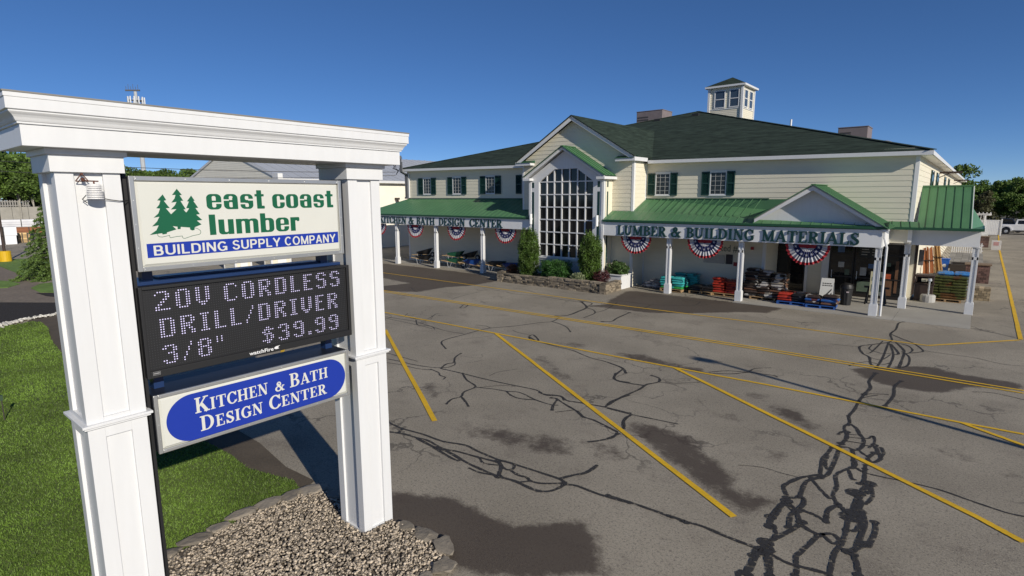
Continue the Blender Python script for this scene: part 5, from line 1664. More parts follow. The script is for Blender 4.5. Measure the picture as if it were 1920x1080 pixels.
    for k, (dx, zz) in enumerate(((-.55, 8.05), (-.75, 7.8), (-.85, 7.45))):
        m.tube([(-35.18, 29.12, 8.1), (-35.18 + dx * .6, 29.05, zz + .05), (-35.18 + dx, 29.0, zz - .25), (-35.18 + dx * .8, 29.0, 7.2), (-35.2 + dx * .3, 29.05, 7.05), (-35.75, 29.1, 6.75)], .022, 5)
    m.build('service_drop', black_m, S)
    # ---- cupola
    c0, c1, d0, d1, zt = -20.48, -17.48, 53.75, 57.0, 14.78
    m = MB()
    siding(m, (c0, d0), (1, 0), (0, -1), 10.6, zt, lambda z: (0, c1 - c0), h=.16)
    siding(m, (c1, d0), (0, 1), (1, 0), 10.6, zt, lambda z: (0, d1 - d0), h=.16)
    m.box(c0, d0 + .01, 10.6, c1 - .01, d1, zt)
    cup = m.build('cupola', siding_m, S, label='cream clapboard cupola with windows on the roof ridge')
    m = MB()
    for x, y in ((c0, d0), (c1, d0), (c1, d1)): m.box(x - .1, y - .1, 10.6, x + .1, y + .1, zt)
    m.box(c0 + .1, d0 - .05, 12.85, c1 - .1, d0 + .005, 12.92); m.box(c1 - .005, d0 + .1, 12.85, c1 + .05, d1 - .1, 12.92)
    m.build('corner_board', white, cup)
    for x0, x1 in ((-19.98, -18.98), (-18.62, -17.72)):
        f = MB(); z0, z1 = 12.98, 14.55
        for b in ((x0, z0, x0 + .08, z1), (x1 - .08, z0, x1, z1), (x0 + .08, z0, x1 - .08, z0 + .08), (x0 + .08, z1 - .08, x1 - .08, z1), (x0 + .08, 13.72, x1 - .08, 13.79)): f.box(b[0], d0 - .07, b[1], b[2], d0 - .02, b[3])
        f.box(x0 + .08, d0 - .045, z0 + .08, x0 + .085, d0 - .021, z1 - .08)
        f.build('window', white, cup)
        MB().box(x0 + .08, d0 - .035, z0 + .08, x1 - .08, d0 - .022, z1 - .08).build('window_pane', mat('sky_glass', (.05, .075, .11), .08, .3, .5), cup)
    for y0, y1 in ((54.2, 55.2), (55.6, 56.6)):
        f = MB(); z0, z1 = 12.98, 14.55
        for b in ((y0, z0, y0 + .08, z1), (y1 - .08, z0, y1, z1), (y0 + .08, z0, y1 - .08, z0 + .08), (y0 + .08, z1 - .08, y1 - .08, z1), (y0 + .08, 13.72, y1 - .08, 13.79)): f.box(c1 + .02, b[0], b[1], c1 + .07, b[2], b[3])
        f.build('window', white, cup)
        MB().box(c1 + .022, y0 + .08, z0 + .08, c1 + .035, y1 - .08, z1 - .08).build('window_pane', MATS['sky_glass'], cup)
    m = MB()
    o = .32
    R = [(c0 - o, d0 - o, zt + .16), (c1 + o, d0 - o, zt + .16), (c1 + o, d1 + o, zt + .16), (c0 - o, d1 + o, zt + .16)]
    pk = ((c0 + c1) / 2, (d0 + d1) / 2, zt + 1.12)
    for i in range(4): m.face((R[i], R[(i + 1) % 4], pk))
    m.build('cupola_roof', shingle, cup)
    MB().box(c0 - o, d0 - o, zt + .0, c1 + o, d1 + o, zt + .158).build('cupola_fascia', white, cup)
    # white planter stub beside the bay
    m = MB()
    m.box(-15.98, 27.12, 0, -14.68, 27.2, .74); m.box(-14.76, 27.201, 0, -14.68, YB - .03, .74); m.box(-16.02, 27.07, .741, -14.62, 27.24, .79); m.box(-14.80, 27.241, .741, -14.62, YB - .03, .79)
    m.build('planter_box', white, S)
    MB().box(-15.97, 27.21, .3, -14.77, YB - .03, .68).build('planter_soil', soil_m, S)


store_building()

# ------------------------------------------------------------------ roof-top units
def roof_unit(x, y, z, sx, sy, sz, label):
    t = thing('roof_unit', label, 'air conditioner', (x, y, z))
    MB().box(x - sx, y - sy, z, x + sx, y + sy, z + sz).build('casing', grey_steel, t, bevel=.03)
    m = MB()
    for k in range(6): m.box(x - sx + .15, y - sy - .02, z + sz * (.25 + .1 * k), x - .1, y - sy - .004, z + sz * (.30 + .1 * k))
    m.build('louvre', mat('louvre_dark', (.06, .055, .055), .6, .1), t)
    MB().box(x - sx - .22, y - .5, z + sz * .35, x - sx - .004, y + .5, z + sz * .75).build('intake_hood', mat('hood_dark', (.07, .06, .06), .6, .1), t)
    MB().box(x - sx - .03, y - sy - .03, z + sz + .002, x + sx + .03, y + sy + .03, z + sz + .05).build('lid', grey_steel, t)


roof_unit(-25.65, 53.2, 10.7, 1.35, 1.1, 2.45, 'grey roof-top unit left of the cupola, behind the front gable')
roof_unit(-7.75, 49.5, 8.3, .95, 1.0, 1.62, 'smaller grey roof-top unit behind the right slope of the roof')


# ------------------------------------------------------------------ bunting
bun_m = [mat('bunting_red', (.33, .016, .026), .75, .15, 6, transl=.15), mat('bunting_white', (.50, .50, .53), .75, .08, 6, transl=.15), mat('bunting_navy', (.012, .02, .10), .75, .2, 6, transl=.1)]


def bunting_template():
    m = MB()
    hw_, dr = .95, .97
    bands = [(0.02, .18, 0), (.18, .37, 1), (.37, .66, 2), (.66, .88, 1), (.88, 1.0, 0)]
    n = 96

    def P(r, k):
        a = math.pi * k / n
        pl = .065 * r * math.sin(k * 1.05 + .8 * math.sin(k * .37)) * (0.4 + 0.6 * math.sin(a)) + .02 * math.sin(3 * a + 1)
        sc = 1 + .012 * math.sin(k * .8)
        return (-math.cos(a) * r * hw_ * sc, pl - .05 * r * math.sin(a), -math.sin(a) * r * dr * sc - .02 * (r < .3))
    for r0, r1, c in bands:
        m.cm = c
        for k in range(n): m.face([P(r0, k), P(r0, k + 1), P(r1, k + 1), P(r1, k)])
    m.cm = 0
    m.face([(-.40, -.02, 0.0), (.40, -.02, 0.0), (.33, -.045, -.17), (-.33, -.045, -.17)])
    m.cm = 1
    for i in range(7):
        a = math.pi * (i + .5) / 7
        c = (-math.cos(a) * .525 * hw_, -.085, -math.sin(a) * .525 * dr)
        star = []
        for q in range(10):
            rr_ = .075 if q % 2 == 0 else .030
            star.append((c[0] + rr_ * math.sin(q * math.pi / 5), c[1], c[2] + rr_ * math.cos(q * math.pi / 5)))
        m.face(star)
    return m.build('bunting', bun_m, fix=False)


_b = bunting_template()
for _i, (x, z, lab) in enumerate(((-36.0, 3.0, 'patriotic fan bunting half hidden behind the right sign column'), (-31.76, 3.0, 'patriotic fan bunting between the first two left porch posts, above the black wheelbarrows'),
                                  (-27.55, 3.0, 'patriotic fan bunting above the green wheelbarrows under the left porch'), (-23.15, 3.0, 'patriotic fan bunting beside the left clipped evergreen, right end of the left porch'),
                                  (-14.05, 2.90, 'patriotic fan bunting right of the tall window, above the small white planter'), (-10.31, 2.90, 'patriotic fan bunting between the two middle right-porch posts, under the word building'),
                                  (-5.73, 2.90, 'patriotic fan bunting nearest the entrance doors, over the shop window'))):
    o = _b if _i == 0 else copy_tree(_b)
    o.location = (x, 27.47, z)
    o.scale = (.95, .95, .95)
    tag(o, lab, 'bunting', 'patriotic buntings along the porch beams')


# ------------------------------------------------------------------ wheelbarrows
def wheelbarrow(tray_m, handle_m, label, loc, rz, tilt=0.0):
    t = thing('wheelbarrow', label, 'wheelbarrow', (0, 0, 0), 'wheelbarrows under the left porch')
    m = MB()
    b = [(-.30, -.20, .34), (.28, -.16, .30), (.28, .16, .30), (-.30, .20, .34)]
    u = [(-.52, -.34, .62), (.62, -.30, .66), (.62, .30, .66), (-.52, .34, .62)]
    m.face(b)
    for i in range(4):
        m.face([b[i], b[(i + 1) % 4], u[(i + 1) % 4], u[i]])
    for i in range(4): m.bar(u[i], u[(i + 1) % 4], .03, .025)
    m.build('tray', tray_m, t, fix=False)
    for s in (-1, 1):
        MB().bar((.78, s * .07, .20), (-.95, s * .29, .50), .038).build('handle', handle_m, t)
        m = MB(); m.tube([(-.15, s * .22, .36), (-.30, s * .24, .02), (-.42, s * .25, .02), (-.50, s * .26, .42)], .014); m.build('leg', steel_m, t)
    m = MB(); m.cyl((.66, -.045, .19), (.66, .045, .19), .19, n=18); w = m.build('wheel', black_m, t)
    m = MB(); m.cyl((.66, -.05, .19), (.66, .05, .19), .08, n=12); m.build('rim', steel_m, w)
    t.location = loc
    t.rotation_euler = (0, tilt, rz)
    return t


tr_black, tr_green, tr_blue = mat('black_tray', (.014, .014, .015), .45, .1), mat('green_tray', (.010, .085, .045), .4, .1), mat('blue_tray', (.012, .055, .22), .35, .1)
hand_m = mat('ash_handle', (.42, .27, .12), .6, .15, 8)
wheelbarrow(tr_black, hand_m, 'black wheelbarrow on the ground beneath another black one', (-32.1, 28.5, .02), .35)
wheelbarrow(tr_black, hand_m, 'black wheelbarrow stacked on top of another, nose tipped up', (-32.0, 28.6, .42), .30, -.22)
wheelbarrow(tr_green, hand_m, 'green wheelbarrow on the ground, under the second green tray', (-28.8, 28.5, .02), .35)
wheelbarrow(tr_green, hand_m, 'green wheelbarrow resting on top of the lower green one', (-28.75, 28.6, .46), .30, -.10)
wheelbarrow(tr_black, hand_m, 'black wheelbarrow stood up behind the green pair', (-27.9, 29.2, .40), .2, -.25)
wheelbarrow(tr_blue, hand_m, 'bright blue wheelbarrow left of the third left porch post', (-27.1, 28.5, .02), .5)
wheelbarrow(tr_black, hand_m, 'dark wheelbarrow in deep shade just right of the third left porch post', (-25.0, 28.7, .02), .3)
wheelbarrow(tr_blue, hand_m, 'shaded blue wheelbarrow half hidden by the left clipped evergreen', (-23.6, 28.6, .02), .3)


# ------------------------------------------------------------------ pallets and bags
def pallet_template(m):
    t = thing('pallet', None, 'pallet', (0, 0, 0), 'pallets under the right porch')
    mb = MB()
    for k in range(7): y = -.5 + k * (1.0 - .1) / 6; mb.box(-.6, y, .115, .6, y + .1, .138)
    mb.build('deck', m, t)
    for x in (-.6, -.04, .52): MB().box(x, -.5, .022, x + .08, .5, .1145).build('bearer', m, t)
    mb = MB()
    for y in (-.5, -.05, .4): mb.box(-.6, y, 0, .6, y + .1, .0215)
    mb.build('foot_board', m, t)
    return t


pal_wood = pallet_template(wood_m)
pal_blue = pallet_template(mat('blue_pallet_paint', (.015, .08, .30), .6, .25, 8))


def bag_template(name, m, sx=.33, sy=.235, sz=.088):
    rng = random.Random(name)
    mb = MB()
    nx, ny = 12, 9
    ph = [rng.uniform(0, 6) for _ in range(4)]

    def P(i, j, s):
        u, v = -1 + 2 * i / nx, -1 + 2 * j / ny
        h = ((1 - abs(u) ** 3.2) * (1 - abs(v) ** 2.6)) ** .34 if abs(u) < 1 and abs(v) < 1 else 0
        wr = .10 * math.sin(7 * u + ph[0]) * math.sin(5 * v + ph[1]) + .07 * math.sin(13 * u + 4 * v + ph[2])
        pinch = 1 - .06 * (1 - v * v) * (abs(u) > .98)
        return (u * sx * pinch, v * sy * (1 - .05 * abs(u)), s * sz * h * (1 + wr))
    for s in (-1, 1):
        for i in range(nx):
            for j in range(ny):
                q = [P(i, j, s), P(i + 1, j, s), P(i + 1, j + 1, s), P(i, j + 1, s)]
                mb.face(q if s > 0 else q[::-1])
    me = mb.build(name, m, fix=False, smooth=True)
    bpy.data.objects.remove(me)
    return bpy.data.meshes[-1] if False else me_last(name)


def me_last(name):
    return [k for k in bpy.data.meshes if k.name.split('.')[0] == name][-1]


def bag_mat(name, a, b, sc=1.9, rough=.32):
    """printed plastic: base colour with broad printed panels of a second colour"""
    m = mat(name, a, rough, .2, 7, space='obj', bump=.012, bscale=14)
    nt = m.node_tree
    bs = nt.nodes['Principled BSDF']
    src = bs.inputs['Base Color'].links[0].from_socket
    tc = nt.nodes.new('ShaderNodeTexCoord')
    ns = nt.nodes.new('ShaderNodeTexNoise'); ns.inputs['Scale'].default_value = sc; ns.inputs['Detail'].default_value = 1.5
    oi = nt.nodes.new('ShaderNodeObjectInfo')
    ad = nt.nodes.new('ShaderNodeVectorMath'); ad.operation = 'ADD'
    nt.links.new(tc.outputs['Object'], ad.inputs[0]); nt.links.new(oi.outputs['Location'], ad.inputs[1])
    nt.links.new(ad.outputs[0], ns.inputs['Vector'])
    rp = nt.nodes.new('ShaderNodeMapRange'); rp.inputs['From Min'].default_value = .575; rp.inputs['From Max'].default_value = .60
    nt.links.new(ns.outputs['Fac'], rp.inputs['Value'])
    mx = nt.nodes.new('ShaderNodeMix'); mx.data_type = 'RGBA'
    A = [i for i in mx.inputs if i.type == 'RGBA']
    nt.links.new(rp.outputs[0], mx.inputs['Factor']); nt.links.new(src, A[0]); A[1].default_value = b + (1,)
    nt.links.new([o for o in mx.outputs if o.type == 'RGBA'][0], bs.inputs['Base Color'])
    return m


BAG = {'grey': bag_template('bag', bag_mat('grey_bag', (.16, .16, .18), (.42, .42, .42)))}
for _k, _a, _c in (('teal', (.045, .36, .36), (.02, .10, .12)), ('green', (.03, .26, .05), (.05, .34, .3)), ('black', (.016, .015, .015), (.40, .39, .37)), ('red', (.36, .035, .02), (.12, .012, .012)),
                   ('dark', (.045, .032, .027), (.36, .34, .32)), ('brown', (.13, .065, .04), (.25, .22, .18)), ('blue', (.03, .10, .30), (.10, .03, .03)), ('soil', (.060, .068, .022), (.10, .050, .020)), ('sky', (.05, .20, .50), (.13, .13, .09))):
    BAG[_k] = bag_template('bag', bag_mat(_k + '_bag', _a, _c))
_first = [True]


def bag(kind, x, y, z, rz, label, group, s=1.0, sz=1.0, tilt=0.0):
    o = bpy.data.objects.new('bag', BAG[kind])
    COL.objects.link(o)
    o.location = (x, y, z); o.rotation_euler = (tilt, 0, rz); o.scale = (s, s, s * sz)
    tag(o, label, 'bag', group)


def put_pallet(kind, x, y, rz, label, first=[]):
    src = pal_blue if kind == 'blue' else pal_wood
    if id(src) not in first:
        first.append(id(src)); o = src
    else: o = copy_tree(src)
    o.location = (x, y, .024); o.rotation_euler = (0, 0, rz)
    tag(o, label, 'pallet', 'pallets under the right porch')


def stack(cx, cy, nx, ny, nl, z0, kinds, label, group, rng, s=1.0, dz=.115, px_=.62, py_=.45, jit=.03, shrink=0.0):
    for l in range(nl):
        for i in range(nx):
            for j in range(ny):
                if shrink and l >= nl - 1 and rng.random() < shrink: continue
                x = cx + (i - (nx - 1) / 2) * px_ * s * (1 + .03 * (l % 2)); y = cy + (j - (ny - 1) / 2) * py_ * s
                k = kinds[l % len(kinds)] if isinstance(kinds[0], list) else kinds
                bag(rng.choice(k), x + rng.uniform(-jit, jit), y + rng.uniform(-jit, jit), z0 + dz * (l + .5) + rng.uniform(-.006, .006), rng.uniform(-.08, .08) + (math.pi if rng.random() < .5 else 0), label, group, s, 1.0, rng.uniform(-.04, .04))


_r = random.Random(11)
for _x, _y, _z in ((-13.95, 28.9, .10), (-13.35, 28.75, .10), (-13.9, 28.95, .24), (-13.3, 28.9, .24), (-13.5, 29.0, .38), (-13.2, 28.85, .36)):
    bag('grey', _x, _y, _z, _r.uniform(-.3, .3), 'grey and white plastic bag in the loose pile left of the teal stack', 'grey bags piled by the bay', 1.0)
put_pallet('wood', -12.25, 28.55, 0, 'wooden pallet under the front teal bags')
stack(-12.25, 28.55, 2, 2, 1, .165, ['green'], 'green bag in the bottom layer of the front teal stack', 'green bags under the teal ones', _r)
stack(-12.25, 28.55, 2, 2, 4, .285, ['teal'], 'teal bag in the front pallet stack behind the first right-porch post', 'teal bags on the front pallet', _r, dz=.125)
put_pallet('wood', -11.85, 29.3, .03, 'wooden pallet under the rear teal bags by the wall')
stack(-11.85, 29.25, 2, 1, 6, .165, ['teal'], 'teal bag in the taller rear stack against the wall', 'teal bags on the rear pallet', _r, dz=.125)
put_pallet('wood', -10.75, 28.75, .02, 'nearly empty wooden pallet between the teal and red stacks')
stack(-10.75, 28.8, 2, 2, 2, .165, ['black'], 'black and white bag on the nearly empty pallet', 'black bags on the low pallet', _r, shrink=.3)
put_pallet('wood', -9.55, 28.85, 0, 'wooden pallet under the red bags left of the second right-porch post')
stack(-9.55, 28.85, 2, 2, 6, .165, ['red'], 'red plastic bag in the stack left of the second right-porch post', 'red bags on the pallet', _r, dz=.125, shrink=.35)
put_pallet('wood', -7.75, 28.95, 0, 'wooden pallet under the tall dark mulch bags')
stack(-7.75, 28.95, 3, 2, 10, .165, ['dark', 'dark', 'brown', 'black'], 'dark mulch bag in the tall bulging stack before the shop window', 'dark bags in the tall stack', _r, dz=.128, px_=.58, jit=.06, shrink=.3, s=1.03)
put_pallet('blue', -6.38, 28.45, .05, 'blue painted pallet under the low red and black bags')
stack(-6.68, 28.5, 1, 2, 3, .165, ['red'], 'red bag on the blue pallet beside the tall dark stack', 'red bags on the blue pallet', _r, dz=.12)
stack(-6.08, 28.5, 1, 2, 3, .165, ['black', 'dark'], 'black bag on the blue pallet next to the red bags', 'black bags on the blue pallet', _r, dz=.12)
put_pallet('blue', -5.15, 28.35, .08, 'second blue pallet nearest the trash can')
stack(-5.15, 28.4, 2, 2, 3, .165, [['brown', 'dark'], ['brown', 'blue'], ['dark', 'blue']], 'brown and blue printed bag on the blue pallet nearest the trash can', 'mixed bags on the blue pallet', _r, dz=.13, shrink=.2)
put_pallet('wood', -.88, 33.75, .02, 'wooden pallet under the garden soil bags beside the last porch post')
stack(-.88, 33.75, 3, 2, 8, .165, ['soil'], 'green and brown soil bag in the tall neat stack by the last porch post', 'soil bags on the pallet', _r, dz=.135, px_=.47, py_=.50, jit=.015, s=.98)
stack(-.66, 34.0, 2, 2, 1, 1.26, ['sky'], 'bright blue bag lying on top of the soil bags', 'blue bags on the soil stack', _r, jit=.05)


# ------------------------------------------------------------------ things round the entrance
def trash_can():
    t = thing('trash_can', 'black ribbed plastic trash can standing before the entrance doors', 'trash can', (-4.40, 29.6, .022))
    m = MB()
    n = 40
    prof = [(.205, 0), (.235, .45), (.255, .80)]
    vs = []
    for r, z in prof:
        for i in range(n):
            rr_ = r * (1 + .025 * (1 if i % 4 < 2 else -1))
            vs.append((-4.40 + rr_ * math.cos(2 * math.pi * i / n), 29.6 + rr_ * math.sin(2 * math.pi * i / n), .022 + z))
    m.add(vs, [(k * n + i, k * n + (i + 1) % n, (k + 1) * n + (i + 1) % n, (k + 1) * n + i) for k in range(2) for i in range(n)])
    m.build('body', black_m, t)
    m = MB(); m.lathe((-4.40, 29.6, .78), [(.272, 0), (.28, .03), (.27, .10), (.22, .20), (.12, .26)], 24); m.build('dome_lid', black_m, t, smooth=False)
    MB().box(-4.36, 29.335, .62, -4.26, 29.345, .68).build('sticker', mat('sticker_white', (.6, .5, .5), .5, .1), t)


trash_can()


def a_frame():
    t = thing('a_frame_sign', 'white folding sandwich board on the pavement left of the trash can', 'sign', (-5.42, 30.9, .022))
    wp = mat('board_white', (.70, .70, .68), .5, .04)
    for s, nm in ((-1, 'front_board'), (1, 'rear_board')):
        m = MB()
        p = [(-5.72, 30.9 + s * .24, .05), (-5.12, 30.9 + s * .24, .05), (-5.15, 30.9 + s * .02, 1.02), (-5.69, 30.9 + s * .02, 1.02)]
        q = [(a, b + s * .02, c) for a, b, c in p]
        m.add(p + q, [(0, 1, 2, 3), (7, 6, 5, 4), (0, 4, 5, 1), (1, 5, 6, 2), (2, 6, 7, 3), (3, 7, 4, 0)])
        b = m.build(nm, wp, t)
        if s < 0:
            yy = lambda z: 30.9 - .262 + (z - .05) / .97 * .22 - .004
            m = MB()
            rr_ = random.Random(5)
            for z in (.80, .70):
                x = -5.62
                while x < -5.24:
                    w = rr_.uniform(.03, .09)
                    m.face([(x, yy(z - .045), z - .045), (x + w, yy(z - .045), z - .045), (x + w, yy(z), z), (x, yy(z), z)]); x += w + .025
            for a, bq in (((-5.55, .10), (-5.20, .55)), ((-5.40, .08), (-5.18, .36))):
                (x0, z0), (x1, z1) = a, bq
                m.face([(x0, yy(z0), z0), (x0 + .09, yy(z0), z0), (x1, yy(z1 - .08), z1 - .08), (x1, yy(z1), z1)])
            m.build('print', mat('board_ink', (.05, .05, .045), .6, .2), b, fix=False)


a_frame()


def saw_horse():
    t = thing('poster_stand', 'black trestle carrying a pale yellow poster behind the corner porch post', 'sign', (-3.35, 30.6, .022))
    m = MB()
    for s in (-1, 1):
        for k in (-1, 1): m.bar((-3.35 + s * .38, 30.6 + k * .26, .022), (-3.35 + s * .30, 30.6 + k * .03, .80), .07, .04)
    m.build('leg', black_m, t)
    MB().box(-3.85, 30.56, .76, -2.85, 30.64, .85).build('rail', black_m, t)
    p = MB().box(-3.62, 30.50, .45, -3.05, 30.53, 1.55).build('poster', mat('poster_cream', (.62, .58, .38), .5, .05), t)
    m = MB()
    m.box(-3.56, 30.495, .62, -3.12, 30.4985, .95); m.box(-3.56, 30.495, 1.12, -3.12, 30.4985, 1.30)
    m.build('print', mat('poster_ink', (.12, .16, .10), .6, .5, 9), p)


saw_horse()


def litter_bin():
    x, y = -1.72, 33.35
    t = thing('litter_bin', 'tall square dark brown litter bin against the side wall', 'litter bin', (x, y, .022))
    m = MB(); m.box(x - .36, y - .36, .022, x + .36, y + .36, .82); m.box(x - .40, y - .40, .8205, x + .40, y + .40, .88)
    m.build('body', brown_m, t, bevel=.015)
    m = MB()
    for a in (-.36, .30): m.box(x + a, y - .36, .8805, x + a + .06, y + .36, 1.17)
    m.box(x - .30, y + .30, .8805, x + .30, y + .36, 1.17); m.box(x - .38, y - .38, 1.1705, x + .38, y + .38, 1.26)
    h = m.build('hood', brown_m, t, bevel=.01)
    MB().box(x - .12, y - .368, .95, x + .10, y - .362, 1.10).build('notice', mat('bin_notice', (.55, .53, .42), .5, .1), h)


litter_bin()


def post_base():
    x, y = -1.52, 32.85
    t = thing('bollard_base', 'grey concrete-filled bucket with an upright steel post beside the soil bags', 'post base', (x, y, .022))
    m = MB(); m.lathe((x, y, .022), [(.29, 0), (.30, .05), (.30, .30), (.26, .35)], 14); m.build('base', mat('light_concrete', (.40, .39, .37), .8, .1, 5), t)
    m = MB(); m.cyl((x, y, .36), (x, y, 1.02), .04, n=10); m.cyl((x, y, 1.02), (x, y, 1.14), .10, .085, 10); m.build('post', steel_m, t)


post_base()


def stakes(x, y, col, label, lean, h, n, seed):
    rng = random.Random(seed)
    t = thing('timber_bundle', label, 'timber bundle', (x, y, 0), 'bundled stakes against the side wall')
    m = MB()
    for k in range(n):
        dx, dy = rng.uniform(-.22, .22), rng.uniform(-.22, .22)
        m.ct = rng.random()
        m.bar((x + dx + lean, y + dy, 0.0), (x + dx * .8 - .12, y + dy * .8, h + rng.uniform(-.15, .1)), .05)
    m.build('stakes', mat('stake_' + col, {'red': (.36, .13, .045), 'tan': (.42, .25, .10)}[col], .7, .15, 8, tint=.3), t)
    m = MB()
    for f in (.3, .7): z = h * f; xx = x + lean * (1 - f) - .12 * f; m.box(xx - .26, y - .25, z, xx + .26, y + .25, z + .03)
    m.build('strap', black_m, t)


stakes(-1.85, 37.6, 'red', 'tall bundle of reddish wooden stakes leaning on the side wall', .10, 2.2, 34, 1)
stakes(-1.62, 39.6, 'tan', 'slimmer bundle of tan wooden stakes right of the reddish bundle', .25, 2.25, 22, 2)


def blue_tub():
    x, y = -1.5, 46.8
    t = thing('recycling_bin', 'bright blue plastic bin with a white emblem by the side wall', 'bin', (x, y, 0))
    m = MB()
    a, b = .22, .27
    m.add([(x - a, y - a, 0), (x + a, y - a, 0), (x + a, y + a, 0), (x - a, y + a, 0), (x - b, y - b, .85), (x + b, y - b, .85), (x + b, y + b, .85), (x - b, y + b, .85)], [(0, 3, 2, 1), (4, 5, 6, 7), (0, 1, 5, 4), (1, 2, 6, 5), (2, 3, 7, 6), (3, 0, 4, 7)])
    m.build('body', mat('bin_blue', (.015, .10, .42), .35, .05), t, bevel=.01)
    MB().box(x - .3, y - .3, .852, x + .3, y + .3, .90).build('lid', MATS['bin_blue'], t)
    MB().cyl((x + .02, y - .268, .45), (x + .02, y - .272, .45), .11, n=12).build('emblem', white, t)


blue_tub()


def brick_stack(x, y, sx, sy, h, m, label, rng, bw=.24, bh=.115, cap=None):
    t = thing('paver_display', label, 'paver stack', (x, y, 0))
    mb = MB()
    z, row = 0.0, 0
    while z < h - .01:
        xx = x - sx - (bw / 2 if row % 2 else 0)
        while xx < x + sx - .02:
            a, b = max(xx, x - sx), min(xx + bw, x + sx)
            mb.ct = rng.random()
            o = rng.uniform(0, .012)
            mb.box(a + .006, y - sy - o, z + .005, b - .006, y + sy + o, z + bh - .005)
            xx += bw
        z += bh; row += 1
    mb.build('blocks', m, t)
    if cap:
        MB().box(x - sx - .06, y - sy - .06, z, x + sx + .06, y + sy + .06, z + .06).build('cap_slab', cap, t)


_br = mat('red_brown_block', (.13, .075, .065), .9, .2, 9, tint=.4)
_tb = mat('tan_wall_block', (.30, .235, .15), .9, .2, 9, tint=.45)
brick_stack(.22, 42.3, .55, .45, 1.0, _br, 'dark red brick display pier with a brown cap in the side yard', _r, cap=mat('cap_brown', (.17, .12, .08), .9, .2))
brick_stack(.35, 35.3, .42, .40, .60, _tb, 'short tan block wall display just behind the last porch post', _r, bw=.20, bh=.12)


def side_yard():
    t = thing('display_trough', 'long dark timber display trough behind the soil bags', 'planter', (-.9, 46.2, 0))
    m = MB()
    for a, b, c, d in ((-1.15, 45.9, .25, 45.96), (-1.15, 47.6, .25, 47.66), (-1.15, 45.961, -1.09, 47.599), (.19, 45.961, .25, 47.599)): m.box(a, b, 0, c, d, .62)
    m.build('boards', mat('dark_timber', (.03, .022, .018), .8, .3), t)
    MB().box(-1.089, 45.97, .3, .189, 47.59, .5).build('fill', soil_m, t)
    t = thing('paver_deck', 'grey raised paver display deck in the side yard', 'display deck', (-.75, 52.5, 0))
    m = MB()
    for k in range(10):
        for j in range(5): m.ct = _r.random(); m.box(-1.5 + j * .4, 49.5 + k * .8, .3, -1.11 + j * .4, 50.28 + k * .8, .5)
    m.build('slabs', mat('grey_paver', (.20, .19, .175), .9, .2, 4, tint=.25), t)
    MB().box(-1.48, 49.55, 0, .46, 57.4, .29).build('base', mat('dark_timber', (.03, .022, .018), .8, .3), t)
    t = thing('picket_fence', 'low white picket fence panel at the end of the paver deck', 'fence', (-.7, 62, 0))
    m = MB()
    for k in range(14): x = -1.6 + k * .15; m.prism([(x, .1), (x + .08, .1), (x + .08, .95), (x + .04, 1.03), (x, .95)], 'y', 62, 62.03)
    m.build('pickets', white, t)
    m = MB(); m.box(-1.6, 62.031, .3, .5, 62.07, .38); m.box(-1.6, 62.031, .75, .5, 62.07, .83); m.build('rails', white, t)
    t = thing('trellis_panel', 'pale slatted trellis panel leaning beside the blue bin', 'trellis', (-1.6, 50, 0))
    m = MB()
    for k in range(9): m.bar((-1.95, 48.2 + k * .5, .9 + k * .12), (-1.35, 48.2 + k * .5, .25 + k * .14), .09, .03)
    m.build('slats', mat('pale_timber', (.5, .46, .38), .7, .1), t)
    t = thing('yard_marker', 'white block with a faded pink notice at the far end of the yellow line', 'marker block', (1.44, 68.8, 0))
    MB().box(1.10, 68.5, 0, 1.78, 69.1, .85).build('block', mat('marker_white', (.55, .53, .52), .7, .1), t, bevel=.02)
    MB().box(1.24, 68.494, .42, 1.62, 68.499, .76).build('notice', mat('faded_pink', (.45, .25, .25), .7, .2, 8), t)
    brick_stack(.0, 72, .95, .5, .9, _br, 'long low dark brick display wall before the white fence', _r, bw=.4, bh=.2, cap=MATS['cap_brown'])


side_yard()


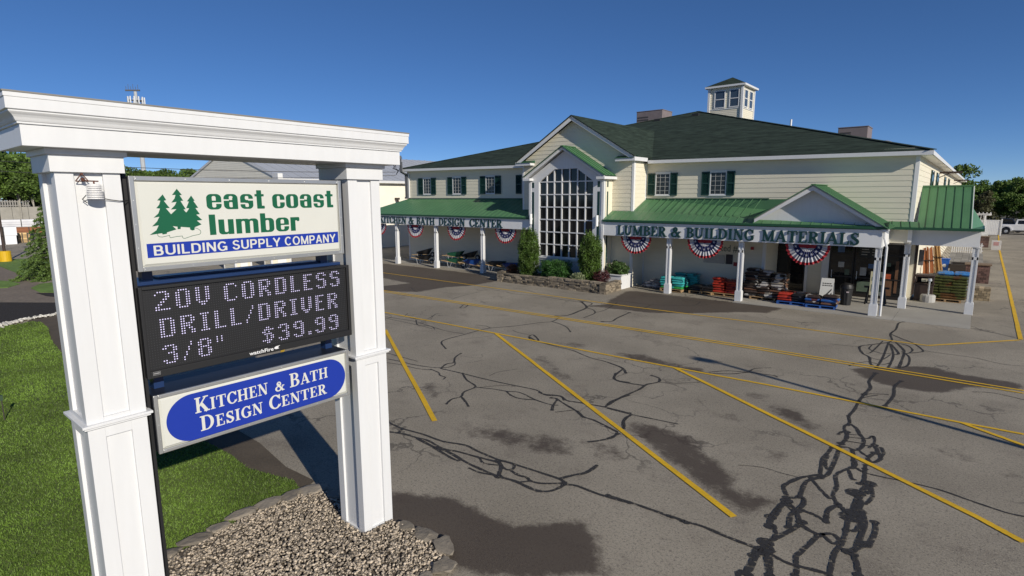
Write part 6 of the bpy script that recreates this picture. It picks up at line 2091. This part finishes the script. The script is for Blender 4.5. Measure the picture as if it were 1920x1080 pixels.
# ------------------------------------------------------------------ front planting
def planter_wall():
    rng = random.Random(21)
    path = [(-22.15, 25.95), (-21.95, 25.26), (-18.2, 25.26), (-14.52, 25.20), (-14.63, 27.08)]
    m = MB()
    for (x0, y0), (x1, y1) in zip(path[:-1], path[1:]):
        L = math.hypot(x1 - x0, y1 - y0); ux, uy = (x1 - x0) / L, (y1 - y0) / L; nx, ny = uy, -ux
        z = 0.0
        while z < .52:
            h = rng.uniform(.06, .115); s = -rng.uniform(0, .2)
            while s < L:
                ln = rng.uniform(.16, .46); a, b = max(s, -.04), min(s + ln, L + .04)
                if b - a > .05:
                    m.ct = rng.random()
                    o = rng.uniform(-.035, .03); e = rng.uniform(.0, .018)
                    q = []
                    for zz in (z + .004, z + h - .004):
                        for ss, nn in ((a + .006, o), (b - .006, o + rng.uniform(-.02, .02)), (b - .006, -.34), (a + .006, -.34)):
                            j = rng.uniform(-.012, .012)
                            q.append((x0 + ux * (ss + j) + nx * nn, y0 + uy * (ss + j) + ny * nn, zz + rng.uniform(-.010, .010)))
                    m.add(q, [(0, 3, 2, 1), (4, 5, 6, 7), (0, 1, 5, 4), (1, 2, 6, 5), (2, 3, 7, 6), (3, 0, 4, 7)])
                s += ln
            z += h
    o = m.build('stone_wall', stone_m, bevel=.008)
    tag(o, 'low dry-laid brown stone wall round the planting bed under the tall window', 'stone wall')
    m = MB()
    nx_, ny_ = 30, 8
    rr_ = random.Random(2)
    H = [[.40 + rr_.uniform(-.03, .03) for _ in range(ny_ + 1)] for _ in range(nx_ + 1)]
    P = lambda i, j: (-22.0 + 7.3 * i / nx_, 25.4 + 1.88 * j / ny_, H[i][j])
    for i in range(nx_):
        for j in range(ny_): m.face([P(i, j), P(i + 1, j), P(i + 1, j + 1), P(i, j + 1)])
    tag(m.build('mulch_bed', soil_m, fix=False), kind='structure')


planter_wall()


def shrub(name, label, cat, loc, r, n, size, m, shape='ball', seed=1, trunk=True, flat=0.0, zlo=0.0):
    rng = np.random.default_rng(seed)
    t = thing(name, label, cat, loc)
    d = rng.normal(size=(n, 3)); d /= np.linalg.norm(d, axis=1)[:, None]
    rad = rng.random(n) ** .28
    lump = 1 + .13 * np.sin(7 * d[:, 0] + seed) * np.sin(6 * d[:, 1] + 2 * seed) + .10 * np.sin(9 * d[:, 2] + 5 * d[:, 0] + seed) + rng.normal(0, .035, n)
    if shape == 'box':
        p = 5.0
        k = (np.abs(d) ** p).sum(1) ** (-1 / p)
        P = d * k[:, None]
    elif shape == 'column':
        k = ((np.abs(d[:, 0]) ** 2 + np.abs(d[:, 1]) ** 2) ** 2 + np.abs(d[:, 2]) ** 4) ** (-1 / 4)
        P = d * k[:, None]
        tp = 1 - .18 * np.clip(-P[:, 2], 0, 1) - .34 * np.clip(P[:, 2], 0, 1) ** 2
        P[:, :2] *= tp[:, None]
    else:
        P = d.copy()
    P *= (rad * lump)[:, None]
    c = P * np.array(r) + np.array([0, 0, r[2] * (1 + zlo)])
    c[:, 2] = np.maximum(c[:, 2], .02)
    v, f = leaf_arrays(c, size, rng, flat, .6)
    tint = np.clip(.5 + .30 * np.sin(5.3 * d[:, 0] + seed) * np.sin(4.1 * d[:, 2] * 2 + seed) + rng.normal(0, .18, n), 0, 1)
    o = mesh_np('foliage', v, f, m, t, tint)
    if trunk:
        mb = MB()
        mb.cyl((loc[0], loc[1], loc[2] - .1), (loc[0], loc[1], loc[2] + r[2] * 1.3), .05, .025, 8)
        for k in range(6):
            a = k * 1.05 + seed
            mb.cyl((loc[0], loc[1], loc[2] + r[2] * .2), (loc[0] + r[0] * .6 * math.cos(a), loc[1] + r[1] * .6 * math.sin(a), loc[2] + r[2] * (.7 + .1 * k)), .022, .008, 6)
        mb.build('stem', mat('bark', (.07, .05, .035), .9, .3, 9), t)
    return t


g_arb = mat('arborvitae_leaf', (.075, .135, .020), .6, .25, 3, tint=.6, transl=.3)
g_box = mat('boxwood_leaf', (.050, .135, .026), .5, .25, 3, tint=.55, transl=.3)
shrub('clipped_evergreen', 'tall clipped columnar evergreen left of the tall window', 'evergreen', (-20.15, 26.0, .40), (.66, .62, 1.34), 15000, .042, g_arb, 'column', 3)
shrub('clipped_evergreen', 'tall clipped columnar evergreen right of the tall window', 'evergreen', (-16.30, 26.5, .40), (.64, .62, 1.30), 15000, .042, g_arb, 'column', 7)
shrub('hedge', 'rounded green boxwood hedge between the two clipped evergreens', 'hedge', (-18.40, 26.25, .38), (.92, .55, .50), 9500, .036, g_box, 'box', 5)
shrub('small_shrub', 'small round rust-brown shrub at the left end of the stone wall', 'shrub', (-21.45, 26.1, .40), (.34, .34, .30), 2400, .03, mat('rust_leaf', (.12, .055, .03), .7, .3, 4, tint=.4, transl=.2), 'ball', 2)
shrub('small_shrub', 'small variegated pale green shrub behind the stone wall', 'shrub', (-16.55, 25.72, .40), (.40, .34, .26), 1500, .038, mat('pale_leaf', (.26, .30, .16), .6, .3, 5, tint=.5, transl=.25), 'ball', 4, flat=.6)
shrub('small_shrub', 'dark red barberry shrub at the right corner of the bed', 'shrub', (-15.45, 26.4, .40), (.46, .42, .34), 1800, .032, mat('red_leaf', (.085, .018, .022), .6, .35, 5, tint=.5, transl=.25), 'ball', 6)
shrub('small_shrub', 'loose green spreading shrub in the white planter by the bay', 'shrub', (-15.2, 27.75, .62), (.62, .40, .42), 2600, .045, mat('spread_leaf', (.075, .14, .035), .55, .3, 5, tint=.5, transl=.3), 'ball', 8, flat=.3)
shrub('small_shrub', 'grey dried flower clump between the left evergreen and the hedge', 'shrub', (-19.35, 26.6, .40), (.20, .20, .26), 700, .03, mat('grey_leaf', (.30, .29, .27), .8, .3, 5, tint=.4), 'ball', 9)

# ------------------------------------------------------------------ background: yard, buildings, woods
def warehouse():
    xw, yg = -46.1, 25.0
    xl, cx, ez, rz = -65.3, -55.7, 6.62, 9.62
    t = thing('warehouse', 'cream warehouse with a pale grey metal roof behind the sign', 'warehouse', (cx, yg, 0))
    m = MB()
    pitch = (rz - ez) / (xw + .5 - cx)
    siding(m, (xl, yg), (1, 0), (0, -1), 0, rz - .1, lambda z: (0, xw - xl) if z < ez else (max(0, cx - xl - (rz - .1 - z) / pitch), min(xw - xl, cx - xl + (rz - .1 - z) / pitch)), h=.22)
    siding(m, (xw, yg), (0, 1), (1, 0), 0, ez - .1, lambda z: (0, 45), h=.22)
    m.prism([(xl, 0), (xw, 0), (xw, ez - .1), (cx, rz - .15), (xl, ez - .1)], 'y', yg + .02, yg + 45)
    m.build('wall', mat('cream_warehouse_siding', (.84, .80, .68), .6, .06, 1.2, fine=.03, fscale=9), t)
    m = MB()
    for s in (-1, 1):
        e = cx + s * (xw + .5 - cx)
        m.face([(cx, yg - .1, rz), (e, yg - .1, ez), (e, yg + 45.4, ez), (cx, yg + 45.4, rz)])
        for k in range(46): y = yg + k; m.bar((cx, y, rz + .02), (e, y, ez + .02), .04, .05)
    r = m.build('roof', mat('pale_metal_roof', (.40, .42, .46), .5, .1, .6), t)
    m = MB()
    for s in (-1, 1):
        e = cx + s * (xw + .5 - cx)
        m.prism([(cx, rz - .01), (e, ez - .01), (e, ez - .22), (cx, rz - .22)], 'y', yg - .10, yg - .06)
        m.box(min(e, e + s * .04), yg - .4, ez - .24, max(e, e + s * .04), yg + 45.4, ez - .01)
    m.build('trim', white, r)
    m = MB(); m.box(xw - .1, yg - .55, 6.35, xw + .8, yg - .12, 7.0); m.build('wall_box', trim, t)
    for y in (28.5, 33.5):
        MB().box(xw + .02, y - 1.6, 0, xw + .06, y + 1.6, 3.6).build('garage_door', mat('door_white', (.66, .65, .6), .5, .05), t)
    for x in (-61, -56, -51):
        MB().box(x - 1.5, yg - .08, 0, x + 1.5, yg - .03, 3.4).build('garage_door', MATS['door_white'], t)
    m = MB(); m.box(xw + .02, 37.2, 4.75, xw + .6, 37.4, 4.95); m.bar((xw + .3, 37.3, 4.85), (xw + .5, 37.3, 4.4), .15); m.build('flood_light', brown_m, t)


warehouse()


def garden_shed(x, y, sx, sy, label):
    t = thing('garden_shed', label, 'shed', (x, y, 0), 'display sheds behind the sign')
    m = MB()
    siding(m, (x - sx, y), (1, 0), (0, -1), 0, 2.2, lambda z: (0, sx), h=.14)
    siding(m, (x, y), (0, 1), (1, 0), 0, 2.2, lambda z: (0, sy), h=.14)
    m.box(x - sx, y + .01, 0, x - .01, y + sy, 2.2)
    m.build('wall', siding_m, t)
    m = MB()
    m.box(x - .10, y - .03, 0, x + .03, y + .10, 2.2); m.box(x - sx - .02, y - .03, 0, x - sx + .1, y + .08, 2.2); m.box(x - .1, y + sy - .1, 0, x + .03, y + sy + .02, 2.2)
    m.build('corner_board', white, t)
    m = MB(); m.box(x + .02, y + sy * .3, .05, x + .05, y + sy * .75, 1.95); m.build('door', trim, t)
    m = MB()
    m.prism([(x - sx - .2, 2.2), (x + .2, 2.2), (x - sx / 2, 2.9)], 'y', y - .2, y + sy + .2)
    m.build('roof', shingle, t)


garden_shed(-39.45, 17.75, 1.7, 1.15, 'small cream display shed seen under the brand panel, nearer the middle')
garden_shed(-38.95, 20.1, 1.0, 1.5, 'small cream display shed seen under the brand panel, the right-hand one')


def cell_tower():
    x, y = -180.8, 58.4
    t = thing('cell_tower', 'slender grey antenna mast rising behind the sign cap', 'mast', (x, y, 0))
    m = MB(); m.cyl((x, y, 0), (x, y, 33.6), .75, .40, 10); m.build('pole', mat('mast_grey', (.42, .44, .46), .5, .1), t)
    am = mat('antenna_panel', (.62, .64, .66), .5, .1)
    for z in (31.2, 28.9):
        m = MB()
        for k in range(3):
            a = k * 2.09 + .5
            p, q = (x + 1.8 * math.cos(a - .5), y + 1.8 * math.sin(a - .5), z), (x + 1.8 * math.cos(a + .5), y + 1.8 * math.sin(a + .5), z)
            m.bar(p, q, .22); m.bar((x, y, z), p, .16); m.bar((x, y, z), q, .16)
        m.build('platform', mat('mast_dark', (.06, .065, .08), .6, .1), t)
        for k in range(12):
            a = k * .5236
            MB().box(x + 1.95 * math.cos(a) - .14, y + 1.95 * math.sin(a) - .14, z - .95, x + 1.95 * math.cos(a) + .14, y + 1.95 * math.sin(a) + .14, z + .95).build('antenna', am, t)
    m = MB(); m.bar((x - 1.2, y - 2.0, 33.8), (x + .5, y + 1.0, 34.0), .45, .35); m.cyl((x, y, 33.2), (x, y, 33.9), .25, n=8)
    for k in range(6): m.cyl((x - 1.1 + k * .28, y - 1.8 + k * .48, 33.9), (x - 1.1 + k * .28, y - 1.8 + k * .48, 34.9 + (k % 2) * .6), .05, n=5)
    m.build('top_array', MATS['mast_dark'], t)


cell_tower()

leaf_far = mat('wood_leaf', (.105, .175, .030), .65, .3, .25, tint=.6, transl=.3)
leaf_olive = mat('olive_leaf', (.085, .085, .035), .65, .3, .4, tint=.5, transl=.3)
bark_m = mat('tree_bark', (.09, .075, .06), .9, .3, 3)
birch_m = mat('pale_bark', (.32, .30, .26), .9, .3, 3)


def tree_template(seed, h, r, n, size, leaf, bark, base=.28, clumps=34):
    rng = np.random.default_rng(seed)
    t = thing('leafy_tree', None, 'tree', (0, 0, 0))
    cz = h * (base + (1 - base) / 2)
    d = rng.normal(size=(clumps, 3)); d /= np.linalg.norm(d, axis=1)[:, None]
    c = d * (rng.random((clumps, 1)) ** .45) * np.array([r * .80, r * .80, h * (1 - base) / 2 * .82]) + np.array([0, 0, cz])
    cr = rng.uniform(.20, .40, clumps) * r
    w = rng.integers(0, clumps, n)
    e = rng.normal(size=(n, 3)); e /= np.linalg.norm(e, axis=1)[:, None]
    P = c[w] + e * (cr[w] * rng.random(n) ** .4)[:, None] * np.array([1, 1, .72])
    v, f = leaf_arrays(P, size, rng, .3, .62)
    ct = rng.random(clumps)
    mesh_np('crown', v, f, leaf, t, np.clip(.25 + .5 * ct[w] + rng.normal(0, .13, n), 0, 1))
    m = MB()
    m.cyl((0, 0, 0), (.1, .05, h * .55), .20 * h / 12, .10 * h / 12, 8); m.cyl((.1, .05, h * .55), (.0, .0, h * .85), .10 * h / 12, .04, 6)
    for k in range(9):
        q = c[k * 3 % clumps]
        z = h * (.3 + .05 * k)
        m.cyl((.08, .03, z), tuple(q), .07 * h / 12, .025, 5)
    m.build('trunk', bark, t)
    return t


T_ = [tree_template(1, 12.5, 4.2, 5200, .23, leaf_far, bark_m), tree_template(2, 11.0, 3.6, 4600, .23, leaf_far, bark_m, .2), tree_template(3, 13.5, 4.6, 5600, .25, leaf_far, bark_m, .3),
      tree_template(4, 11.8, 3.0, 3000, .22, leaf_far, birch_m, .42, 26), tree_template(5, 6.2, 2.1, 3800, .14, leaf_olive, bark_m, .06, 30)]
_used = set()


def place_tree(k, x, y, s, rz, label, group):
    o = T_[k] if k not in _used else copy_tree(T_[k])
    _used.add(k)
    o.location = (x, y, -.06); o.rotation_euler = (0, 0, rz); o.scale = (s, s, s)
    tag(o, label, 'tree', group)


_t = random.Random(31)
GL, GR = 'trees in the wood beyond the left yard', 'trees in the wood behind the white fence'
# left wood: angles (left of +Y) and distance
for a, d, k, s in ((89.0, 118, 2, 1.0), (86.2, 122, 0, 1.08), (83.6, 117, 1, 1.12), (82.2, 128, 2, 1.06), (80.9, 120, 0, 1.06), (79.6, 126, 1, 1.15), (78.6, 118, 2, .92), (77.5, 130, 0, .98), (76.2, 124, 1, 1.05), (75.0, 136, 2, .86), (85.0, 140, 2, 1.3), (81.5, 143, 0, 1.4), (79.0, 145, 1, 1.35), (88, 138, 1, 1.4)):
    place_tree(k, -d * math.sin(math.radians(a)), d * math.cos(math.radians(a)), s, _t.uniform(0, 6), 'leafy green tree in the dense wood beyond the left yard', GL)
for a, d, s in ((82.9, 112, .80), (81.4, 113, .9), (80.3, 112, .85), (79.5, 113, .8), (84.2, 114, .9)):
    place_tree(3, -d * math.sin(math.radians(a)), d * math.cos(math.radians(a)), s, _t.uniform(0, 6), 'slim pale-trunked tree at the front edge of the left wood', GL)
for a, d, k, s in ((73.6, 150, 2, .98), (72.6, 158, 1, 1.16), (71.6, 150, 0, .98), (70.6, 156, 2, .96), (69.9, 150, 1, 1.04), (69.0, 158, 0, 1.06), (68.3, 152, 2, .93), (67.4, 150, 1, 1.02), (66.4, 156, 0, .95)):
    place_tree(k, -d * math.sin(math.radians(a)), d * math.cos(math.radians(a)), s, _t.uniform(0, 6), 'green tree in the low row between the sign cap and the brand panel', 'trees in the low row behind the sign')
# right wood
for a, d, k, s in ((2.4, 128, 0, .92), (1.2, 140, 1, .78), (.2, 126, 2, .66), (-.7, 122, 0, .76), (-1.6, 128, 1, .92), (-2.4, 120, 2, .72), (-3.2, 126, 0, .86), (-4.2, 122, 1, .9), (-5.2, 126, 2, .8), (.8, 116, 1, .62), (-1.2, 113, 0, .56), (-2.0, 112, 1, .6), (-2.9, 112, 2, .5), (-3.8, 113, 0, .6), (-4.8, 112, 1, .7), (-6.2, 120, 0, .9), (-.1, 112, 2, .44)):
    place_tree(k, -d * math.sin(math.radians(a)), d * math.cos(math.radians(a)), s * .88, _t.uniform(0, 6), 'leafy tree in the dark wood behind the white fence', GR)
place_tree(0, -3.6, 108, .86, 1.0, 'tall round-headed tree rising just right of the store eave', None)
place_tree(4, .55, 101, 1.02, .4, 'olive brown bush behind the white pergola gate', None)


def spruce():
    x, y, h, r = -44.9, 8.85, 5.0, 1.9
    rng = np.random.default_rng(5)
    t = thing('spruce_tree', 'young spruce with drooping layered branches left of the sign', 'tree', (x, y, 0))
    P, td = [], []
    m = MB()
    m.cyl((x, y, 0), (x, y, h * .97), .11, .02, 8)
    for L in range(15):
        f = L / 14
        z0 = .25 + (h - .5) * f
        rr = r * (1 - f) ** .85 + .12
        nb = int(13 - 6 * f)
        for b in range(nb):
            a = 2 * math.pi * (b + .5 * (L % 2)) / nb + rng.uniform(-.2, .2)
            ln = rr * rng.uniform(.78, 1.1)
            n = int(150 * ln / r + 50)
            s = rng.random(n) ** .7
            wd = .30 * ln * (1 - s) * .8 + .07
            off = rng.normal(0, 1, n) * wd * .5
            zz = z0 + .18 * s * ln - .42 * ln * s ** 2 + rng.normal(0, .05, n) - .04
            P.append(np.stack([s * ln * math.cos(a) - off * math.sin(a), s * ln * math.sin(a) + off * math.cos(a), np.maximum(zz, .06)], 1))
            td.append(np.clip(.25 + .45 * s + rng.normal(0, .12, n), 0, 1))
            m.cyl((x, y, z0), (x + ln * .8 * math.cos(a), y + ln * .8 * math.sin(a), max(z0 - .12 * ln, .08)), .022, .006, 5)
    P = np.vstack(P)
    v, f = leaf_arrays(P, .075, rng, .4, .32)
    mesh_np('foliage', v, f, mat('spruce_needle', (.095, .155, .030), .6, .3, 2, tint=.5, transl=.2), t, np.concatenate(td))
    m.build('trunk', bark_m, t)


spruce()


def left_yard():
    def at(a, d): return -d * math.sin(math.radians(a)), d * math.cos(math.radians(a))
    x, y = at(81.55, 60.5)
    t = thing('light_pole', 'dark light pole on a bright yellow round base at the left edge', 'light pole', (x, y, 0))
    m = MB(); m.lathe((x, y, 0), [(.40, 0), (.40, .82), (.36, .86)], 18); m.build('base', mat('safety_yellow', (.62, .38, .008), .5, .1), t, smooth=False)
    m = MB(); m.cyl((x, y, .8), (x, y, 8.0), .10, .07, 10); m.build('pole', brown_m, t)
    m = MB(); m.box(x - .25, y - .9, 7.9, x + .25, y - .1, 8.1); m.bar((x, y, 7.95), (x, y - .2, 7.98), .08); m.build('lamp_head', brown_m, t)

    def rot_box(name, label, cat, a, d, w, dp, z0, z1, m, parts):
        x, y = at(a, d)
        t = thing(name, label, cat, (0, 0, 0))
        for nm, mb, mm in parts(w, dp, z0, z1): mb.build(nm, mm, t)
        t.location = (x, y, 0); t.rotation_euler = (0, 0, math.radians(a))
        return t
    cw = mat('block_concrete', (.30, .285, .25), .9, .25, .8, fine=.1, fscale=6)

    def blocks(w, dp, z0, z1):
        m = MB()
        for r in range(2):
            n = 6
            for k in range(n): x = -w / 2 + w * (k + .5 * (r % 2) * .6) / n; m.box(x + .02, 0, z0 + (z1 - z0) * r / 2 + .02, x + w / n - .02, dp, z0 + (z1 - z0) * (r + 1) / 2)
        return [('blocks', m, cw)]
    rot_box('block_wall', 'weathered grey concrete block retaining wall in the left yard', 'wall', 82.0, 112, 11, 1.2, 0, 3.75, cw, blocks)

    def rails(w, dp, z0, z1):
        m = MB()
        n = int(w / .28)
        for k in range(n): x = -w / 2 + w * k / n; m.box(x, 0, z0, x + .16, .12, z1)
        m.box(-w / 2, .121, z0 + .1, w / 2, .2, z0 + .25); m.box(-w / 2, .121, z1 - .3, w / 2, .2, z1 - .15)
        return [('pickets', m, mat('weathered_picket', (.24, .23, .215), .8, .2)), ]
    rot_box('stored_fence', 'weathered grey picket fence panels stored on top of the block wall', 'fence', 81.6, 112.4, 7.5, .3, 3.8, 4.75, cw, rails)

    def lumber(col, n, seed):
        def f(w, dp, z0, z1):
            m = MB(); rg = random.Random(seed)
            for k in range(n):
                z = z0 + (z1 - z0) * k / n
                m.ct = rg.random()
                m.box(-w / 2 + rg.uniform(0, .2), 0, z + .01, w / 2 - rg.uniform(0, .3), dp, z + (z1 - z0) / n - .01)
            s = MB()
            for q in (-.3, 0, .3): s.box(w * q - .05, -.02, z0, w * q + .05, -.003, z1)
            return [('boards', m, col), ('strap', s, black_m)]
        return f
    wl = mat('wrapped_lumber', (.62, .63, .66), .5, .12, 1.5, tint=.12)
    rot_box('lumber_pack', 'long white-wrapped lumber pack before the block wall', 'lumber', 80.35, 99, 6.6, 1.2, 1.30, 2.25, wl, lumber(wl, 3, 1))
    bl = mat('red_lumber', (.26, .10, .045), .8, .25, 2, tint=.3)
    rot_box('lumber_pack', 'reddish brown lumber pack under the long wrapped one', 'lumber', 79.95, 97.5, 5.2, 1.2, .55, 1.28, bl, lumber(bl, 5, 2))
    rot_box('lumber_pack', 'big square white-wrapped lumber pack at the left frame edge', 'lumber', 82.6, 83, 5.6, 1.4, 0, 1.92, wl, lumber(mat('white_wrap', (.70, .71, .74), .45, .05, 1), 2, 3))
    tl = mat('tan_lumber', (.50, .34, .16), .7, .2, 2, tint=.3)
    rot_box('lumber_pack', 'small tan bare lumber pack right of the square white pack', 'lumber', 80.4, 85.5, 1.5, 1.2, 0, 1.12, tl, lumber(tl, 6, 4))
    t = thing('stake_marker', 'thin dark stake standing in the left lawn', 'stake', (-16.6, 2.05, 0))
    m = MB(); m.cyl((-16.6, 2.05, 0), (-16.62, 2.05, .62), .012, .010, 6); m.build('rod', mat('stake_dark', (.05, .04, .035), .7, .1), t)
    m = MB(); m.box(-16.66, 2.02, .50, -16.60, 2.08, .62); m.build('cap', mat('stake_cap', (.03, .06, .03), .6, .1), t)


left_yard()


def lot_light():
    x, y = 9.92, 12.16
    t = thing('lot_light', 'tall parking-lot light pole outside the frame whose long shadow crosses the lot', 'light pole', (x, y, 0))
    m = MB(); m.lathe((x, y, 0), [(.32, 0), (.32, .75), (.28, .8)], 16); m.build('base', mat('safety_yellow', (.62, .38, .008), .5, .1), t)
    m = MB(); m.cyl((x, y, .8), (x, y, 7.5), .10, .08, 10); m.build('pole', brown_m, t)
    m = MB(); m.box(x - .62, y - .17, 7.46, x - .1, y + .17, 7.60); m.bar((x, y, 7.5), (x - .15, y, 7.54), .08); m.build('lamp_head', brown_m, t)


lot_light()


def wires():
    def sag(p, q, s, n=14):
        return [(p[0] + (q[0] - p[0]) * i / n, p[1] + (q[1] - p[1]) * i / n, p[2] + (q[2] - p[2]) * i / n - s * 4 * (i / n) * (1 - i / n)) for i in range(n + 1)]
    p = (-62.0, -14.0, 9.6)
    t = thing('utility_pole', 'wooden utility pole beyond the left edge that feeds the store wires', 'utility pole', (p[0], p[1], 0))
    MB().cyl((p[0], p[1], 0), (p[0], p[1], 10.2), .17, .12, 10).build('pole', bark_m, t)
    MB().bar((p[0] - 1.1, p[1], 9.7), (p[0] + 1.1, p[1], 9.7), .12).build('cross_arm', bark_m, t)
    for k, (dz, s, lab) in enumerate(((0, .9, 'upper black service cable sagging from the store corner mast to the left'), (-.35, 1.25, 'lower black service cable sagging from the store corner mast to the left'))):
        m = MB(); m.tube(sag((p[0] + k * .3, p[1], p[2] + dz), (-35.75, 29.05, 6.95 - k * .25), s), .022, 5)
        tag(m.build('service_cable', black_m), lab, 'cable', 'overhead service cables')


wires()


def white_fence():
    y = 93.5
    t = thing('vinyl_fence', 'solid white vinyl privacy fence left of the pickup truck', 'fence', (.9, y, 0))
    vm = mat('white_vinyl', (.76, .76, .76), .4, .04)
    m = MB()
    for x0, x1 in ((-.65, .58), (.70, 2.15)):
        n = int((x1 - x0) / .16)
        for k in range(n): m.box(x0 + (x1 - x0) * k / n + .006, y, .1, x0 + (x1 - x0) * (k + 1) / n - .004, y + .03, 1.85)
        m.box(x0, y - .02, 1.851, x1, y + .05, 1.95)
    m.build('panel', vm, t)
    for x in (-.72, .63, 2.22): MB().box(x - .07, y - .06, -.05, x + .07, y + .08, 2.1).build('post', vm, t)
    t = thing('pergola', 'white pergola gate with slatted top beside the vinyl fence', 'pergola', (-.3, 90.5, 0))
    for x in (-1.5, .55):
        for yy in (90, 91): MB().box(x - .09, yy - .09, 0, x + .09, yy + .09, 2.6).build('post', vm, t)
    m = MB()
    for yy in (90, 91): m.box(-2.0, yy - .05, 2.6, 1.1, yy + .05, 2.82)
    for k in range(9): x = -1.9 + k * .36; m.box(x, 89.6, 2.821, x + .08, 91.4, 2.95)
    m.build('beam', vm, t)
    m = MB()
    for k in range(8): x = -1.4 + k * .25; m.box(x, 90.95, 1.2, x + .07, 90.99, 2.599)
    m.build('lattice', vm, t)
    t = thing('picket_fence', 'tiny white picket fence at the foot of the pergola', 'fence', (.4, 88, 0))
    m = MB()
    for k in range(9): x = -.15 + k * .13; m.box(x, 88, .02, x + .07, 88.03, .8)
    m.build('pickets', vm, t)
    m = MB(); m.box(-.15, 88.031, .25, 1.0, 88.06, .33); m.box(-.15, 88.031, .6, 1.0, 88.06, .68); m.build('rails', vm, t)


white_fence()


def pickup():
    x, y = 2.15, 98.0
    t = thing('pickup_truck', 'white pickup truck parked behind the vinyl fence at the right frame edge', 'pickup truck', (x, y, 0))
    wm = mat('truck_white', (.74, .74, .75), .25, .02, coat=.5)
    dk = mat('truck_trim', (.02, .02, .022), .4, .1)
    yb = y + 1.0
    m = MB()
    # body sides follow a real silhouette: bed, cab with raked screen, bonnet
    body = [(x - .4, .55), (x + .12, .55), (x + .22, .80), (x + .50, 1.02), (x + .80, 1.02), (x + 1.08, .80), (x + 1.18, .55), (x + 4.05, .55), (x + 4.15, .80), (x + 4.40, .98), (x + 4.70, .98), (x + 4.98, .80), (x + 5.08, .55), (x + 5.6, .60), (x + 5.65, 1.15), (x + 4.4, 1.30), (x - .4, 1.30)]
    m.prism(body, 'y', y - .98, y + .98)
    b = m.build('body', wm, t, bevel=.04)
    m = MB()
    cab = [(x + 1.45, 1.301), (x + 4.3, 1.301), (x + 3.55, 1.92), (x + 1.62, 1.94)]
    lo_ = [(p[0], y - .92 + (.14 if p[1] > 1.5 else 0), p[1]) for p in cab]; hi_ = [(p[0], y + .92 - (.14 if p[1] > 1.5 else 0), p[1]) for p in cab]
    m.add(lo_ + hi_, [(0, 1, 2, 3), (7, 6, 5, 4), (0, 4, 5, 1), (1, 5, 6, 2), (2, 6, 7, 3), (3, 7, 4, 0)])
    c = m.build('cab', wm, t, bevel=.03)
    for x0, x1 in ((1.72, 2.50), (2.62, 3.45)):
        m = MB(); m.add([(x + x0, y - .915, 1.36), (x + x1 + (.35 if x0 > 2.6 else 0), y - .915, 1.36), (x + x1, y - .81, 1.84), (x + x0 + .03, y - .81, 1.84)], [(0, 1, 2, 3)])
        m.build('side_window', glass_m, c, fix=False)
    for xx in (x + .65, x + 4.55):
        for s in (-1, 1):
            m = MB(); m.cyl((xx, y + s * .72, .42), (xx, y + s * 1.02, .42), .42, n=20); w = m.build('wheel', dk, t)
            m = MB(); m.cyl((xx, y + s * 1.0, .42), (xx, y + s * 1.03, .42), .22, .16, 12); m.build('rim', steel_m, w)
    m = MB()
    for k in range(13):
        a = math.pi * k / 12
        m.box(x + .65 - .52 * math.cos(a) - .08, y - 1.10, .55 + .50 * math.sin(a) - .04, x + .65 - .52 * math.cos(a) + .08, y - .97, .55 + .50 * math.sin(a) + .08)
    m.build('fender_flare', wm, t)
    MB().box(x - .55, y - .95, .48, x - .41, y + .95, .68).build('bumper', steel_m, t)
    MB().box(x + 1.3, y - 1.02, .40, x + 3.9, y - .90, .48).build('running_board', dk, t)
    m = MB(); m.box(x + 3.45, y - 1.16, 1.34, x + 3.6, y - .93, 1.55); m.build('mirror', dk, t)
    t = thing('parked_car', 'dark blue car parked behind the white pickup', 'car', (.9, 103, 0))
    prof = [(.0, .4), (4.4, .4), (4.5, .85), (3.5, 1.0), (2.9, 1.62), (.7, 1.66), (.15, 1.05), (-.05, .9)]
    MB().prism([(0.9 + a * .9, b * 1.15) for a, b in prof], 'y', 102.2, 103.8).build('body', mat('car_navy', (.012, .016, .035), .3, .05, coat=.5), t, bevel=.05)
    MB().prism([(0.9 + a * .9, b * 1.15) for a, b in ((.75, 1.08), (3.2, 1.08), (2.8, 1.55), (.85, 1.58))], 'y', 102.15, 102.195).build('side_window', glass_m, t)
    for xx in (1.7, 4.2):
        m = MB(); m.cyl((xx, 102.15, .36), (xx, 102.5, .36), .36, n=16); m.build('wheel', dk, t)


pickup()
for _k in (pal_wood, pal_blue): _k['kind'] = 'thing'
